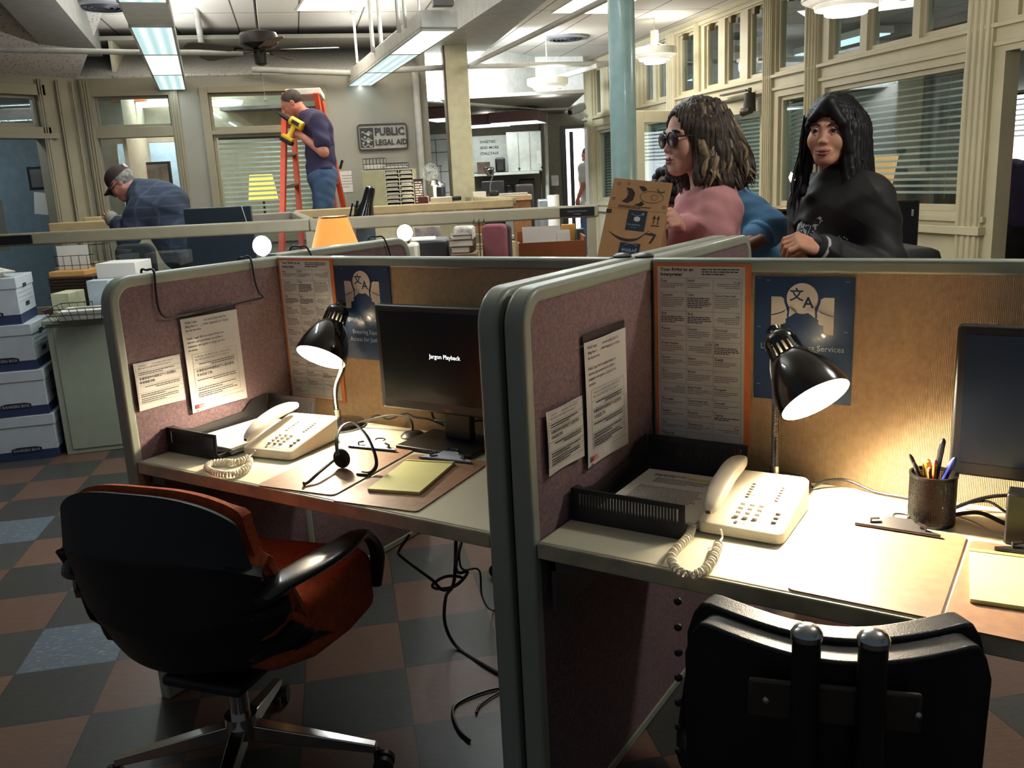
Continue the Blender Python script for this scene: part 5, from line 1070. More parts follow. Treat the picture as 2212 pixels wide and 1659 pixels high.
# ------------------------------------------------------------ glazed partitions
gz_m = glass_mat('partition_glass', (.86, .9, .9), .05)
plate_m = mat('name_plate', (20, 20, 22), .3)
def glazed(name, label, P0, P1, ztop, rail=.08, zs=.95, posts=(), glass=True, low=True, plates=(), m=None, d=.06):
    P0 = Vector((P0.x, P0.y, 0)); P1 = Vector((P1.x, P1.y, 0)); v = P1-P0; L_ = v.length; rz = math.degrees(math.atan2(v.y, v.x)); m = m or beige_m
    t = thing(name, label, 'partition', tuple(P0), rz); MB().box(0, -d/2, ztop-rail, L_, d/2, ztop).build('top_rail', m, t, bevel=.012, seg=3)
    for f in posts: MB().box(L_*f-.03, -d/2+.005, 0, L_*f+.03, d/2-.005, ztop-rail).build('post', m, t, bevel=.005)
    if glass: MB().box(0, -.003, zs, L_, .003, ztop-rail).build('glass', gz_m, t, smooth=0)
    if low: MB().box(0, -d/2+.01, .02, L_, d/2-.01, zs).build('lower_panel', m, t, smooth=0)
    for (f0, f1, txt) in plates:
        o = MB().box(L_*f0, -d/2-.008, ztop-rail+.012, L_*f1, -d/2, ztop-.012).build('name_plate', plate_m, t, bevel=.002)
        if txt: k = MB(T(L_*(f0+f1)/2, -d/2-.0088, ztop-rail/2) @ RX(90)); k.text(txt, .017, T(0, 0, 0), .01, 'CENTER'); k.text('Paralegal', .013, T(0, -.018, 0), .01, 'CENTER'); k.build('plate_text', mat('plate_print', (110, 112, 112), .5), o, smooth=0)
    return t
GS = 5.75
g0, g1, g2 = at(-30, 509, GS), at(668, 471, GS), at(1292, 443, GS); GZ = (g0.z+g1.z+g2.z)/3
glazed('glazed_partition', 'left stretch of the long glazed partition behind the near desks, black name plate at the edge', g0, g1, (g0.z+g1.z)/2, posts=(1,), plates=((0.0, .148, None),), zs=.78)
glazed('glazed_partition', 'right stretch of the long glazed partition, name plate and post at its right end', g1+(g2-g1)*.001, g2, (g1.z+g2.z)/2, posts=(.975,), plates=((.865, .985, 'Claims Submission'),), zs=.80, low=False, glass=False)
r1, r2, r3 = at(636, 457, 7.7), at(1108, 427, 7.9), at(984, 423, 10.4)
glazed('rail_partition', 'tan topped partition running behind the swing arm lamp toward the kitchen counter', r1, r2, (r1.z+r2.z)/2, rail=.075, m=mat('rail_tan', (198, 172, 126), .5), zs=.9, glass=False)
glazed('rail_partition', 'short partition joining the two long glazed rows near the orange lamp shade', r1, g1+Vector((0, 0, 0)), (r1.z+g1.z)/2, rail=.06, glass=False, zs=.9, posts=())
a_, b_ = at(538, 461, 7.5), at(632, 458, 7.7)
glazed('rail_partition', 'short mauve tinted partition right of the black screen back', a_, b_, (a_.z+b_.z)/2-.002, rail=.1, m=mat('rail_mauve', (150, 138, 128), .6), zs=.9, glass=False)
glazed('rail_partition', 'partition running back toward the counter under the square column', r2, r3, (r2.z+r3.z)/2-.0, rail=.06, zs=.9, glass=False, m=mat('rail_pale', (176, 168, 140), .5))
a_, b_ = at(105, 481, 7.6), at(262, 475, 7.7)
glazed('rail_partition', 'tan topped partition left of the bending man', a_, b_, (a_.z+b_.z)/2, rail=.09, m=mat('rail_tan', (198, 172, 126)), zs=.9, glass=False)
a_, b_ = at(180, 469, 8.1), at(262, 465, 8.2)
glazed('rail_partition', 'farther short tan partition left of the bending man', a_, b_, (a_.z+b_.z)/2, rail=.06, m=mat('rail_tan', (198, 172, 126)), zs=.9, glass=False)
# things between the partitions
table('long desk behind the left glazed partition', 240, 640, 520, 6.1, .6, mat('worktop_laminate', (206, 202, 178)), .72)
def screenback(t, w2, h, th):
    MB().box(-w2/2, 0, .12, w2/2, .03, h).build('case', mat('screen_back', (30, 42, 52), .4), t, bevel=.005); MB().box(-.04, .02, 0, .04, .05, .2).build('neck', bez_m, t, smooth=0); MB().box(-.12, -.04, 0, .12, .1, .012).build('foot', bez_m, t, smooth=0)
    MB().box(w2*.39, -.002, h-.17, w2*.49, -.0005, h-.115).build('sticky_tag', mat('teal_tag', (120, 186, 180), .7), t, smooth=0); MB().tube([(w2*.37, -.004, h), (w2*.42, -.004, h-.115)], .003, 5).build('string', paper_m, t)
stand('monitor', 'back of a wide dark screen with a teal tag behind the bending man', 'monitor', 395, 541, 448, 6.3, .72, .05, None, parts=screenback)
def backcush(t, w2, h, th): MB().prism(rrect(w2, h-.45, .06, 6, -w2/2, .45), -.05, 0, M=RX(90) @ T(0, 0, 0)).build('backrest', mat('chair_slate', (62, 64, 66), .9), t, bevel=.02, seg=3); MB().prism(rrect(.48, .46, .07), .42, .49, M=T(0, .25, 0)).build('seat', mat('chair_slate', (62, 64, 66)), t, bevel=.02); MB().cyl((0, .25, .04), (0, .25, .42), .03).lathe([(.3, .0), (.3, .03), (.03, .06)], 20, M=T(0, .25, 0)).build('pedestal', post_m, t)
stand('task_chair', 'dark slate chair back seen through the glass under the bending man', 'chair', 243, 330, 527, 5.95, 0, .05, None, parts=backcush)
stand('task_chair', 'mauve cushioned chair behind the tan partition, left of the white paper sorter', 'chair', 1037, 1092, 484, 4.75, 0, .05, None, rz=-16, parts=lambda t, w2, h, th: (MB().prism(rrect(w2, h-.55, .03, 6, -w2/2, .55), -.05, .0, M=RX(90)).build('backrest', mat('chair_mauve', (134, 78, 84), .95, bump=.4), t, bevel=.015, seg=3), MB(T(0, .05, 0)).prism(rrect(w2*1.04, h-.55, .03, 6, -w2*.47, .545), -.05, 0, M=RX(90)).build('back_shell', mat('chair_plum', (62, 40, 46), .7), t, bevel=.012, seg=3), MB().prism(rrect(.5, .46, .07), .42, .49, M=T(0, -.2, 0)).build('seat', mat('chair_mauve', (134, 78, 84)), t, bevel=.02), MB().cyl((0, -.15, .04), (0, -.15, .42), .03).lathe([(.3, 0), (.3, .03), (.03, .06)], 20, M=T(0, -.15, 0)).build('pedestal', post_m, t)))
table('long desk behind the tan partitions with lamps and books', 560, 1030, 560, 4.55, .75, mat('worktop_laminate', (206, 202, 178)), .78)
table('desk under the brown file box right of the mauve chair', 1112, 1275, 560, 4.2, .5, mat('worktop_laminate', (206, 202, 178)), .80)
# lamp with orange shade
sp = at(719, 469, 4.75); bp = at(719, 532, 4.75); r0_, r1_ = 30*4.75/FPX*1.02, 52*4.75/FPX
t = thing('table_lamp', 'glowing orange shaded table lamp behind the short mauve partition', 'lamp', (sp.x, sp.y, .78)); hh = sp.z-.78; hb = bp.z-.78-.01
MB().lathe([(r1_, hb), (r0_, hh)], 40, cap0=False, cap1=False).build('lamp_shade', mat('shade_orange', (206, 122, 60), .9, bump=.2, bscale=120, emit=.42, ecol=(255, 160, 74)), t)
MB().lathe([(r0_+.002, hh-.004), (r0_+.003, hh+.004), (r0_-.004, hh+.004), (r0_-.004, hh-.004)], 40, cap0=False, cap1=False).build('shade_ring', mat('shade_trim', (96, 60, 40), .5), t)
MB().lathe([(.07, 0), (.07, .015), (.03, .03), (.045, .1), (.04, .18), (.012, .24), (.01, hh-.05)], 24).build('base', mat('lamp_brass', (120, 92, 52), .35, .7), t); MB().ball((0, 0, (hh+hb)/2), .03, 10).build('bulb', bulb_m, t)
point('lamp_bulb', (0, 0, hh+.02), 2.5, (1, .7, .4), .03, t)
# glaring bulb lamp near the glass
p = at(566, 531, 4.9); t = thing('work_lamp', 'glaring bare white lamp beside the left partition corner', 'lamp', (p.x, p.y, .78)); MB().ball((0, 0, p.z-.78), (.05, .05, .055), 14).build('bulb', mat('glare_bulb', (255, 255, 255), .5, emit=22, ecol=(222, 238, 255)), t); MB().lathe([(.07, 0), (.07, .015), (.012, .03), (.012, p.z-.78-.05)], 20).build('stand', steelg, t); point('glare_lamp', (0, 0, p.z-.78), 12, (.82, .92, 1), .06, t)
# small desk things along the middle
def bell(name, label, x, y, s, zb, ax, r, em, base=True):
    p = at(x, y, s); t = thing(name, label, 'lamp', (p.x, p.y, zb)); c = Vector((0, 0, p.z-zb)); n = Vector(ax).normalized(); z = -n; xx = z.orthogonal().normalized(); yy = z.cross(xx); Mh = Matrix((xx, yy, z)).transposed().to_4x4(); Mh.translation = c
    MB(Mh).lathe([(r, 0), (r*.95, .02), (r*.7, r*.8), (r*.35, r*1.3), (r*.2, r*1.5)], 28, cap0=False, cap1=True).build('lamp_shade', lampb_m, t); MB(Mh).lathe([(r*.93, .004), (.001, .006)], 28, cap1=False, cap0=False).build('glow', em, t)
    e_ = c-n*r*1.3; MB().tube(smooth_path([tuple(e_), (e_.x*.5+.02, e_.y*.5+.03, e_.z*.8), (0, .05, e_.z*.4), (0, .05, .01)], 6), .008, 8).build('arm', steelg, t); MB(T(0, .05, 0)).lathe([(.07, 0), (.07, .012), (.001, .02)], 20).build('base', lampb_m, t); return t
glw = mat('lamp_glow_warm', (255, 244, 220), .5, emit=5, ecol=(255, 226, 180))
bell('desk_lamp', 'small lit round desk lamp just above the end of the short mauve partition', 875, 503, 4.75, .78, camdir(.35, -.2, .9), .048, glw)
def arml(t, w2, h, th):
    sh = h*.93; MB().tube([(-.10, 0, sh*.55), (-.02, 0, sh)], .009, 8).tube([(-.14, 0, sh*.53), (-.06, 0, sh*.97)], .007, 8).tube([(-.12, 0, .02), (-.12, 0, sh*.56)], .01, 8).build('arm', lampb_m, t)
    MB(T(.05, 0, sh-.02) @ RY(18)).lathe([(.085, -.16), (.08, -.12), (.045, 0), (.04, .09), (.035, .12), (.001, .13)], 28, cap0=False).build('lamp_shade', lampb_m, t); MB(T(-.12, 0, 0)).lathe([(.08, 0), (.08, .015), (.01, .03)], 20).build('base', lampb_m, t)
table('desk between the two long partition rows', 690, 1080, 500, 6.6, .6, mat('worktop_laminate', (206, 202, 178)), .74)
stand('desk_lamp', 'black swing arm desk lamp raised behind the orange shade', 'lamp', 752, 802, 420, 6.7, .74, .1, None, parts=arml)
solo('monitor_stand', 'grey-blue back of a tilted screen beside the black swing arm lamp', 'monitor', 764, 806, 440, 6.9, .74, .04, mat('screen_slate', (84, 92, 100), .5), rz=10)
for i, (x0, x1, y0_, s, m_, lb) in enumerate(((982, 1025, 532, 4.6, 'cover_cream', 'lower thick book of the pile left of the mauve chair'), (969, 1030, 519, 4.62, 'cover_white', 'middle book of the pile left of the mauve chair'), (977, 1020, 506, 4.64, 'cover_pale', 'top thin book of the pile left of the mauve chair'))): pass
zb_ = .78
bz = [at(1000, 547, 4.65).z, at(1000, 533, 4.65).z, at(1000, 518, 4.65).z, at(1000, 509, 4.65).z, at(1000, 505, 4.65).z]
o, _ = solo('storage_box', 'brown box under the pile of books left of the mauve chair', 'box', 975, 1030, 548, 4.65, .78, .26, mat('box_brown', (120, 92, 70), .7))
for (x0, x1, k0, k1, lb, cl_) in ((974, 1014, 0, 1, 'lowest book of the pile left of the mauve chair', (196, 184, 164)), (969, 1022, 1, 2, 'thick middle book of the pile left of the mauve chair', (214, 204, 186)), (978, 1020, 3, 4, 'thin top book of the pile left of the mauve chair', (206, 200, 188))):
    a, b = at(x0, 520, 4.65), at(x1, 520, 4.65); c = (a+b)/2; w2 = (b-a).length; za, zz = (bz[k0], bz[k1]) if k0 != 3 else (bz[2], bz[3]+.004)
    t = thing('book', lb, 'book', (c.x, c.y, za+.0005), HD-8+k0*5, 'books left of the mauve chair'); MB().box(-w2/2+.003, .003, .003, w2/2, .2, zz-za-.003).build('pages', mat('pages%d' % k0, cl_, .8), t, smooth=0); MB().box(-w2/2, 0, 0, w2/2, .203, .003).box(-w2/2, 0, zz-za-.003, w2/2, .203, zz-za).box(w2/2-.003, 0, 0, w2/2, .203, zz-za).build('cover', mat('cover%d' % k0, (92, 66, 58), .6), t, smooth=0)
solo('telephone', 'white office telephone at the end of the short mauve partition', 'telephone', 877, 900, 527, 4.5, .78, .16, mat('phone_plastic', (226, 218, 198)), bevel=.015)
solo('printer', 'dark low printer behind the short mauve partition', 'printer', 895, 968, 519, 4.8, .78, .3, mat('printer_dark', (44, 42, 46), .4), bevel=.015)
o, _ = solo('light_tube', 'glowing low tube light standing on the dark printer', 'lamp', 888, 940, 512, 4.95, at(900, 519, 4.95).z, .03, mat('tube_glow', (255, 246, 230), .5, emit=3, ecol=(255, 240, 220)))
solo('picture_print', 'small framed city picture leaning behind the glowing tube', 'picture', 895, 950, 490, 5.3, .78, .02, mat('picture_dusk', (84, 80, 92), .4, col2=(150, 140, 130), cscale=14))
solo('glass_jar', 'pale glass jar behind the pile of books', 'jar', 978, 1026, 488, 5.1, .78, .1, mat('glass_jar', (150, 140, 128), .2, col2=(190, 186, 176), cscale=30), bevel=.02)
stand('wire_rack', 'tall wire rack between the pile of books and the mauve chair', 'wire rack', 1022, 1044, 476, 5.2, .78, .2, None, parts=rack)
stand('letter_holder', 'wire holder hooked on the tan rail behind the mauve chair', 'letter holder', 1100, 1118, 474, 5.4, .74, .1, None, parts=rack) if False else None
# file box with papers
fb = mat('file_box_brown', (150, 84, 40), .7, var=.06)
def fbox(t, w2, h, th): MB().box(-w2/2, 0, 0, w2/2, .008, h).box(-w2/2, .008, 0, -w2/2+.008, th, h*.96).box(w2/2-.008, .008, 0, w2/2, th, h*1.05).box(-w2/2, .008, 0, w2/2, th, .008).box(-w2/2, th-.008, 0, w2/2, th, h*1.1).build('carton', fb, t, smooth=0)
stand('file_box', 'orange-brown file box filled with upright papers, below the right name plate', 'file box', 1120, 1266, 522, 4.15, .80, .32, None, parts=fbox)
rg = random.Random(9)
for (xa, xb, yt, lb, n) in ((1128, 1212, 488, 'thick white sheaf standing in the orange-brown file box', 7), (1200, 1234, 496, 'narrow fan of white papers at the right of the file box', 5)):
    a, b = at(xa, yt, 4.3), at(xb, yt, 4.3); c = (a+b)/2; w2 = (b-a).length; t = thing('paper_sheaf', lb, 'papers', (c.x, c.y, .809), HD); m = MB()
    for i in range(n): m.box(-w2/2+rg.uniform(0, .01), .01+.018*i, 0, w2/2-rg.uniform(0, .012), .012+.018*i, c.z-.809-rg.uniform(0, .02), M=RX(-3))
    m.build('sheets', paper_m, t, smooth=0)
solo('folder', 'yellow-orange envelope standing at the right of the file box', 'folder', 1212, 1242, 484, 4.42, .809, .01, mat('envelope_amber', (206, 150, 70), .7))
solo('binder', 'dark green-grey binder standing at the right end of the file box', 'binder', 1244, 1262, 494, 4.38, .809, .05, mat('binder_green', (72, 78, 68), .6))
# ------------------------------------------------------------ along the back wall
cn_m = mat('cabinet_cream', (198, 192, 160), .5)
o, _ = solo('counter_cabinet', 'cream counter cabinet under the mail sorter by the back wall', 'cabinet', 778, 980, 447, 8.9, 0, .5, cn_m); CB = at(840, 447, 8.9).z
def sorter(t, w2, h, th):
    side = w2*.44; MB().box(-w2/2, 0, 0, -w2/2+side, th, h).build('side_panel', mat('sorter_side', (176, 172, 136), .5), t, smooth=0, bevel=.004)
    x0 = -w2/2+side; ww = w2-side; m = MB(); m.box(x0, 0, 0, x0+.01, th, h).box(x0+ww-.01, 0, 0, x0+ww, th, h).box(x0+ww/2-.004, 0, 0, x0+ww/2+.004, th, h).box(x0, th-.01, 0, x0+ww, th, h)
    for i in range(10): z = i*(h-.012)/9; m.box(x0, 0, z, x0+ww, th-.01, z+.012)
    m.build('shelves', mat('sorter_shelf', (206, 200, 172), .5), t, smooth=0)
    k = MB()
    for i in range(9):
        for c in range(2): z = i*(h-.012)/9+.013; k.box(x0+.015+c*ww/2, .02, z, x0+ww/2-.02+c*ww/2, th-.03, z+.008+.006*((i*7+c*3) % 3))
    k.build('pages', paper_m, t, smooth=0)
stand('mail_sorter', 'cream mail sorter with many shelves below the wall sign', 'mail sorter', 780, 892, 366, 8.8, CB, .3, None, parts=sorter, rz=0)
SZ = at(836, 366, 8.8).z+.002
for (x0, x1, yt, lb, th_) in ((783, 828, 342, 'taller wire basket on the mail sorter, at left', .22), (826, 878, 352, 'lower wire basket of papers on the mail sorter, at right', .22)):
    def wb2(t, w2, h, th):
        b = MB()
        for z in (.004, h*.5, h): b.tube([(-w2/2, 0, z), (w2/2, 0, z), (w2/2, th, z), (-w2/2, th, z)], .003, 5, closed=True)
        for i in range(7): x = -w2/2+w2*i/6; b.tube([(x, 0, h), (x, 0, .004), (x, th, .004), (x, th, h)], .002, 5)
        b.build('wires', wire_m, t); MB().box(-w2/2+.01, .02, .008, w2/2-.01, th-.02, h*.45).build('papers', paper_m, t, bevel=.004)
    stand('wire_basket', lb, 'wire basket', x0, x1, yt, 8.8, SZ, th_, None, parts=wb2)
def leaflet(t, w2, h, th): MB().box(-w2/2, 0, 0, w2/2, .01, h, M=RX(8)).build('board', mat('leaflet_dark', (46, 44, 56), .5), t, smooth=0); g = MB(T(0, -.001, 0) @ RX(98)); greek(g, -w2*.38, h*.9, w2*.76, 9, h*.09, h*.045, z=.001); g.build('printed_text', mat('leaflet_print', (196, 176, 160), .6), t, smooth=0)
stand('leaflet_board', 'dark standing notice board right of the mail sorter', 'notice board', 893, 914, 386, 8.7, CB, .05, None, parts=leaflet)
# little white fan
p = at(930, 372, 8.95); t = thing('desk_fan', 'white round desk fan in front of the kitchen opening', 'fan', (p.x, p.y, CB), HD-25); c = p.z-CB; m = MB(T(0, 0, c) @ RX(90))
for r in (.03, .055, .075, .088): m.tube([(r*math.cos(R_(a)), r*math.sin(R_(a)), .03*(1-(r/.09)**2)) for a in range(0, 360, 15)], .0022, 5, closed=True)
for k in range(18): a = R_(20*k); m.tube([(.02*math.cos(a), .02*math.sin(a), .03), (.06*math.cos(a), .06*math.sin(a), .018), (.088*math.cos(a), .088*math.sin(a), 0)], .0018, 5)
fw_m = mat('fan_white', (206, 208, 204), .4); m.build('cage', fw_m, t)
for k in range(3): MB(T(0, 0, c) @ RX(90) @ RZ(120*k)).box(.01, -.02, -.01, .075, .025, -.004, M=RY(0) @ RX(20)).build('blade', mat('fan_blade', (176, 184, 188), .35), t, bevel=.002)
MB().cyl((0, .02, c), (0, .09, c), .035, .03).cyl((0, .05, .02), (0, .05, c), .012).lathe([(.08, 0), (.08, .02), (.02, .03)], 24, M=T(0, .05, 0)).build('motor_and_stand', fw_m, t)
# lamp with metal cone shade on the counter
p = at(940, 398, 8.6); t = thing('desk_lamp', 'lamp with polished cone shade lit on the counter right of the leaflet board', 'lamp', (p.x, p.y, CB)); c = p.z-CB
MB(T(0, 0, c)).lathe([(.075, -.01), (.05, .03), (.02, .05), (.001, .052)], 28, cap0=False).build('lamp_shade', chrome_m, t); MB().cyl((0, 0, 0), (0, 0, c), .007).lathe([(.05, 0), (.05, .012), (.01, .016)], 20).build('stem', mat('fan_white', (206, 208, 204)), t); MB().ball((0, 0, c), .022, 10).build('bulb', bulb_m, t); point('counter_lamp', (0, 0, c-.03), 5, (1, .88, .66), .03, t)
solo('paper_stack', 'lit pile of papers under the polished cone lamp', 'papers', 930, 975, 426, 8.6, CB, .16, mat('paper_warm', (224, 206, 170), .7)); solo('tape_dispenser', 'black tape dispenser at the right end of the counter', 'tape dispenser', 976, 996, 424, 7.85, r2.z-.0, .05, bez_m, bevel=.01)
solo('toy_basket', 'small red-brown basket beside the leaflet board', 'basket', 902, 924, 424, 8.5, CB, .1, mat('basket_red', (96, 44, 36), .7), bevel=.012)
# reception counter
base1, _ = solo('counter_base', 'orange wood counter base behind the right name plate', 'counter', 1108, 1146, 433, 9.4, 0, .5, wood2); KZ = at(1125, 431, 9.4).z
ctop, _ = solo('service_counter', 'pale wood counter with an orange wood base, carrying a lamp and open binder', 'counter', 1018, 1149, 424, 9.35, at(1125, 433, 9.35).z, .6, mat('counter_top_wood', (206, 178, 138), .45)); KZ = at(1084, 424, 9.35).z
base2, _ = solo('counter_base', 'x', 'counter', 1020, 1040, 433, 9.4, 0, .5, wood2)
bpy.context.view_layer.update()
for q in (base1, base2):
    q.parent = ctop; q.matrix_parent_inverse = ctop.matrix_world.inverted()
    for k in ('label', 'category'): del q[k]
bell('desk_lamp', 'black lamp with a shiny head standing on the pale wood counter', 1052, 372, 9.6, KZ, camdir(-.7, -.5, .2), .06, mat('lamp_dark_in', (90, 96, 100), .3))
solo('paper_stack', 'open white binder on the left of the pale wood counter', 'papers', 1022, 1050, 414, 9.45, KZ, .2, paper_m, rz=8); solo('paper_stack', 'scattered papers and clips on the right of the pale wood counter', 'papers', 1078, 1140, 417, 9.5, KZ, .25, mat('paper_grey', (178, 178, 174), .6)); solo('telephone', 'black desk telephone on the pale wood counter', 'telephone', 1056, 1076, 412, 9.55, KZ, .16, bez_m, bevel=.02)
solo('monitor', 'low dark screen behind the pale wood counter', 'monitor', 1040, 1088, 391, 10.2, .8, .1, mat('screen_slate_dark', (52, 56, 62), .35), bevel=.01)
solo('paper_cutter', 'dark desk machine with a light rim behind the pale wood counter', 'machine', 1114, 1152, 398, 10.0, .8, .3, mat('machine_dark', (58, 56, 56), .5), bevel=.02)
table('low desk behind the pale wood counter', 1015, 1160, 440, 9.98, .7, beige_m, .79)
# kitchen
p0, p1 = at(1028, 372, 13.2), at(1165, 372, 13.2); hy = p0.z
def cupboard(t, w2, h, th):
    MB().box(-w2/2, 0, 0, w2/2, th, h).build('body', mat('cupboard_white', (196, 198, 188), .5), t, bevel=.004); k = 3
    for i in range(k): d_ = MB().box(-w2/2+.01+i*w2/k, -.018, .01, -w2/2-.004+(i+1)*w2/k, 0, h-.01).build('door', mat('cupboard_white', (196, 198, 188)), t, bevel=.004); MB().ball((-w2/2+w2/k*(i+.5)+(.08 if i % 2 == 0 else -.08), -.03, .05), .014, 8).build('knob', dk_m, d_)
    MB().box(w2*.36, -.021, h*.18, w2*.48, -.019, h*.5).build('notice', paper_m, t, smooth=0)
CZ_ = at(1130, 371, 13.0).z
stand('wall_cupboard', 'white wall cupboard in the kitchen, a notice on its right door', 'cupboard', 1093, 1168, 284, 13.0, CZ_, .6, None, parts=cupboard)
def cup2(t, w2, h, th):
    MB().box(-w2/2, 0, 0, w2/2, th, h).build('body', mat('cupboard_white', (196, 198, 188)), t, bevel=.004); s = MB(T(.02, -.002, h*.8) @ RX(90))
    for i, l_ in enumerate(('SWEETIES', 'AND MORE', 'STALLTALK')): s.text(l_, .055, T(-.16, -i*.085, 0), .02)
    s.build('wall_lettering', mat('sign_dark', (54, 50, 48)), t, smooth=0)
stand('side_cupboard', 'white kitchen panel with small dark lettering left of the wall cupboard', 'cupboard', 1017, 1094, 293, 13.3, CZ_+.02, .3, None, parts=cup2)
o, _ = solo('shelf', 'thin white kitchen shelf under the cupboards', 'shelf', 1018, 1165, 372, 12.9, CZ_-.035, .3, mat('cupboard_white', (196, 198, 188)))
o = MB().box(-1.6, -.55, 0, 1.0, 0, .9).build('kitchen_counter', mat('kitchen_counter', (120, 118, 108), .5), M=MK, smooth=0); tag(o, 'long dim kitchen counter along the far wall', 'counter')
solo('coffee_maker', 'black coffee maker on the kitchen shelf', 'coffee maker', 1069, 1091, 340, 12.85, CZ_+.003, .2, bez_m, bevel=.03); solo('carton', 'patterned brown cartons on the kitchen shelf', 'box', 1030, 1058, 350, 12.85, CZ_+.003, .2, mat('carton_brown', (110, 84, 62), .7, col2=(60, 58, 60), cscale=9)); solo('microwave', 'black microwave on the kitchen counter', 'microwave', 1121, 1156, 386, 13.5, .9, .4, bez_m, bevel=.02); solo('toaster', 'black toaster on the kitchen counter left of the microwave', 'toaster', 1092, 1110, 398, 13.5, .9, .25, bez_m, bevel=.03)
for i, (x0, x1, y, s, lb) in enumerate(((905, 978, 256, 11.6, 'left hanging mauve kitchen lamp box'), (975, 1082, 270, 12.4, 'middle hanging mauve kitchen lamp box, lowest'), (1054, 1162, 263, 12.2, 'right hanging mauve kitchen lamp box, largest'))):
    a, b = at(x0, y, s), at(x1, y, s); c = (a+b)/2; w2 = (b-a).length; t = thing('kitchen_lamp', lb, 'light', (c.x, c.y, c.z), HD-14); MB().box(-w2/2, 0, 0, w2/2, .7, .14).build('casing', mat('lamp_box_mauve', (84, 56, 56), .6), t, bevel=.004); MB().box(-w2/2+.02, .02, -.006, w2/2-.02, .68, .002).build('lens', mat('lamp_box_lens', (230, 240, 240), .5, emit=.9, ecol=(226, 240, 244)), t, smooth=0)
    MB().tube([(-w2*.3, .35, .14), (-w2*.3, .35, max(.16, 2.42-c.z))], .006, 6).tube([(w2*.3, .35, .14), (w2*.3, .35, max(.16, 2.42-c.z))], .006, 6).build('hangers', rod_m, t); l = area('kitchen_lamp_light', (0, .35, -.02), w2-.1, .5, 2.2, (.88, .97, 1)); l.parent = t
# dark chart with lines and bin on the left kitchen wall
def chart(t, w2, h, th):
    MB().box(-w2/2, 0, 0, w2/2, .03, h).build('board', mat('chart_board', (118, 118, 110), .6), t, smooth=0); m = MB(T(0, -.002, 0)); L2 = .012
    for z in (.1, .3, .42, .55, .62, .78, .93): m.box(-w2/2, 0, h*z, w2/2*(.4 if z in (.42, .62) else 1), .002, h*z+L2)
    for x, z0_, z1_ in ((-.2, 0, .5), (.1, .3, .62), (-.05, .62, .93), (.25, .1, .42)): m.box(w2*x, 0, h*z0_, w2*x+L2, .002, h*z1_)
    m.build('grid_lines', mat('chart_line', (40, 40, 40), .6), t, smooth=0)
stand('wall_planner', 'tall dark lined planner inside the kitchen opening', 'wall planner', 917, 965, 290, 12.6, .95, .03, None, parts=chart)
solo('waste_bin', 'black bin standing left of the square column', 'bin', 927, 958, 400, 10.6, 0, .3, bez_m, bevel=.03)
p = at(1179, 452, 11.5); t = thing('water_cooler', 'silver and black bin standing by the doorway', 'bin', (p.x, p.y, 0), HD); h = at(1179, 419, 11.5).z; MB().box(-.1, -.12, 0, .1, .12, h*.62).build('body', bez_m, t, bevel=.01); MB().box(-.105, -.125, h*.62, .105, .125, h*.95).build('lid', mat('steel_bright', (150, 154, 156), .3, .6), t, bevel=.02)
p = at(1196, 452, 11.2); t = thing('paper_roll', 'tall white roll standing beside the silver and black bin', 'roll', (p.x, p.y, 0)); h = at(1196, 421, 11.2).z; MB().lathe([(.075, 0), (.075, h), (.02, h)], 28).build('roll', paper_m, t); MB().lathe([(.02, h), (.02, h+.01), (.001, h+.01)], 16).build('core', dk_m, t)
pipe([at(1178, 245, 13.4), at(1184, 470, 13.4)], .03, 'vertical pipe on the far wall left of the doorway', 'wall_pipe'); pipe([at(1165, 250, 13.3), at(1171, 430, 13.3)], .014, 'thin dark conduit beside the kitchen cupboard', 'wall_pipe', m=dk_m)
q = at(1198, 390, 13.9); o = MB().box(-.06, -.05, -.08, .06, 0, .08).build('switch_box', body_m, bevel=.006); put(o, tuple(q), hK); tag(o, 'small grey electrical box on the far wall left of the doorway', 'electrical box')
# notice on the wall behind the ladder
a0, z0_ = BW(733, 370); a1, z1_ = BW(757, 415); t = thing('notice_sheet', 'white paper notice taped to the back wall right of the ladder', 'notice', M=MBk @ T(a0, -.004, z1_) @ RX(90)); MB().box(0, 0, 0, a1-a0+.03, z0_-z1_, .002).build('sheet', paper_m, t, smooth=0); g = MB(T(0, 0, .0022)); greek(g, .02, (z0_-z1_)*.8, .12, 5, .03, .006); g.build('printed_text', inkl_m, t, smooth=0)
# ladder
lad_m = mat('fibreglass_orange', (214, 78, 44), .5); al_m = mat('aluminium', (190, 190, 186), .3, .8)
def A_(x, y, s): return at(x, y, s)
tp_ = at(655, 196, 8.5); lb0 = at(655, 440, 8.3); t = thing('step_ladder', 'tall orange fibreglass stepladder with white top cap by the back wall', 'ladder', (0, 0, 0))
def fl_pt(x, y, s, z=0.0):  # extend a sighted pair down to the floor
    return at(x, y, s)
def rail_(xa, ya, sa, xb, yb, sb, nm):
    a, b = at(xa, ya, sa), at(xb, yb, sb); d = (b-a); k = (0-a.z)/d.z; e_ = a+d*k; M_ = MB(); u = (e_-a).normalized(); w_ = RT*.022; v_ = u.cross(w_).normalized()*.035
    P = [a-w_-v_, a+w_-v_, a+w_+v_, a-w_+v_, e_-w_-v_, e_+w_-v_, e_+w_+v_, e_-w_+v_]; M_.add([tuple(p) for p in P], [(0, 3, 2, 1), (4, 5, 6, 7), (0, 1, 5, 4), (1, 2, 6, 5), (2, 3, 7, 6), (3, 0, 4, 7)]).build(nm, lad_m, t, smooth=0); return a, e_
r_a = rail_(616, 205, 8.35, 611, 440, 8.0, 'side_rail'); r_b = rail_(628, 205, 8.75, 646, 445, 8.6, 'side_rail'); r_c = rail_(683, 200, 8.35, 722, 445, 8.9, 'side_rail'); r_d = rail_(690, 202, 8.6, 742, 445, 9.1, 'side_rail')
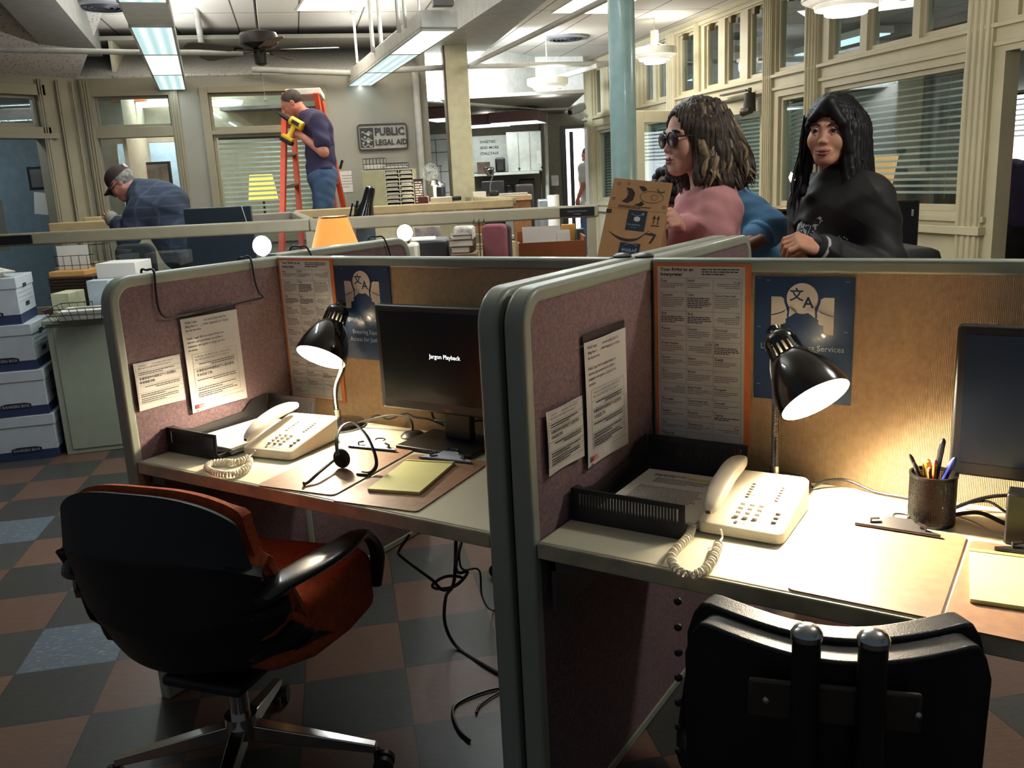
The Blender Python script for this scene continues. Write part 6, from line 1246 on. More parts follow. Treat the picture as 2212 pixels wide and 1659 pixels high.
for (ra, rb) in ((r_a, r_b), (r_c, r_d)):
    for k in range(1, 8):
        f_ = k/8.2; a = ra[0].lerp(ra[1], f_); b = rb[0].lerp(rb[1], f_); MB().tube([tuple(a), tuple(b)], .03, 6, flat=.4).build('step', al_m, t)
a, b = at(616, 199, 8.35), at(692, 196, 8.35); u = (b-a); q = fw*.2; P = [a, b, b+q, a+q]; MB().add([tuple(p+Vector((0, 0, -.03))) for p in P]+[tuple(p+Vector((0, 0, .03))) for p in P], [(0, 3, 2, 1), (4, 5, 6, 7), (0, 1, 5, 4), (1, 2, 6, 5), (2, 3, 7, 6), (3, 0, 4, 7)]).build('top_cap', mat('cap_white', (230, 226, 214), .5), t, bevel=.008)
# ------------------------------------------------------------ right side
def org(t, w2, h, th):
    m = MB(); m.box(-w2/2, 0, 0, -w2/2+.012, th, h).box(w2/2-.012, 0, 0, w2/2, th, h).box(-w2/2, th-.01, 0, w2/2, th, h)
    for i in range(6): z = i*(h-.012)/5; m.box(-w2/2, 0, z, w2/2, th, z+.012)
    m.build('shelves', mat('organizer_dark', (58, 50, 44), .5), t, smooth=0); k = MB()
    for i in (0, 1, 3): z = i*(h-.012)/5+.013; k.box(-w2/2+.02, .01, z, w2/2-.03, th-.02, z+.02)
    k.build('pages', paper_m, t, smooth=0)
solo('side_cabinet', 'dark brown cabinet behind the blue shirted person', 'cabinet', 1668, 1760, 518, 5.0, 0, .45, mat('cabinet_dark_brown', (62, 50, 42), .45)); WZ = at(1714, 518, 5.0).z
stand('desk_organizer', 'dark shelf organizer with papers between the blue shirted and black jacketed people', 'organizer', 1685, 1756, 450, 5.05, WZ, .3, None, parts=org)
OZ = at(1715, 450, 5.05).z
bell('desk_lamp', 'small lit lamp glowing beside the dark haired woman on the dark organizer', 1722, 385, 5.15, OZ, camdir(-.25, -.85, .45), .05, mat('lamp_glow_amber', (255, 236, 200), .5, emit=7, ecol=(255, 214, 150)))
point('organizer_lamp', tuple(at(1720, 392, 5.1)), 6, (1, .72, .42), .03)
def lap(t, w2, h, th):
    MB().box(-w2/2, 0, h-.32, w2/2, .03, h).build('case', mat('laptop_black', (20, 20, 23), .4), t, bevel=.012); MB().box(w2*.30, -.002, h-.085, w2*.35, 0, h-.05).build('badge', mat('badge_chrome', (200, 196, 186), .3, .6), t, bevel=.001); MB().box(-.04, .03, 0, .04, .06, h-.1).box(-.12, -.05, 0, .12, .12, .015).build('stand', mat('laptop_black', (20, 20, 23)), t, smooth=0)
table('dark desk behind the woman in the black jacket', 1850, 2040, 560, 4.6, .55, mat('desk_dark', (40, 36, 34), .5), .80)
stand('monitor', 'back of a black screen with a small bright badge right of the black jacket', 'monitor', 1895, 1989, 433, 4.7, .80, .05, None, parts=lap)
solo('task_chair', 'dark chair arm and seat at the lower right of the black jacket', 'chair', 1950, 2045, 538, 4.2, .5, .4, mat('chair_dark2', (34, 34, 36), .8), bevel=.05)
MB
# room at the right edge
table('desk in the room at the right edge, a swing arm lamp on it', 2120, 2300, 485, 6.9, .6, mat('desk_dark', (40, 36, 34)), at(2160, 485, 6.9).z)
dz_ = at(2160, 485, 6.9).z; t = thing('desk_lamp', 'black swing arm lamp on the desk at the right edge', 'lamp', tuple(Vector((at(2168, 484, 7.1).x, at(2168, 484, 7.1).y, dz_)))); B = Matrix.Translation(t.location).inverted(); P = lambda x, y: tuple(B @ at(x, y, 7.1))
MB().tube([P(2166, 478), P(2168, 462), P(2152, 412)], .011, 8).build('lower_arm', lampb_m, t); MB().tube([P(2152, 410), P(2206, 390)], .008, 8).tube([P(2155, 416), P(2209, 396)], .008, 8).build('upper_arm', lampb_m, t); MB().ball(P(2152, 411), .03, 10).build('joint', lampb_m, t); MB().lathe([(.11, 0), (.11, .02), (.02, .04)], 24).build('base', lampb_m, t)
solo('framed_picture', 'dark framed picture under the bright window at the right edge', 'picture', 2172, 2230, 389, 7.6, at(2190, 427, 7.6).z, .03, mat('frame_black', (30, 28, 30), .4)); 
o = MB().box(-.2, 0, 0, .2, .28, .06).build('wall_ledge', mat('cupboard_white', (196, 198, 188))); put(o, (at(2190, 428, 7.65).x, at(2190, 428, 7.65).y, at(2190, 428, 7.6).z-.061), HD); tag(o, 'white ledge holding the dark framed picture at the right edge', 'ledge')
# pictures in the back room seen through the door openings
def pic(x0, x1, y0, y1, s, label, name='framed_picture', inner=(120, 116, 108)):
    a, b = at(x0, y0, s), at(x1, y0, s); z1 = (a.z+b.z)/2; z0 = at(x0, y1, s).z; w2 = (b-a).length; c = (a+b)/2
    t = thing(name, label, 'picture', (c.x, c.y, z0), HD); MB().box(-w2/2, 0, 0, w2/2, .03, z1-z0).build('frame', mat('frame_black', (30, 28, 30)), t, bevel=.003); MB().box(-w2/2+.03, -.003, .03, w2/2-.03, .001, z1-z0-.03).build('print', mat('photo_grey%d' % x0, inner, .4, col2=(84, 78, 72), cscale=7), t, smooth=0); return t
pic(288, 366, 350, 436, 10.3, 'framed grey photograph of a player behind the bending man')
pic(56, 98, 359, 412, 9.1, 'dark framed portrait inside the left doorway', inner=(90, 92, 90))
o = MB().box(-.07, 0, -.22, .07, .004, 0).build('notice_sheet', paper_m); q = at(88, 416, 9.05); put(o, tuple(q), HD); o.rotation_euler[1] = R_(8); tag(o, 'pale tag hanging under the dark portrait in the left doorway', 'tag')
o = MB().box(-.18, 0, 0, .18, .1, .09).build('wall_box', mat('box_orange', (206, 110, 62), .6)); q = at(276, 219, 9.9); put(o, tuple(q), HD); tag(o, 'orange box high up behind the back wall transom', 'box')
t = thing('office_light', 'bright ceiling light behind the back wall transom', 'light', tuple(at(330, 224, 10.2)), HD-6); MB().box(-.35, 0, 0, .45, .3, .06).build('housing', body_m, t); MB().box(-.33, .02, -.01, .43, .28, 0).build('lens', tubeb_m, t, smooth=0)
t = thing('office_light', 'oval ceiling light behind the upper pane over the blind', 'light', tuple(at(484, 219, 10.6)), HD); MB().lathe([(.22, 0), (.2, -.04), (.001, -.05)], 28, cap1=False).build('lens', tubeb_m, t)
p = at(566, 400, 10.3); t = thing('floor_lamp', 'lamp with a glowing yellow shade behind the back wall blind', 'lamp', (p.x, p.y, 0)); MB().lathe([(.17, p.z-.17), (.13, p.z+.12)], 28, cap0=False, cap1=False).build('lamp_shade', mat('shade_yellow', (236, 180, 90), .8, emit=1.1, ecol=(255, 196, 90)), t); MB().cyl((0, 0, 0), (0, 0, p.z), .015).lathe([(.15, 0), (.15, .03), (.02, .05)], 24).build('stem', dk_m, t)
# ------------------------------------------------------------ people: smooth surfaces grown from blended volumes
f32 = np.float32
def _v(p): return np.array(tuple(p), dtype=f32)
def cap_(P, a, b, ra, rb):
    a, b = _v(a), _v(b); ab = b-a; t = np.clip((P-a) @ ab/max(float(ab @ ab), 1e-9), 0, 1); return np.linalg.norm(P-a-t[:, None]*ab, axis=1)-(ra+(rb-ra)*t)
def ell_(P, c, r, Rm=None):
    q = P-_v(c)
    if Rm is not None: q = q @ Rm
    r = _v(r); k0 = np.linalg.norm(q/r, axis=1); k1 = np.linalg.norm(q/(r*r), axis=1)+1e-9; return k0*(k0-1)/k1
def smin(a, b, k):
    h = np.clip(.5+.5*(b-a)/k, 0, 1); return b+(a-b)*h-k*h*(1-h)
def smax(a, b, k): return -smin(-a, -b, k)
def uni(ds, k):
    d = ds[0]
    for x in ds[1:]: d = smin(d, x, k)
    return d
def wrinkle(P, s, a, k=0): return -a*1.3*(1-np.abs(np.sin(s*.55*(P[:, 0]*.8+P[:, 2]*.75+P[:, 1]*.3)+1.3*np.sin(s*.3*P[:, 2]+k)+k)))**4+a*(np.sin(P[:, 0]*s+3*np.sin(P[:, 2]*s*.45+k))*np.sin(P[:, 2]*s*.8+P[:, 1]*s*.7+k)+.5*np.sin(P[:, 1]*s*1.3+P[:, 2]*s*1.7+2*k))
def nets(fn, lo, hi, h):
    lo = np.array(lo, f32); n = (np.ceil((np.array(hi)-lo)/h/4).astype(int)+1)*4; nc = n//4
    ax = [lo[i]+(np.arange(nc[i])*4+1.5)*h for i in range(3)]; G = np.stack(np.meshgrid(*ax, indexing='ij'), -1).reshape(-1, 3).astype(f32)
    C_ = fn(G).reshape(nc); near = np.abs(C_) < h*4*1.6
    F = np.repeat(np.repeat(np.repeat(C_, 4, 0), 4, 1), 4, 2).astype(f32); msk = np.repeat(np.repeat(np.repeat(near, 4, 0), 4, 1), 4, 2)
    idx = np.argwhere(msk); P = (lo+idx*h).astype(f32)
    out = np.empty(len(P), f32)
    for s in range(0, len(P), 400000): out[s:s+400000] = fn(P[s:s+400000])
    F[tuple(idx.T)] = out
    S = F < 0; c = S[:-1, :-1, :-1].astype(np.int8)
    tot = sum(S[i:S.shape[0]-1+i, j:S.shape[1]-1+j, k:S.shape[2]-1+k].astype(np.int8) for i in (0, 1) for j in (0, 1) for k in (0, 1))
    act = (tot > 0) & (tot < 8); ai = np.argwhere(act); im = -np.ones(act.shape, int); im[tuple(ai.T)] = np.arange(len(ai))
    cor = [(i, j, k) for i in (0, 1) for j in (0, 1) for k in (0, 1)]; val = {q: F[ai[:, 0]+q[0], ai[:, 1]+q[1], ai[:, 2]+q[2]] for q in cor}
    acc = np.zeros((len(ai), 3)); cnt = np.zeros(len(ai))
    for a in cor:
        for d in range(3):
            if a[d] == 0:
                b = list(a); b[d] = 1; b = tuple(b); va, vb = val[a], val[b]; m = (va < 0) != (vb < 0); t = np.where(m, va/(va-vb+1e-12), 0)
                p = np.array(a, float)[None].repeat(len(ai), 0); p[:, d] += t; acc += p*m[:, None]; cnt += m
    V = lo+(ai+acc/np.maximum(cnt, 1)[:, None])*h; fs = []
    for d in range(3):
        e1, e2 = [(1, 2), (2, 0), (0, 1)][d]; sl0 = [slice(None)]*3; sl1 = [slice(None)]*3; sl0[d] = slice(0, -1); sl1[d] = slice(1, None)
        A0, A1 = S[tuple(sl0)], S[tuple(sl1)]; E_ = np.argwhere(A0 != A1); E_ = E_[(E_[:, e1] > 0) & (E_[:, e2] > 0) & (E_[:, e1] < act.shape[e1]) & (E_[:, e2] < act.shape[e2]) & (E_[:, d] < act.shape[d])]
        o1 = np.zeros(3, int); o1[e1] = 1; o2 = np.zeros(3, int); o2[e2] = 1
        q = np.stack([im[tuple((E_-o1-o2).T)], im[tuple((E_-o2).T)], im[tuple(E_.T)], im[tuple((E_-o1).T)]], 1); fl_ = ~A0[tuple(E_.T)]; q[fl_] = q[fl_][:, ::-1]; fs.append(q[(q >= 0).all(1)])
    return V, np.concatenate(fs)
def mesh_of(name, parts, m, parent, inv, mats=None):
    vs = []; fs = []; mi = []; n = 0
    for i, (V, Fc) in enumerate(parts): vs.append(V); fs.append(np.asarray(Fc)+n); mi += [min(i, len(mats)-1) if mats else 0]*len(Fc); n += len(V)
    V = np.concatenate(vs); Fc = np.concatenate(fs); me = bpy.data.meshes.new(name); me.vertices.add(len(V)); me.vertices.foreach_set('co', V.astype(f32).ravel())
    me.loops.add(Fc.size); me.loops.foreach_set('vertex_index', Fc.astype(np.int32).ravel()); me.polygons.add(len(Fc)); me.polygons.foreach_set('loop_start', np.arange(0, Fc.size, 4, dtype=np.int32)); me.polygons.foreach_set('loop_total', np.full(len(Fc), 4, np.int32))
    me.polygons.foreach_set('use_smooth', np.ones(len(Fc), bool)); me.update(calc_edges=True); me.validate()
    for q in (mats or [m]): me.materials.append(q)
    if mats: me.polygons.foreach_set('material_index', np.array(mi, np.int32))
    o = bpy.data.objects.new(name, me); COL.objects.link(o); o.parent = parent; o.matrix_local = inv; return o
# ---- head, facing -Y, centre between the ears
EYX, EYY, EYZ = .0305, -.0745, .003
def head_skin(P, male=False, jaw=1.0, smile=0):
    X = P.copy(); X[:, 0] = np.abs(X[:, 0]); j = .006 if male else 0
    d = uni([ell_(P, (0, .014, .03), (.0745, .094, .084)), ell_(P, (0, -.026, -.026), (.061+j, .066, .076)), cap_(X, (.046+j, -.004, -.050), (.013, -.064, -.090), .020, .018), ell_(P, (0, -.068, -.092), (.022+j, .018, .017))], .03)
    d = smin(d, ell_(X, (.037, -.060, -.030), (.020, .017, .017) if male else (.027, .023, .028)), .02)
    d = smin(d, cap_(X, (.010, -.083, .021), (.048, -.068, .019), .0075 if not male else .0095, .006), .012)
    d = smax(d, -ell_(X, (EYX, -.102, .003), (.019, .020 if male else .0175, .0135)), .012)
    d = smin(d, cap_(P, (0, -.084, .010), (0, -.101 if male else -.096, -.026), .0062 if male else .005, .0092 if male else .0078), .012); d = smin(d, ell_(P, (0, -.103 if male else -.099, -.030), (.0115, .0115, .0095) if male else (.0098, .010, .0085)), .006); d = smin(d, ell_(X, (.0115 if male else .0105, -.092, -.0345), (.0068 if male else .006, .0085, .0064)), .005)
    d = smax(d, -ell_(X, (.0058, -.099, -.0415), (.0034, .005, .004)), .003)
    d = smin(d, uni([cap_(X, (.018, -.0835, .005), (.030, -.0885, .0115), .0032, .0034), cap_(X, (.030, -.0885, .0115), (.045, -.0795, .005), .0034, .003)], .004), .004)
    d = smin(d, uni([cap_(X, (.018, -.083, .001), (.030, -.0865, -.0065), .0028, .003), cap_(X, (.030, -.0865, -.0065), (.045, -.079, .001), .003, .0026)], .004), .004)
    d = smin(d, ell_(P, (0, -.082, -.064), (.029, .015, .016)), .014)
    d = smax(d, -cap_(X, (0, -.101, -.0655), (.0235, -.089, -.0645+smile), .0022, .0015), .003)
    d = smin(d, ell_(X, (.0735, .012, -.004), (.009, .017, .029)), .008); d = smax(d, -ell_(X, (.082, .006, -.002), (.005, .010, .017)), .004)
    r = .050 if not male else .058; d = smin(d, cap_(P, (0, .028, -.06), (0, .046, -.19), r, r*1.06), .03); return d
def lips_(P, smile=0):
    X = P.copy(); X[:, 0] = np.abs(X[:, 0]); u = uni([cap_(X, (0, -.0955, -.0605), (.009, -.0955, -.0597), .0046, .0046), cap_(X, (.009, -.0955, -.0597), (.026, -.085, -.0640+smile), .0046, .0016)], .003); l = uni([cap_(X, (0, -.0955, -.0712), (.010, -.0935, -.0705), .0056, .0052), cap_(X, (.010, -.0935, -.0705), (.025, -.0845, -.0655+smile), .0052, .0015)], .004); return np.minimum(u, l)
_HC = {}
def head_mesh(kind):
    if kind not in _HC:
        male = kind == 'm'; _HC[kind] = (nets(lambda P: head_skin(P, male, smile=.0022 if kind == 's' else 0), (-.1, -.125, -.21), (.1, .12, .125), .0026 if not male else .0032), nets(lambda P: lips_(P, .0022 if kind == 's' else 0), (-.03, -.11, -.085), (.03, -.075, -.05), .0011))
    return _HC[kind]
def xf(M, V): return (np.asarray(V) @ np.array(M.to_3x3()).T)+np.array(M.translation)
def headframe(c, face, upv=(0, 0, 1), roll=0):
    y = -Vector(face).normalized(); z = Vector(upv)-y*Vector(upv).dot(y); z.normalize(); x = y.cross(z); M = Matrix((x, y, z)).transposed().to_4x4(); M.translation = Vector(c); return M @ RY(roll)
eyew_m = mat('eye_white', (150, 142, 136), .25, coat=.5); iris_m = mat('iris_dark', (34, 20, 14), .15, coat=.6); brow_m = mat('brow_black', (26, 20, 18), .8); 
def add_face(t, inv, Mh, lips_m, kind, brm=None, browz=0, lash=True):
    mesh_of('lips', [(xf(Mh, head_mesh(kind)[1][0]), head_mesh(kind)[1][1])], lips_m, t, inv)
    for s in (-1, 1):
        e_ = MB(inv @ Mh).ball((s*EYX, EYY-.0005, EYZ), .0128, 14).build('eye', eyew_m, t, smooth=80)
        MB(inv @ Mh @ T(s*EYX, EYY-.0005, EYZ) @ RX(90)).lathe([(.0068, .0109), (.005, .0124), (.001, .0133)], 18, cap0=False).build('iris', iris_m, e_)
        MB(inv @ Mh).tube(smooth_path([(s*.015, -.0895, .0205+browz), (s*.028, -.0885, .0265+browz), (s*.040, -.0815, .0255+browz), (s*.050, -.0725, .019+browz)], 5), [.003]*5+[.0042]*6+[.0034]*3+[.0014]*2, 7).build('eyebrow', brm or brow_m, t)
        if lash: MB(inv @ Mh).tube(smooth_path([(s*.0185, -.0868, .0050), (s*.0305, -.0918, .0098), (s*.0455, -.0822, .0048)], 5), .0012, 5).build('eyelashes', brow_m, t)
def hand_(P, M, curl=(30, 45, 35), side=1, sc=1.0, spread=.3, thumb=(.35, .25)):
    inv_ = np.array(M.inverted()); Q = (P @ inv_[:3, :3].T.astype(f32)+inv_[:3, 3].astype(f32))/sc; ds = []
    ys = (.030, .010, -.010, -.028); ln = (.92, 1.0, .95, .78)
    for y in ys: ds.append(cap_(Q, (0, y*.55*side, 0), (.078-.004*abs(y/.03), y*side, 0), .014, .0115))
    ds.append(ell_(Q, (.04, 0, -.004), (.048, .036, .015))); ds.append(cap_(Q, (-.06, 0, 0), (.0, 0, 0), .024, .023)); d = uni(ds, .012)
    for y, l_ in zip(ys, ln):
        p = Vector((.078-.004*abs(y/.03), y*side, 0)); a = 0; yy = y*side
        for sg, (L_, r0, r1) in enumerate(((.044, .0094, .0085), (.027, .0085, .0078), (.021, .0078, .0066))):
            a += R_(curl[sg]); q = p+Vector((math.cos(a)*L_*l_, yy*spread*.25*(sg == 0), -math.sin(a)*L_*l_)); d = smin(d, cap_(Q, p, q, r0, r1), .0022 if sg else .005); p = q
    th = [Vector((.018, .026*side, -.008)), Vector((.048, .048*side, -.020-.03*thumb[0])), Vector((.076, .050*side-.03*thumb[1]*side, -.03-.05*thumb[0])), Vector((.098, .042*side-.06*thumb[1]*side, -.034-.07*thumb[0]))]
    for a, b, r0, r1 in ((th[0], th[1], .014, .012), (th[1], th[2], .0115, .010), (th[2], th[3], .010, .008)): d = smin(d, cap_(Q, a, b, r0, r1), .005)
    return d*sc
def frame3(o, xdir, zdir):
    x = Vector(xdir).normalized(); z = Vector(zdir)-x*Vector(zdir).dot(x); z.normalize(); y = z.cross(x); M = Matrix((x, y, z)).transposed().to_4x4(); M.translation = Vector(o); return M
def torso_(P, J, g=0, w=1.0, dp=1.0, belly=0):
    pel, che, nk, sl, sr = (J[k] for k in ('pel', 'che', 'nk', 'sl', 'sr')); upv = (nk-pel).normalized(); rg = (sr-sl).normalized(); bk = upv.cross(rg); bk.normalize(); rg2 = bk.cross(upv)
    Rm = np.array(Matrix((rg2, bk, upv)).transposed(), f32); Hl, Hr = J['hl'], J['hr']; hr_ = (Hr-Hl).normalized()
    u2 = (che-pel).normalized(); b2 = u2.cross(rg2).normalized(); R2 = np.array(Matrix((b2.cross(u2), b2, u2)).transposed(), f32) if True else Rm
    L_ = (nk-pel).length; wst = pel.lerp(che, .5)
    ds = [ell_(P, pel+u2*.02, (.165*w+g, .12*dp+g, .13+g), R2), ell_(P, wst, (.138*w+g+belly, .105*dp+g+belly, .17+g), R2), ell_(P, che, (.155*w+g, .112*dp+g, .19+g), Rm), cap_(P, sl+(sr-sl)*.12-upv*.02, sr-(sr-sl)*.12-upv*.02, .062+g, .062+g), cap_(P, nk-upv*.05, nk, .065+g, .052+g)]
    return uni(ds, .06)
def arm_(P, S_, E_, W_, g=0, f=1.0, m=1.0):
    E2 = E_; d = cap_(P, S_, E_, (.055+g)*m, (.043+g)*m)
    if f > 1: W2 = E_.lerp(W_, f-1); d = smin(d, cap_(P, E_, W2, (.043+g)*m, (.043-.014*(f-1)+g)*m), .02)
    elif f < 1: E2 = S_.lerp(E_, f); d = cap_(P, S_, E2, (.055+g)*m, (.055-.01*f+g*1.3)*m)
    return d
def legs_(P, J, g=0, m=1.0):
    return uni([uni([cap_(P, J['h'+s], J['k'+s], .088*m+g, .06*m+g), cap_(P, J['k'+s], J['a'+s], .058*m+g, .04*m+g)], .03) for s in 'lr'], .03)
def feet_(P, J, fd): return uni([cap_(P, J['a'+s]+Vector((0, 0, -.04)), J['a'+s]+Vector(fd)*.15+Vector((0, 0, -.055)), .042, .034) for s in 'lr'], .01)
def fill(J, fdir, z0=0.0, stance=.1, knee=0.0):
    pel = J['pel']; rg = (J['sr']-J['sl']); rg.z = 0; rg.normalize(); fd = Vector(fdir); fd.z = 0; fd.normalize()
    J.setdefault('hl', pel-rg*.09-Vector((0, 0, .06))); J.setdefault('hr', pel+rg*.09-Vector((0, 0, .06)))
    for s, k in (('l', -1), ('r', 1)):
        J.setdefault('a'+s, Vector((J['h'+s].x+rg.x*k*stance*.2, J['h'+s].y+rg.y*k*stance*.2, z0+.09))); J.setdefault('k'+s, J['h'+s].lerp(J['a'+s], .5)+fd*(.03+knee))
    return J
def bounds(J, keys, pad=.16):
    A_ = np.array([tuple(J[k]) for k in keys]); return A_.min(0)-pad, A_.max(0)+pad
shoe_m = mat('shoe_dark', (36, 32, 30), .5)
def person(label, J, fdir, skin, Mh, kind, hands=(), top=None, bottom=None, h=.0105, w=1.0, dp=1.0, belly=0, hsc=1.0, armm=1.0):
    fill(J, fdir, J.get('z0', 0)); o0 = Vector((J['pel'].x, J['pel'].y, J.get('z0', 0))); t = thing('person', label, 'person', tuple(o0)); inv = Matrix.Translation(-o0)
    body = lambda P: uni([torso_(P, J, -.012, w, dp, belly), arm_(P, J['sl'], J['el'], J['wl'], 0, 2, armm), arm_(P, J['sr'], J['er'], J['wr'], 0, 2, armm), legs_(P, J, -.01), cap_(P, J['nk']-Vector((0, 0, .03)), Vector(Mh @ Vector((0, .03, -.10))), .05, .048)], .03)
    lo, hi = bounds(J, ('pel', 'nk', 'sl', 'sr', 'el', 'er', 'wl', 'wr', 'al', 'ar')); hi[2] = max(hi[2], J['nk'].z+.12); parts = [nets(body, lo, hi, h*1.15)]
    V, Fc = head_mesh(kind)[0]; parts.append((xf(Mh @ Matrix.Scale(hsc, 4), V), Fc))
    for (M, kw) in hands:
        c = np.array(M.translation); parts.append(nets(lambda P: hand_(P, M, **kw), c-.15, c+.15, .0034))
    b = mesh_of('body', parts, skin, t, inv)
    if top:
        tf, tm, thh, keys, nm = top; lo, hi = bounds(J, keys, .2); mesh_of(nm, [nets(tf, lo, hi, thh)], tm, t, inv)
    if bottom:
        bm = bottom; pf = lambda P: smax(uni([legs_(P, J, .014), torso_(P, J, .014, w, dp)], .04), (P-_v(J['pel']+(J['nk']-J['pel']).normalized()*.06)) @ _v((J['nk']-J['pel']).normalized()), .01)+wrinkle(P, 40, .003)
        lo, hi = bounds(J, ('pel', 'al', 'ar', 'kl', 'kr'), .22); mesh_of('trousers', [nets(pf, lo, hi, .013)], bm, t, inv)
    lo, hi = bounds(J, ('al', 'ar'), .24); q = nets(lambda P: smax(feet_(P, J, Vector(fdir).normalized()), _v((0, 0, -1)) @ P.T+(J.get('z0', 0)+.003), .01), lo, hi, .012); mesh_of('shoes', [q], shoe_m, t, inv)
    return t, inv
def adir(a): return Vector((math.cos(R_(a)), math.sin(R_(a)), 0))
# ---- 1: woman in the pink blouse with dark glasses, holding the carton
hc = at(1497, 297, 3.1); f1 = (adir(231)+Vector((0, 0, -.06))).normalized(); M1 = headframe(hc, f1, (0, 0, 1), 0) @ Matrix.Scale(1.07, 4)
bd = adir(214); rgt = -bd.cross(Vector((0, 0, 1)))     # body direction; her right hand lies away from the viewer
rgt = Vector((bd.y, -bd.x, 0)); nk = Vector(M1 @ Vector((0, .045, -.155)))
sl = nk-rgt*.150+Vector((0, 0, -.075)); sr = nk+rgt*.150+Vector((0, 0, -.07)); ch = nk+Vector((0, 0, -.22))+bd*.015; pel = nk+Vector((0, 0, -.56))
wl = at(1462, 590, 2.85); wr = at(1472, 486, 3.03); el = sl+Vector((0, 0, -.26))+bd*.07-rgt*.03; er = sr+Vector((0, 0, -.24))+bd*.10
J1 = dict(pel=pel, che=ch, nk=nk, sl=sl, sr=sr, el=el, er=er, wl=wl, wr=wr)
skin1 = mat('skin_light', (210, 158, 140), .5, var=.04, scale=30); pink_m = mat('blouse_pink', (206, 146, 150), .8, var=.08, scale=9, bump=.3, bscale=260); lip1 = mat('lips_rose', (150, 84, 78), .6)
def top1(P):
    d = uni([torso_(P, J1, .016, .98, 1.0), arm_(P, sl, el, wl, .013, 1.95), arm_(P, sr, er, wr, .014, 1.97)], .035); d = d+wrinkle(P, 24, .006)+wrinkle(P, 50, .0028, 1)
    d = smax(d, cap_(P, nk+Vector((0, 0, .0))+bd*.03, nk+Vector((0, 0, .2))+bd*.05, .0, .0)*-1+.066, .008); return smax(d, _v((0, 0, -1)) @ P.T+(pel.z-.12), .01)
sk = ('pel', 'nk', 'sl', 'sr', 'el', 'er', 'wl', 'wr')
hd1 = [(frame3(wr, at(1447, 461, 2.93)-wr, -bd+Vector((0, 0, .4))), dict(side=-1, curl=(35, 40, 25))), (frame3(wl, Vector((0, 0, .3))+bd, rgt*-1), dict(side=1, curl=(30, 40, 25)))]
t1, inv1 = person('woman in pink blouse and dark glasses with shoulder length streaked hair, holding a carton', J1, bd, skin1, M1, 'f', hd1, (top1, pink_m, .0085, sk, 'blouse'), mat('jeans_dark', (44, 52, 70), .8), hsc=1.0)
add_face(t1, inv1, M1, lip1, 'f')
# collar
mesh_of('collar', [nets(lambda P: smax(np.abs(cap_(P, nk+Vector((0, 0, -.035)), nk+Vector((0, 0, .012))+bd*.01, .085, .068))-.004, np.abs((P-_v(nk)) @ _v((0, 0, 1))+.012+((P-_v(nk)) @ _v(bd))*.35)-.022, .004), np.array(nk)-.14, np.array(nk)+.12, .005)], pink_m, t1, inv1)
# glasses
gb = mat('glasses_black', (18, 15, 16), .45); gt = mat('glasses_tint', (56, 38, 46), .3, spec=.3); gl = MB(inv1 @ M1)
for s in (-1, 1):
    gl.tube([(s*.033+.0255*math.cos(a)*(1+.06*s*math.cos(a)), -.099+.008*abs(math.cos(a)*.5+.5*s)**2*1, .0+.0235*math.sin(a)) for a in [2*math.pi*i/26 for i in range(26)]], .0028, 8, closed=True); gl.tube([(s*.057, -.093, .008), (s*.072, -.07, .008), (s*.079, -.0, .004), (s*.078, .02, -.008)], .0025, 6)
gl.tube([(-.009, -.101, .007), (0, -.103, .010), (.009, -.101, .007)], .0026, 6); g_ = gl.build('glasses', gb, t1)
for s in (-1, 1): MB(inv1 @ M1 @ T(s*.033, -.097, 0) @ RX(90)).lathe([(.0245, 0), (.02, .0022), (.001, .003)], 26, cap0=True).build('lens', gt, g_)
# hair: a volume plus wavy locks
hd_m = mat('hair_brown', (74, 60, 50), .55, col2=(44, 35, 30), cscale=50, spec=.4); hb_m = mat('hair_blond', (158, 136, 102), .55, col2=(104, 88, 66), cscale=40)
def hairvol(P, M, rx, ry, rz, low, fr=.055, k=.02, off=0, oz=-.040, orz=.098):
    inv_ = np.array(M.inverted(), f32); Q = P @ inv_[:3, :3].T+inv_[:3, 3]; X = Q.copy(); X[:, 0] = np.abs(X[:, 0]); d = ell_(Q, (0, .022, .034), (rx, ry, rz))
    for (a, b, r0, r1) in low: d = smin(d, cap_(Q if a[0]*b[0] < 0 or len(a) > 3 else Q, a[:3], b, r0, r1), .04)
    d = smax(d, -ell_(Q, (off, -.115, oz), (fr, .085, orz)), k); ang = np.arctan2(Q[:, 0], Q[:, 1]-.02); return d+.0022*np.sin(ang*46+2*np.sin(Q[:, 2]*22))+.0016*np.sin(ang*95+3*np.sin(Q[:, 2]*31+1))
low1 = [((.06, .03, 0), (.088, .045, -.15), .05, .042), ((-.06, .03, 0), (-.088, .03, -.15), .05, .042), ((0, .07, 0), (.02, .135, -.13), .075, .058), ((.078, .0, .02), (.084, -.035, -.13), .03, .024), ((-.078, .0, .02), (-.080, -.04, -.10), .03, .022)]
fn = lambda P: hairvol(P, M1, .089, .107, .096, low1, .062, oz=-.022, orz=.118, k=.012); c = np.array(hc)
hair1 = mesh_of('hair', [nets(fn, c-.27, c+.2, .0042)], hd_m, t1, inv1)
rg = random.Random(5)
def lock(mb, M, x0, y0, z0, x1, y1, z1, r, wav, ph, n=22):
    P_ = []; R2_ = []
    for i in range(n):
        t_ = i/(n-1); bl = math.sin(t_*math.pi*.5); x = x0+(x1-x0)*t_+.0*bl; y = y0+(y1-y0)*t_; z = z0+(z1-z0)*t_; k = wav*t_**.8
        P_.append((x+k*math.sin(ph+t_*9), y+k*math.cos(ph*1.7+t_*8), z)); R2_.append(r*(.55+.9*math.sin(math.pi*min(t_*.9+.08, 1)))*(1 if t_ < .8 else max(.12, (1-t_)/.2)))
    mb.tube(P_, R2_, 7, M=M, flat=.6)
dk_ = MB(M1); lt_ = MB(M1)
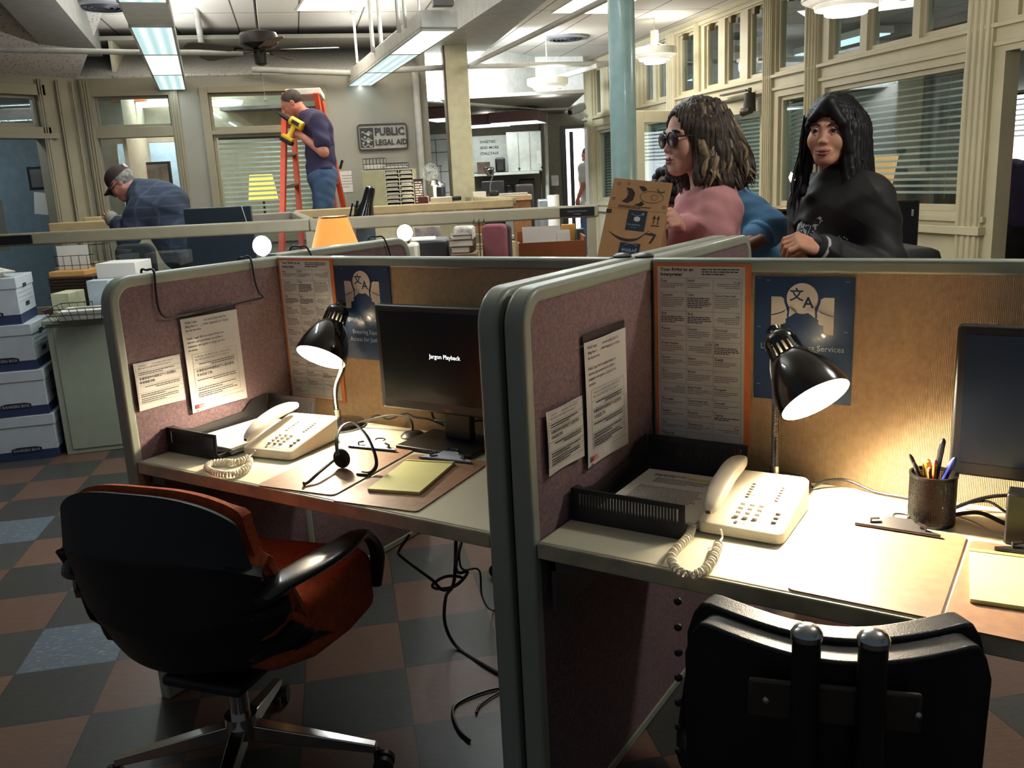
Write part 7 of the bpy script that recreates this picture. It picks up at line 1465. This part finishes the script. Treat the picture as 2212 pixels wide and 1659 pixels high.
for i in range(190):
    a = rg.uniform(-2.02, 2.02)                        # angle round the head, 0 = back
    x, y = math.sin(a), math.cos(a); z0 = rg.uniform(.0, .085); f_ = math.sqrt(max(.05, 1-(z0/.1)**2)); L_ = rg.uniform(.14, .2)*(1 if abs(a) > 1.2 else 1.05)
    o_ = rg.uniform(1.0, 1.08); fl_ = rg.uniform(1.12, 1.42)+.38*math.cos(a)**2*(math.cos(a) > 0); (lt_ if rg.random() < (.2 if abs(a) < 1.2 else .42) else dk_)
    tgt = lt_ if rg.random() < (.2 if abs(a) < 1.3 else .36) else dk_; lock(tgt, None, x*.088*f_*o_, .022+y*.104*f_*o_, .034+z0, x*.088*fl_, .03+y*.108*fl_, .03-L_+rg.uniform(-.03, .02), rg.uniform(.006, .0115), rg.uniform(.010, .022), rg.uniform(0, 6))
dk_.build('locks', hd_m, hair1, smooth=80); lt_.build('highlights', hb_m, hair1, smooth=80)
# ---- the carton she holds
cart = mat('cardboard', (168, 128, 88), .75, var=.04, scale=20); cink = mat('carton_ink', (40, 30, 24), .7); tape_m = mat('tape_navy', (28, 42, 58), .4, coat=.2); tpr = mat('tape_print', (120, 150, 168), .5); tpw = mat('tape_white', (196, 196, 190), .5)
a, b, c_ = at(1312, 448, 2.94), at(1440, 461, 2.89), at(1288, 566, 2.89); ux = (b-a).normalized(); uz = (a-c_); uz = (uz-ux*uz.dot(ux)).normalized(); uy = uz.cross(ux); W = (b-a).length; Hh = (a-c_).length
MC = Matrix((ux, uy, uz)).transposed().to_4x4(); MC.translation = a-uz*(Hh+.06); H2 = Hh+.06
t = thing('carton', 'brown carton with arrow smile print and raised flap, held by the woman in pink', 'box', M=MC)
MB().box(0, 0, 0, W, .004, H2).box(0, .004, 0, .004, .16, H2).box(W-.004, .004, 0, W, .16, H2).box(.004, .156, 0, W-.004, .16, H2).box(0, 0, -.004, W, .16, 0).build('body', cart, t, bevel=.0015)
fa, fb_ = at(1326, 381, 2.94), at(1450, 397, 2.69); FH = (fa-a).length; lean = math.degrees(math.asin(max(-.9, min(.9, (fa-a).normalized().dot(uy)))))
F_ = T(0, 0, H2) @ RX(-lean*.5); sh = ((fa-a).dot(ux)); 
fl_o = MB(F_).add([(0, 0, 0), (W, 0, 0), (W+sh*.6, 0, FH), (sh, 0, FH), (0, .003, 0), (W, .003, 0), (W+sh*.6, .003, FH), (sh, .003, FH)], [(0, 3, 2, 1), (4, 5, 6, 7), (0, 1, 5, 4), (1, 2, 6, 5), (2, 3, 7, 6), (3, 0, 4, 7)]).build('flap', cart, t, bevel=.001)
k = W/.178
def crescent(mb, cx, cy, r, rot, cut, M):
    pts = [(r*math.cos(R_(q)), r*math.sin(R_(q))) for q in range(-110, 111, 12)]; inn = [(cut+r*.72*math.cos(R_(q)), r*.8*math.sin(R_(q))) for q in range(100, -101, -12)]; c0, s0 = math.cos(R_(rot)), math.sin(R_(rot))
    mb.prism([(cx+x*c0-y*s0, cy+x*s0+y*c0) for x, y in pts+inn], 0, .0005, M=M)
S_ = F_ @ T(sh*.5, -.0006, 0) @ RX(90); g = MB()
g.prism([(.045, .068), (.062, .066), (.073, .052), (.070, .030), (.055, .020), (.038, .024), (.050, .036), (.053, .046), (.052, .056)], 0, .0006, M=S_ @ Matrix.Scale(k, 4)); g.prism([(.082, .076), (.098, .076), (.108, .066), (.096, .060), (.090, .066)], 0, .0006, M=S_ @ Matrix.Scale(k, 4)); g.prism([(.076, .016), (.098, .014), (.106, .022), (.096, .030), (.090, .023)], 0, .0006, M=S_ @ Matrix.Scale(k, 4))
ov = [(.122+.032*math.cos(q)*(1.15 if math.cos(q) > 0 else 1), .045+.018*math.sin(q)) for q in [2*math.pi*i/30 for i in range(30)]]
g.tube([(x*k, y*k, .0004) for x, y in ov], .0005, 4, closed=True, M=S_); g.tube([((.132+.010*math.cos(q))*k, (.045+.009*math.sin(q))*k, .0004) for q in [2*math.pi*i/20 for i in range(20)]], .0004, 4, closed=True, M=S_)
g.tube([((.150+.012*math.cos(q))*k, (.070+.007*math.sin(q))*k, .0004) for q in [R_(160+i*12) for i in range(15)]], .0012, 5, M=S_)
for x, y in ((.02, .078), (.05, .08), (.012, .03), (.165, .018)): g.tube([((x+.004*math.cos(q))*k, (y+.004*math.sin(q))*k, .0004) for q in [2*math.pi*i/10 for i in range(10)]], .0005, 4, closed=True, M=S_)
greek(g, .03*k, .012*k, .11*k, 2, .005*k, .0022*k, M=S_); g.build('flap_print', cink, fl_o, smooth=0)
Fm = T(0, -.0006, H2) @ RX(90) @ Matrix.Scale(k, 4); g = MB(Fm)
sm = [(.020+.118*i/20, -.070-.030*math.sin(math.pi*min(1, i/20*.92+.06))**.9+(.012 if i > 15 else 0)*((i-15)/5)) for i in range(21)]
top_ = [(x, y+.0008+.0045*math.sin(math.pi*i/20)) for i, (x, y) in enumerate(sm)]; bot_ = [(x, y-.001-.0035*math.sin(math.pi*i/20)) for i, (x, y) in enumerate(sm)]
for i in range(20): g.add([bot_[i]+(0,), bot_[i+1]+(0,), top_[i+1]+(0,), top_[i]+(0,)], [(0, 1, 2, 3)])
g.prism([(.128, -.073), (.146, -.068), (.160, -.072), (.155, -.090), (.147, -.104), (.143, -.101), (.150, -.084), (.152, -.077), (.130, -.076)][::-1], 0, .0005)
for x in (.145, .157): g.box(x-.0012, -.040, 0, x+.0012, -.020, .0005); g.prism([(x-.0045, -.022), (x+.0045, -.022), (x, -.010)], 0, .0005)
g.box(.139, -.046, 0, .163, -.0435, .0005); g.box(-.001, -.017, 0, .015, -.004, .0005); g.build('front_print', cink, t, smooth=0)
tb_ = MB(Fm); tb_.box(.066, -.066, .0002, .122, .0, .0009); tb_.box(.060, -.155, .0002, .120, -.108, .0009); tp_o = tb_.build('packing_tape', tape_m, t, smooth=0)
g = MB(Fm @ T(0, 0, .0011)); g.tube([(.076+.034*i/10, -.012-.007*math.sin(math.pi*i/10), 0) for i in range(11)], .0011, 5); g.prism([(.105, -.009), (.114, -.008), (.112, -.017), (.109, -.015)], 0, .0004); g.text('box delivery', .0075, T(.070, -.050, 0), .02); greek(g, .080, -.056, .03, 1, .003, .0015); g.tube([(.074+.036*i/10, -.116+.006*math.sin(math.pi*i/10), 0) for i in range(11)], .0012, 5); g.text('prime', .019, T(.112, -.127, 0) @ RZ(180), .02); g.build('tape_print', tpr, tp_o, smooth=0)
MB(Fm @ T(0, 0, .0011)).prism([(.086, -.024), (.095, -.021), (.104, -.024), (.104, -.034), (.095, -.038), (.086, -.034)][::-1], 0, .0005).build('tape_symbol', tpw, tp_o, smooth=0)
# ---- 2: dark haired young woman in the black bomber jacket
hc2 = at(1797, 284, 3.02); f2 = (adir(266)+Vector((0, 0, -.03))).normalized(); M2 = headframe(hc2, f2, (0, 0, 1), 2)
bd2 = adir(228); rg2 = Vector((bd2.y, -bd2.x, 0))*-1; rg2 = Vector((-bd2.y, bd2.x, 0)); rg2 = -rg2   # rg2 points to her right
rg2 = Vector((bd2.y, -bd2.x, 0)); nk2 = hc2+Vector((0, 0, -.165))+bd2*-.03; nk2 = Vector(M2 @ Vector((.02, .05, -.16)))
sl2 = nk2-rg2*.17+Vector((0, 0, -.065)); sr2 = nk2+rg2*.16+Vector((0, 0, -.06)); ch2 = nk2+Vector((0, 0, -.24)); pel2 = nk2+Vector((0, 0, -.56))-bd2*.02
wl2 = at(1768, 536, 2.86); wr2 = at(1752, 540, 2.98); el2 = sl2+Vector((0, 0, -.27))-bd2*.05-rg2*.06; er2 = sr2+Vector((0, 0, -.26))+bd2*.02+rg2*.04
J2 = dict(pel=pel2, che=ch2, nk=nk2, sl=sl2, sr=sr2, el=el2, er=er2, wl=wl2, wr=wr2)
skin2 = mat('skin_tan', (204, 150, 124), .5, var=.04, scale=30); blk_j = mat('jacket_black', (22, 23, 26), .68, var=.1, bump=.3, bscale=120); lip2 = mat('lips_brown', (138, 80, 72), .6)
def top2(P):
    d = uni([torso_(P, J2, .024, .98, 1.0), arm_(P, sl2, el2, wl2, .024, 1.9), arm_(P, sr2, er2, wr2, .022, 1.9)], .035)+wrinkle(P, 20, .007)+wrinkle(P, 44, .002, 2)
    q = P-_v(nk2); fx = q @ _v(rg2); fy = q @ _v(bd2); op = smax(smax(np.abs(fx-.05)-.085, -.02-fy, .01), q[:, 2]+.14+.3*np.abs(fx-.05), .01); d = smax(d, -op, .008); return smax(d, _v((0, 0, -1)) @ P.T+(pel2.z-.02), .01)
h2 = [(frame3(wl2, at(1722, 520, 2.84)-wl2, Vector((0, 0, .8))+(-rg2)*.6), dict(side=-1, curl=(48, 60, 40), thumb=(.1, .2))), (frame3(wr2, at(1716, 541, 2.88)-wr2, Vector((0, 0, .6))-rg2), dict(side=1, curl=(50, 60, 40)))]
t2, inv2 = person('young woman with long black hair and black bomber jacket standing at right, hands clasped', J2, bd2, skin2, M2, 's', h2, (top2, blk_j, .0085, sk, 'jacket'), mat('trousers_black', (28, 28, 30), .8), hsc=.97)
add_face(t2, inv2, M2, lip2, 's')
def pattern_mat():
    m = bpy.data.materials.new('patterned_top'); m.use_nodes = True; nt = m.node_tree; N = nt.nodes; L = nt.links; b = N['Principled BSDF']; tc = N.new('ShaderNodeTexCoord'); wv = N.new('ShaderNodeTexWave'); wv.inputs['Scale'].default_value = 14; wv.inputs['Distortion'].default_value = 14; wv.inputs['Detail'].default_value = 3; wv.inputs['Detail Scale'].default_value = 2.5
    L.new(tc.outputs['Object'], wv.inputs['Vector']); r = N.new('ShaderNodeValToRGB'); r.color_ramp.interpolation = 'CONSTANT'; r.color_ramp.elements[0].color = lin((22, 26, 34)); r.color_ramp.elements[1].position = .62; r.color_ramp.elements[1].color = lin((190, 200, 204)); L.new(wv.outputs['Fac'], r.inputs[0]); L.new(r.outputs[0], b.inputs['Base Color']); b.inputs['Roughness'].default_value = .8; return m
mesh_of('patterned_blouse', [nets(lambda P: smax(torso_(P, J2, .014, 1.0, 1.08), (P-_v(nk2)) @ _v((0, 0, 1))+.10, .01)+wrinkle(P, 30, .003), *bounds(J2, ('pel', 'nk', 'sl', 'sr'), .2), .010)], pattern_mat(), t2, inv2)
rib = mat('cuff_rib', (30, 31, 34), .9); rw = mat('cuff_white', (184, 186, 184), .8)
for (E_, W_) in ((el2, wl2), (er2, wr2)):
    d_ = (W_-E_).normalized(); e_ = E_.lerp(W_, .90); q = MB(inv2)
    c_o = q.tube([tuple(e_-d_*.02), tuple(e_), tuple(e_+d_*.045)], [.055, .046, .040], 20).build('cuff', rib, t2)
    for s in (.004, .020): MB(inv2).tube([tuple(e_+d_*s), tuple(e_+d_*(s+.009))], [.0462, .0448], 20).build('cuff_stripe', rw, c_o)
blkh = mat('hair_black', (15, 15, 18), .55, spec=.35, var=.1)
low2 = [((.066, .02, 0), (.10, .0, -.26), .04, .045), ((-.070, .01, 0), (-.085, -.03, -.20), .026, .018), ((0, .07, 0), (.01, .10, -.30), .075, .07), ((.07, -.02, .0), (.095, -.06, -.30), .026, .03), ((.05, .06, 0), (.09, .08, -.28), .06, .06)]
def bangs(P):
    inv_ = np.array(M2.inverted(), f32); Q = P @ inv_[:3, :3].T+inv_[:3, 3]; return uni([cap_(Q, (.012, -.082, .092), (-.050, -.086, .040), .020, .008), cap_(Q, (.012, -.082, .092), (.058, -.078, .028), .022, .012), cap_(Q, (.058, -.078, .028), (.074, -.05, -.06), .014, .014), cap_(Q, (0, -.08, .09), (-.066, -.06, .02), .02, .008), cap_(Q, (.01, -.085, .09), (.0, -.096, .062), .016, .008)], .015)
c = np.array(hc2); hair2 = mesh_of('hair', [nets(lambda P: smin(hairvol(P, M2, .090, .108, .096, low2, .063, off=-.006), bangs(P), .012), c-np.array((.26, .26, .42)), c+.2, .0046)], blkh, t2, inv2)
lk = MB(M2); rg = random.Random(8)
for i in range(90):
    s = rg.random()
    if s < .34: lock(lk, None, -.074-rg.uniform(0, .012), rg.uniform(-.04, .02), rg.uniform(-.02, .06), -.085-rg.uniform(0, .035), -.05+rg.uniform(-.04, .03), -.18-rg.uniform(0, .12), rg.uniform(.003, .005), rg.uniform(.004, .012), rg.uniform(0, 6))
    elif s < .75: lock(lk, None, .078+rg.uniform(0, .012), rg.uniform(-.04, .05), rg.uniform(-.02, .06), .09+rg.uniform(0, .05), -.04+rg.uniform(-.04, .07), -.30-rg.uniform(0, .1), rg.uniform(.004, .008), rg.uniform(.004, .01), rg.uniform(0, 6))
    else: lock(lk, None, rg.uniform(-.05, .06), .12, rg.uniform(-.02, .05), rg.uniform(-.05, .09), .14+rg.uniform(0, .03), -.34-rg.uniform(0, .08), rg.uniform(.006, .01), rg.uniform(.004, .012), rg.uniform(0, 6))
lk.build('locks', blkh, hair2, smooth=80)
lock_ = MB(inv2)
# ---- 3: person in blue denim shirt leaning behind the woman in pink
s3 = 3.75; hc3 = at(1463, 425, s3); f3 = (adir(205)+Vector((0, 0, -.8))).normalized(); M3 = headframe(hc3, f3, adir(205)*.7+Vector((0, 0, .7)))
nk3 = at(1500, 448, s3+.02); pel3 = at(1648, 575, s3+.12); ch3 = at(1560, 486, s3+.05); v3 = (nk3-pel3).normalized(); r3_ = Vector((fw.x, fw.y, 0)).normalized()
sl3 = at(1598, 436, s3-.12); sr3 = nk3+r3_*.20+Vector((.0, 0, -.06)); el3 = at(1662, 492, s3-.2); wl3 = at(1612, 532, s3-.28); er3 = sr3+Vector((0, 0, -.26)); wr3 = er3+adir(212)*.22
sl3 = at(1590, 448, s3-.14)
J3 = dict(pel=pel3, che=ch3, nk=nk3, sl=sl3, sr=sr3, el=el3, er=er3, wl=wl3, wr=wr3)
den = mat('denim_blue', (84, 132, 172), .8, var=.1, scale=12, bump=.3, bscale=300); skin3 = mat('skin_brown', (136, 92, 70), .55)
def top3(P):
    d = uni([torso_(P, J3, .03), arm_(P, sl3, el3, wl3, .026, 1.45), arm_(P, sr3, er3, wr3, .024, 1.5)], .05)+wrinkle(P, 24, .008)+wrinkle(P, 50, .002); return d
t3, inv3 = person('person in blue denim shirt with dark curly hair bending forward behind the woman in pink', J3, adir(212), skin3, M3, 'f', [(frame3(wl3, adir(212)+Vector((0, 0, -.4)), Vector((0, 0, 1))), dict(side=-1))], (top3, den, .011, sk, 'denim_shirt'), mat('jeans_navy', (34, 44, 66), .8), h=.013)
MB(inv3).tube([tuple(el3.lerp(wl3, .40)), tuple(el3.lerp(wl3, .52))], [.070, .066], 20).build('rolled_cuff', den, t3, bevel=.008)
hair3 = MB(inv3 @ M3)
for i in range(120):
    u_, v_ = rg.uniform(0, 6.28), rg.uniform(-.45, 1); z = v_; q_ = math.sqrt(max(0, 1-z*z)); x, y = q_*math.cos(u_), q_*math.sin(u_)
    if y < -.55 and z < .55: continue
    hair3.ball((x*.083, .02+y*.10, .032+z*.092), rg.uniform(.014, .024), 5)
hair3.build('curly_hair', mat('hair_curly', (28, 24, 24), .7), t3, smooth=80)
# ---- 4: man on the ladder with the yellow drill
s4 = 8.25; f4 = (-RT*.95+Vector((0, 0, -.62))-fw*.15).normalized(); hc4 = at(630, 224, s4); M4 = headframe(hc4, f4, (0, 0, 1), 0)
nk4 = at(663, 243, s4); pel4 = at(697, 384, s4+.02); ch4 = at(687, 285, s4); rgh = Vector((fw.x, fw.y, 0)).normalized()
sl4 = at(688, 262, s4-.19); sr4 = at(674, 262, s4+.19); el4 = at(699, 329, s4-.24); wl4 = at(648, 291, s4-.12); er4 = at(680, 325, s4+.22); wr4 = at(640, 275, s4+.12)
J4 = dict(pel=pel4, che=ch4, nk=nk4, sl=sl4, sr=sr4, el=el4, er=er4, wl=wl4, wr=wr4, z0=pel4.z-.92)
skin4 = mat('skin_ruddy', (190, 118, 96), .5); tee = mat('shirt_navy_purple', (46, 38, 70), .85, var=.08, bump=.2, bscale=200)
def top4(P):
    d = uni([torso_(P, J4, .014, 1.08, 1.12, .01), arm_(P, sl4, el4, wl4, .020, .72, 1.05), arm_(P, sr4, er4, wr4, .02, .72, 1.05)], .04)+wrinkle(P, 22, .005); ax_ = (nk4-pel4).normalized(); d = smax(d, -((P-_v(pel4+ax_*.03)) @ _v(ax_)), .01)
    return smax(d, cap_(P, nk4+ax_*.02, nk4+ax_*.2, 0, 0)*-1+.06, .01)
G4 = frame3(wl4, at(632, 279, s4-.12)-wl4, -fw+Vector((0, 0, .3)))
t4, inv4 = person('man in dark purple shirt and jeans standing on the orange ladder, raising a yellow drill', J4, -RT, skin4, M4, 'm', [(G4, dict(side=1, curl=(50, 60, 40))), (frame3(wr4, at(628, 268, s4+.1)-wr4, Vector((0, 0, 1))), dict(side=1, curl=(40, 50, 40)))], (top4, tee, .014, sk, 'shirt'), mat('jeans_blue', (66, 90, 122), .85, var=.1), h=.014, w=1.05, dp=1.1, hsc=1.03, armm=1.08)
sh4 = mat('hair_short_brown', (44, 34, 30), .8, col2=(70, 60, 54), cscale=30)
def cropped(M, P, z=.0): inv_ = np.array(M.inverted(), f32); Q = P @ inv_[:3, :3].T+inv_[:3, 3]; return smax(ell_(Q, (0, .020, .032), (.081, .100, .090)), -(Q[:, 2]+.012-.75*(-.02-Q[:, 1])), .01)
c = np.array(hc4); mesh_of('hair', [nets(lambda P: cropped(M4, P), c-.14, c+.14, .006)], sh4, t4, inv4)
q = MB(inv4).tube([tuple(pel4+RT*.17+Vector((0, 0, .08))), tuple(pel4+RT*.2+Vector((0, 0, .16)))], .012, 8).build('belt_clip', dk_m, t4)
# drill
a, b = at(612, 250, s4-.16), at(655, 275, s4-.16); dx = (b-a).normalized(); gpt = at(640, 285, s4-.15); Md = frame3(a, dx, Vector((0, 0, 1))); yel = mat('drill_yellow', (236, 190, 48), .45)
t = thing('power_drill', 'yellow and black cordless drill held up by the man on the ladder', 'drill', M=Md); L_ = (b-a).length
MB().tube([(.07, 0, 0), (.08, 0, 0), (L_*.95, 0, 0), (L_, 0, 0)], [.03, .042, .044, .03], 16).build('motor_body', yel, t); MB().tube([(-.04, 0, 0), (.0, 0, 0), (.075, 0, 0)], [.014, .024, .032], 14).tube([(-.12, 0, 0), (-.04, 0, 0)], [.004, .006], 8).build('chuck', dk_m, t); MB().box(L_*.5, -.046, -.015, L_*.85, -.04, .02).build('label', dk_m, t, smooth=0)
hb_ = Md.inverted() @ at(623, 297, s4-.16); MB().tube([(L_*.62, 0, -.03), tuple(Vector((L_*.62, 0, -.03)).lerp(hb_, .55)), tuple(hb_)], [.024, .02, .03], 12).build('handle', yel, t); MB(T(*hb_)).box(-.055, -.035, -.02, .055, .035, .012, M=RY(0)).build('battery_top', yel, t, bevel=.008); MB(T(*hb_)).box(-.06, -.038, -.055, .06, .038, -.02).build('battery', bez_m, t, bevel=.006)
# ---- 5: bending man with the cap
s5 = 6.75; hc5 = at(262, 396, s5); f5 = (-RT*.72+Vector((0, 0, -.72))-fw*.1).normalized(); M5 = headframe(hc5, f5, (-RT*.7+Vector((0, 0, .7))))
nk5 = at(300, 412, s5); pel5 = at(402, 545, s5+.03); ch5 = at(345, 450, s5); sl5 = at(303, 448, s5-.19); sr5 = at(308, 436, s5+.19); el5 = at(276, 515, s5-.2); wl5 = at(252, 482, s5-.14); er5 = at(280, 510, s5+.2); wr5 = at(250, 500, s5+.1)
J5 = dict(pel=pel5, che=ch5, nk=nk5, sl=sl5, sr=sr5, el=el5, er=er5, wl=wl5, wr=wr5)
def plaid():
    m = bpy.data.materials.new('plaid_navy'); m.use_nodes = True; nt = m.node_tree; N = nt.nodes; L = nt.links; b = N['Principled BSDF']; tc = N.new('ShaderNodeTexCoord'); cs = []
    for d, s in (('X', 4.2), ('Z', 4.2)):
        wv = N.new('ShaderNodeTexWave'); wv.bands_direction = d; wv.inputs['Scale'].default_value = s; wv.inputs['Distortion'].default_value = .8; r = N.new('ShaderNodeMapRange'); r.inputs[1].default_value = .86; r.inputs[2].default_value = .97; L.new(tc.outputs['Object'], wv.inputs['Vector']); L.new(wv.outputs['Fac'], r.inputs[0]); cs.append(r.outputs[0])
    a = N.new('ShaderNodeMath'); a.operation = 'MAXIMUM'; L.new(cs[0], a.inputs[0]); L.new(cs[1], a.inputs[1]); x = N.new('ShaderNodeMix'); x.data_type = 'RGBA'; x.inputs[6].default_value = lin((36, 46, 66)); x.inputs[7].default_value = lin((52, 62, 80)); L.new(a.outputs[0], x.inputs[0]); L.new(x.outputs[2], b.inputs['Base Color']); b.inputs['Roughness'].default_value = .85; return m
def top5(P): return uni([torso_(P, J5, .035, 1.1, 1.15, .02), ell_(P, at(350, 440, s5), (.2, .2, .16)), arm_(P, sl5, el5, wl5, .03, 1.8, 1.05), arm_(P, sr5, er5, wr5, .03, 1.8, 1.05)], .07)+wrinkle(P, 16, .008)
t5, inv5 = person('older man in dark plaid shirt and brown cap bending over behind the glazed partition', J5, -RT, mat('skin_pink', (192, 128, 112), .5), M5, 'm', [(frame3(wl5, -RT+Vector((0, 0, .9)), -fw), dict(side=1))], (top5, plaid(), .014, sk, 'plaid_shirt'), mat('trousers_black', (28, 28, 30)), h=.014, hsc=1.03)
capm = mat('cap_brown', (54, 40, 38), .85); c = np.array(hc5)
hc_o = MB(inv5 @ M5).grid(lambda a, b: (.088*math.cos(2*math.pi*a)*math.cos(b*math.pi/2*.98), .015+.106*math.sin(2*math.pi*a)*math.cos(b*math.pi/2*.98), .035+.098*math.sin(b*math.pi/2)**.8), 32, 12).build('cap', capm, t5, smooth=80)
MB(inv5 @ M5).grid(lambda a, b: ((a-.5)*.15*(1-.25*b*b), -.075-.085*b+(.05*(2*a-1)**2)*(1-b*.2), .040-.012*b-.02*(2*a-1)**2), 14, 8, .004).build('cap_brim', capm, hc_o, smooth=80); MB(inv5 @ M5).box(-.03, .112, .05, .03, .124, .085).build('cap_strap', mat('strap_pale', (190, 176, 168), .8), hc_o, bevel=.004)
def greyh(P): inv_ = np.array(M5.inverted(), f32); Q = P @ inv_[:3, :3].T+inv_[:3, 3]; return smax(smax(ell_(Q, (0, .022, .01), (.084, .104, .085)), -(Q[:, 1]-.0), .01), -(Q[:, 2]+.07), .01)
mesh_of('hair', [nets(greyh, c-.16, c+.16, .007)], mat('hair_grey', (150, 146, 138), .85, col2=(96, 92, 86), cscale=40), t5, inv5)
g5 = MB(inv5 @ M5)
for s in (-1, 1): g5.tube([(s*.033+.022*math.cos(a), -.112, -.008+.016*math.sin(a)) for a in [2*math.pi*i/16 for i in range(16)]], .0028, 6, closed=True); g5.tube([(s*.055, -.11, 0), (s*.078, -.02, .0), (s*.078, .02, -.01)], .0026, 5)
g5.build('glasses', gb, t5)
wg = frame3(wl5, -RT+Vector((0, 0, .9)), -fw); MB(inv5).ball(tuple(wl5+(-RT*.5+Vector((0, 0, .5)))*.06), (.055, .05, .06), 12).build('work_glove', mat('glove_grey', (150, 144, 134), .9), t5)
# ---- 6: man passing the bright doorway, 7: person at the right edge
def simple(label, x, yh, s, fa, topm, botm, skin, hairm, face=True, sleeve=.8, armf=.1):
    hc = at(x, yh, s); fd = adir(fa); M = headframe(hc, fd); rg_ = Vector((fd.y, -fd.x, 0)); nk = hc+Vector((0, 0, -.15)); J = dict(pel=Vector((hc.x, hc.y, .95)), che=Vector((hc.x, hc.y, nk.z-.24)), nk=nk, sl=nk-rg_*.19+Vector((0, 0, -.06)), sr=nk+rg_*.19+Vector((0, 0, -.06)))
    for k, sg in (('l', -1), ('r', 1)): J['e'+k] = J['s'+k]+Vector((0, 0, -.28))+rg_*sg*.04-fd*.03; J['w'+k] = J['e'+k]+Vector((0, 0, -.22))+fd*armf
    def tp(P): return smax(uni([torso_(P, J, .016, 1.05, 1.1), arm_(P, J['sl'], J['el'], J['wl'], .02, sleeve), arm_(P, J['sr'], J['er'], J['wr'], .02, sleeve)], .04)+wrinkle(P, 22, .004), _v((0, 0, -1)) @ P.T+J['pel'].z-.05, .01)
    hs_ = [(frame3(J['w'+k], Vector((0, 0, -1))+fd*.2, rg_*sg), dict(side=sg)) for k, sg in (('l', -1), ('r', 1))]
    t, inv = person(label, J, fd, skin, M, 'm', hs_, (tp, topm, .015, sk, 'shirt'), botm, h=.016); c = np.array(hc); mesh_of('hair', [nets(lambda P: cropped(M, P), c-.15, c+.15, .008)], hairm, t, inv); return t
simple('man in white T-shirt and jeans stepping through the bright doorway at the back', 1268, 333, 14.7, 180, mat('tee_white', (200, 200, 198), .8), mat('jeans_blue', (66, 90, 122)), mat('skin_ruddy', (190, 118, 96)), sh4, sleeve=.7)
simple('person in dark purple clothes partly visible at the right edge', 2243, 300, 6.6, 240, mat('shirt_purple', (58, 44, 84), .85), mat('trousers_black', (28, 28, 30)), skin3, mat('hair_curly', (28, 24, 24)), sleeve=1.8)
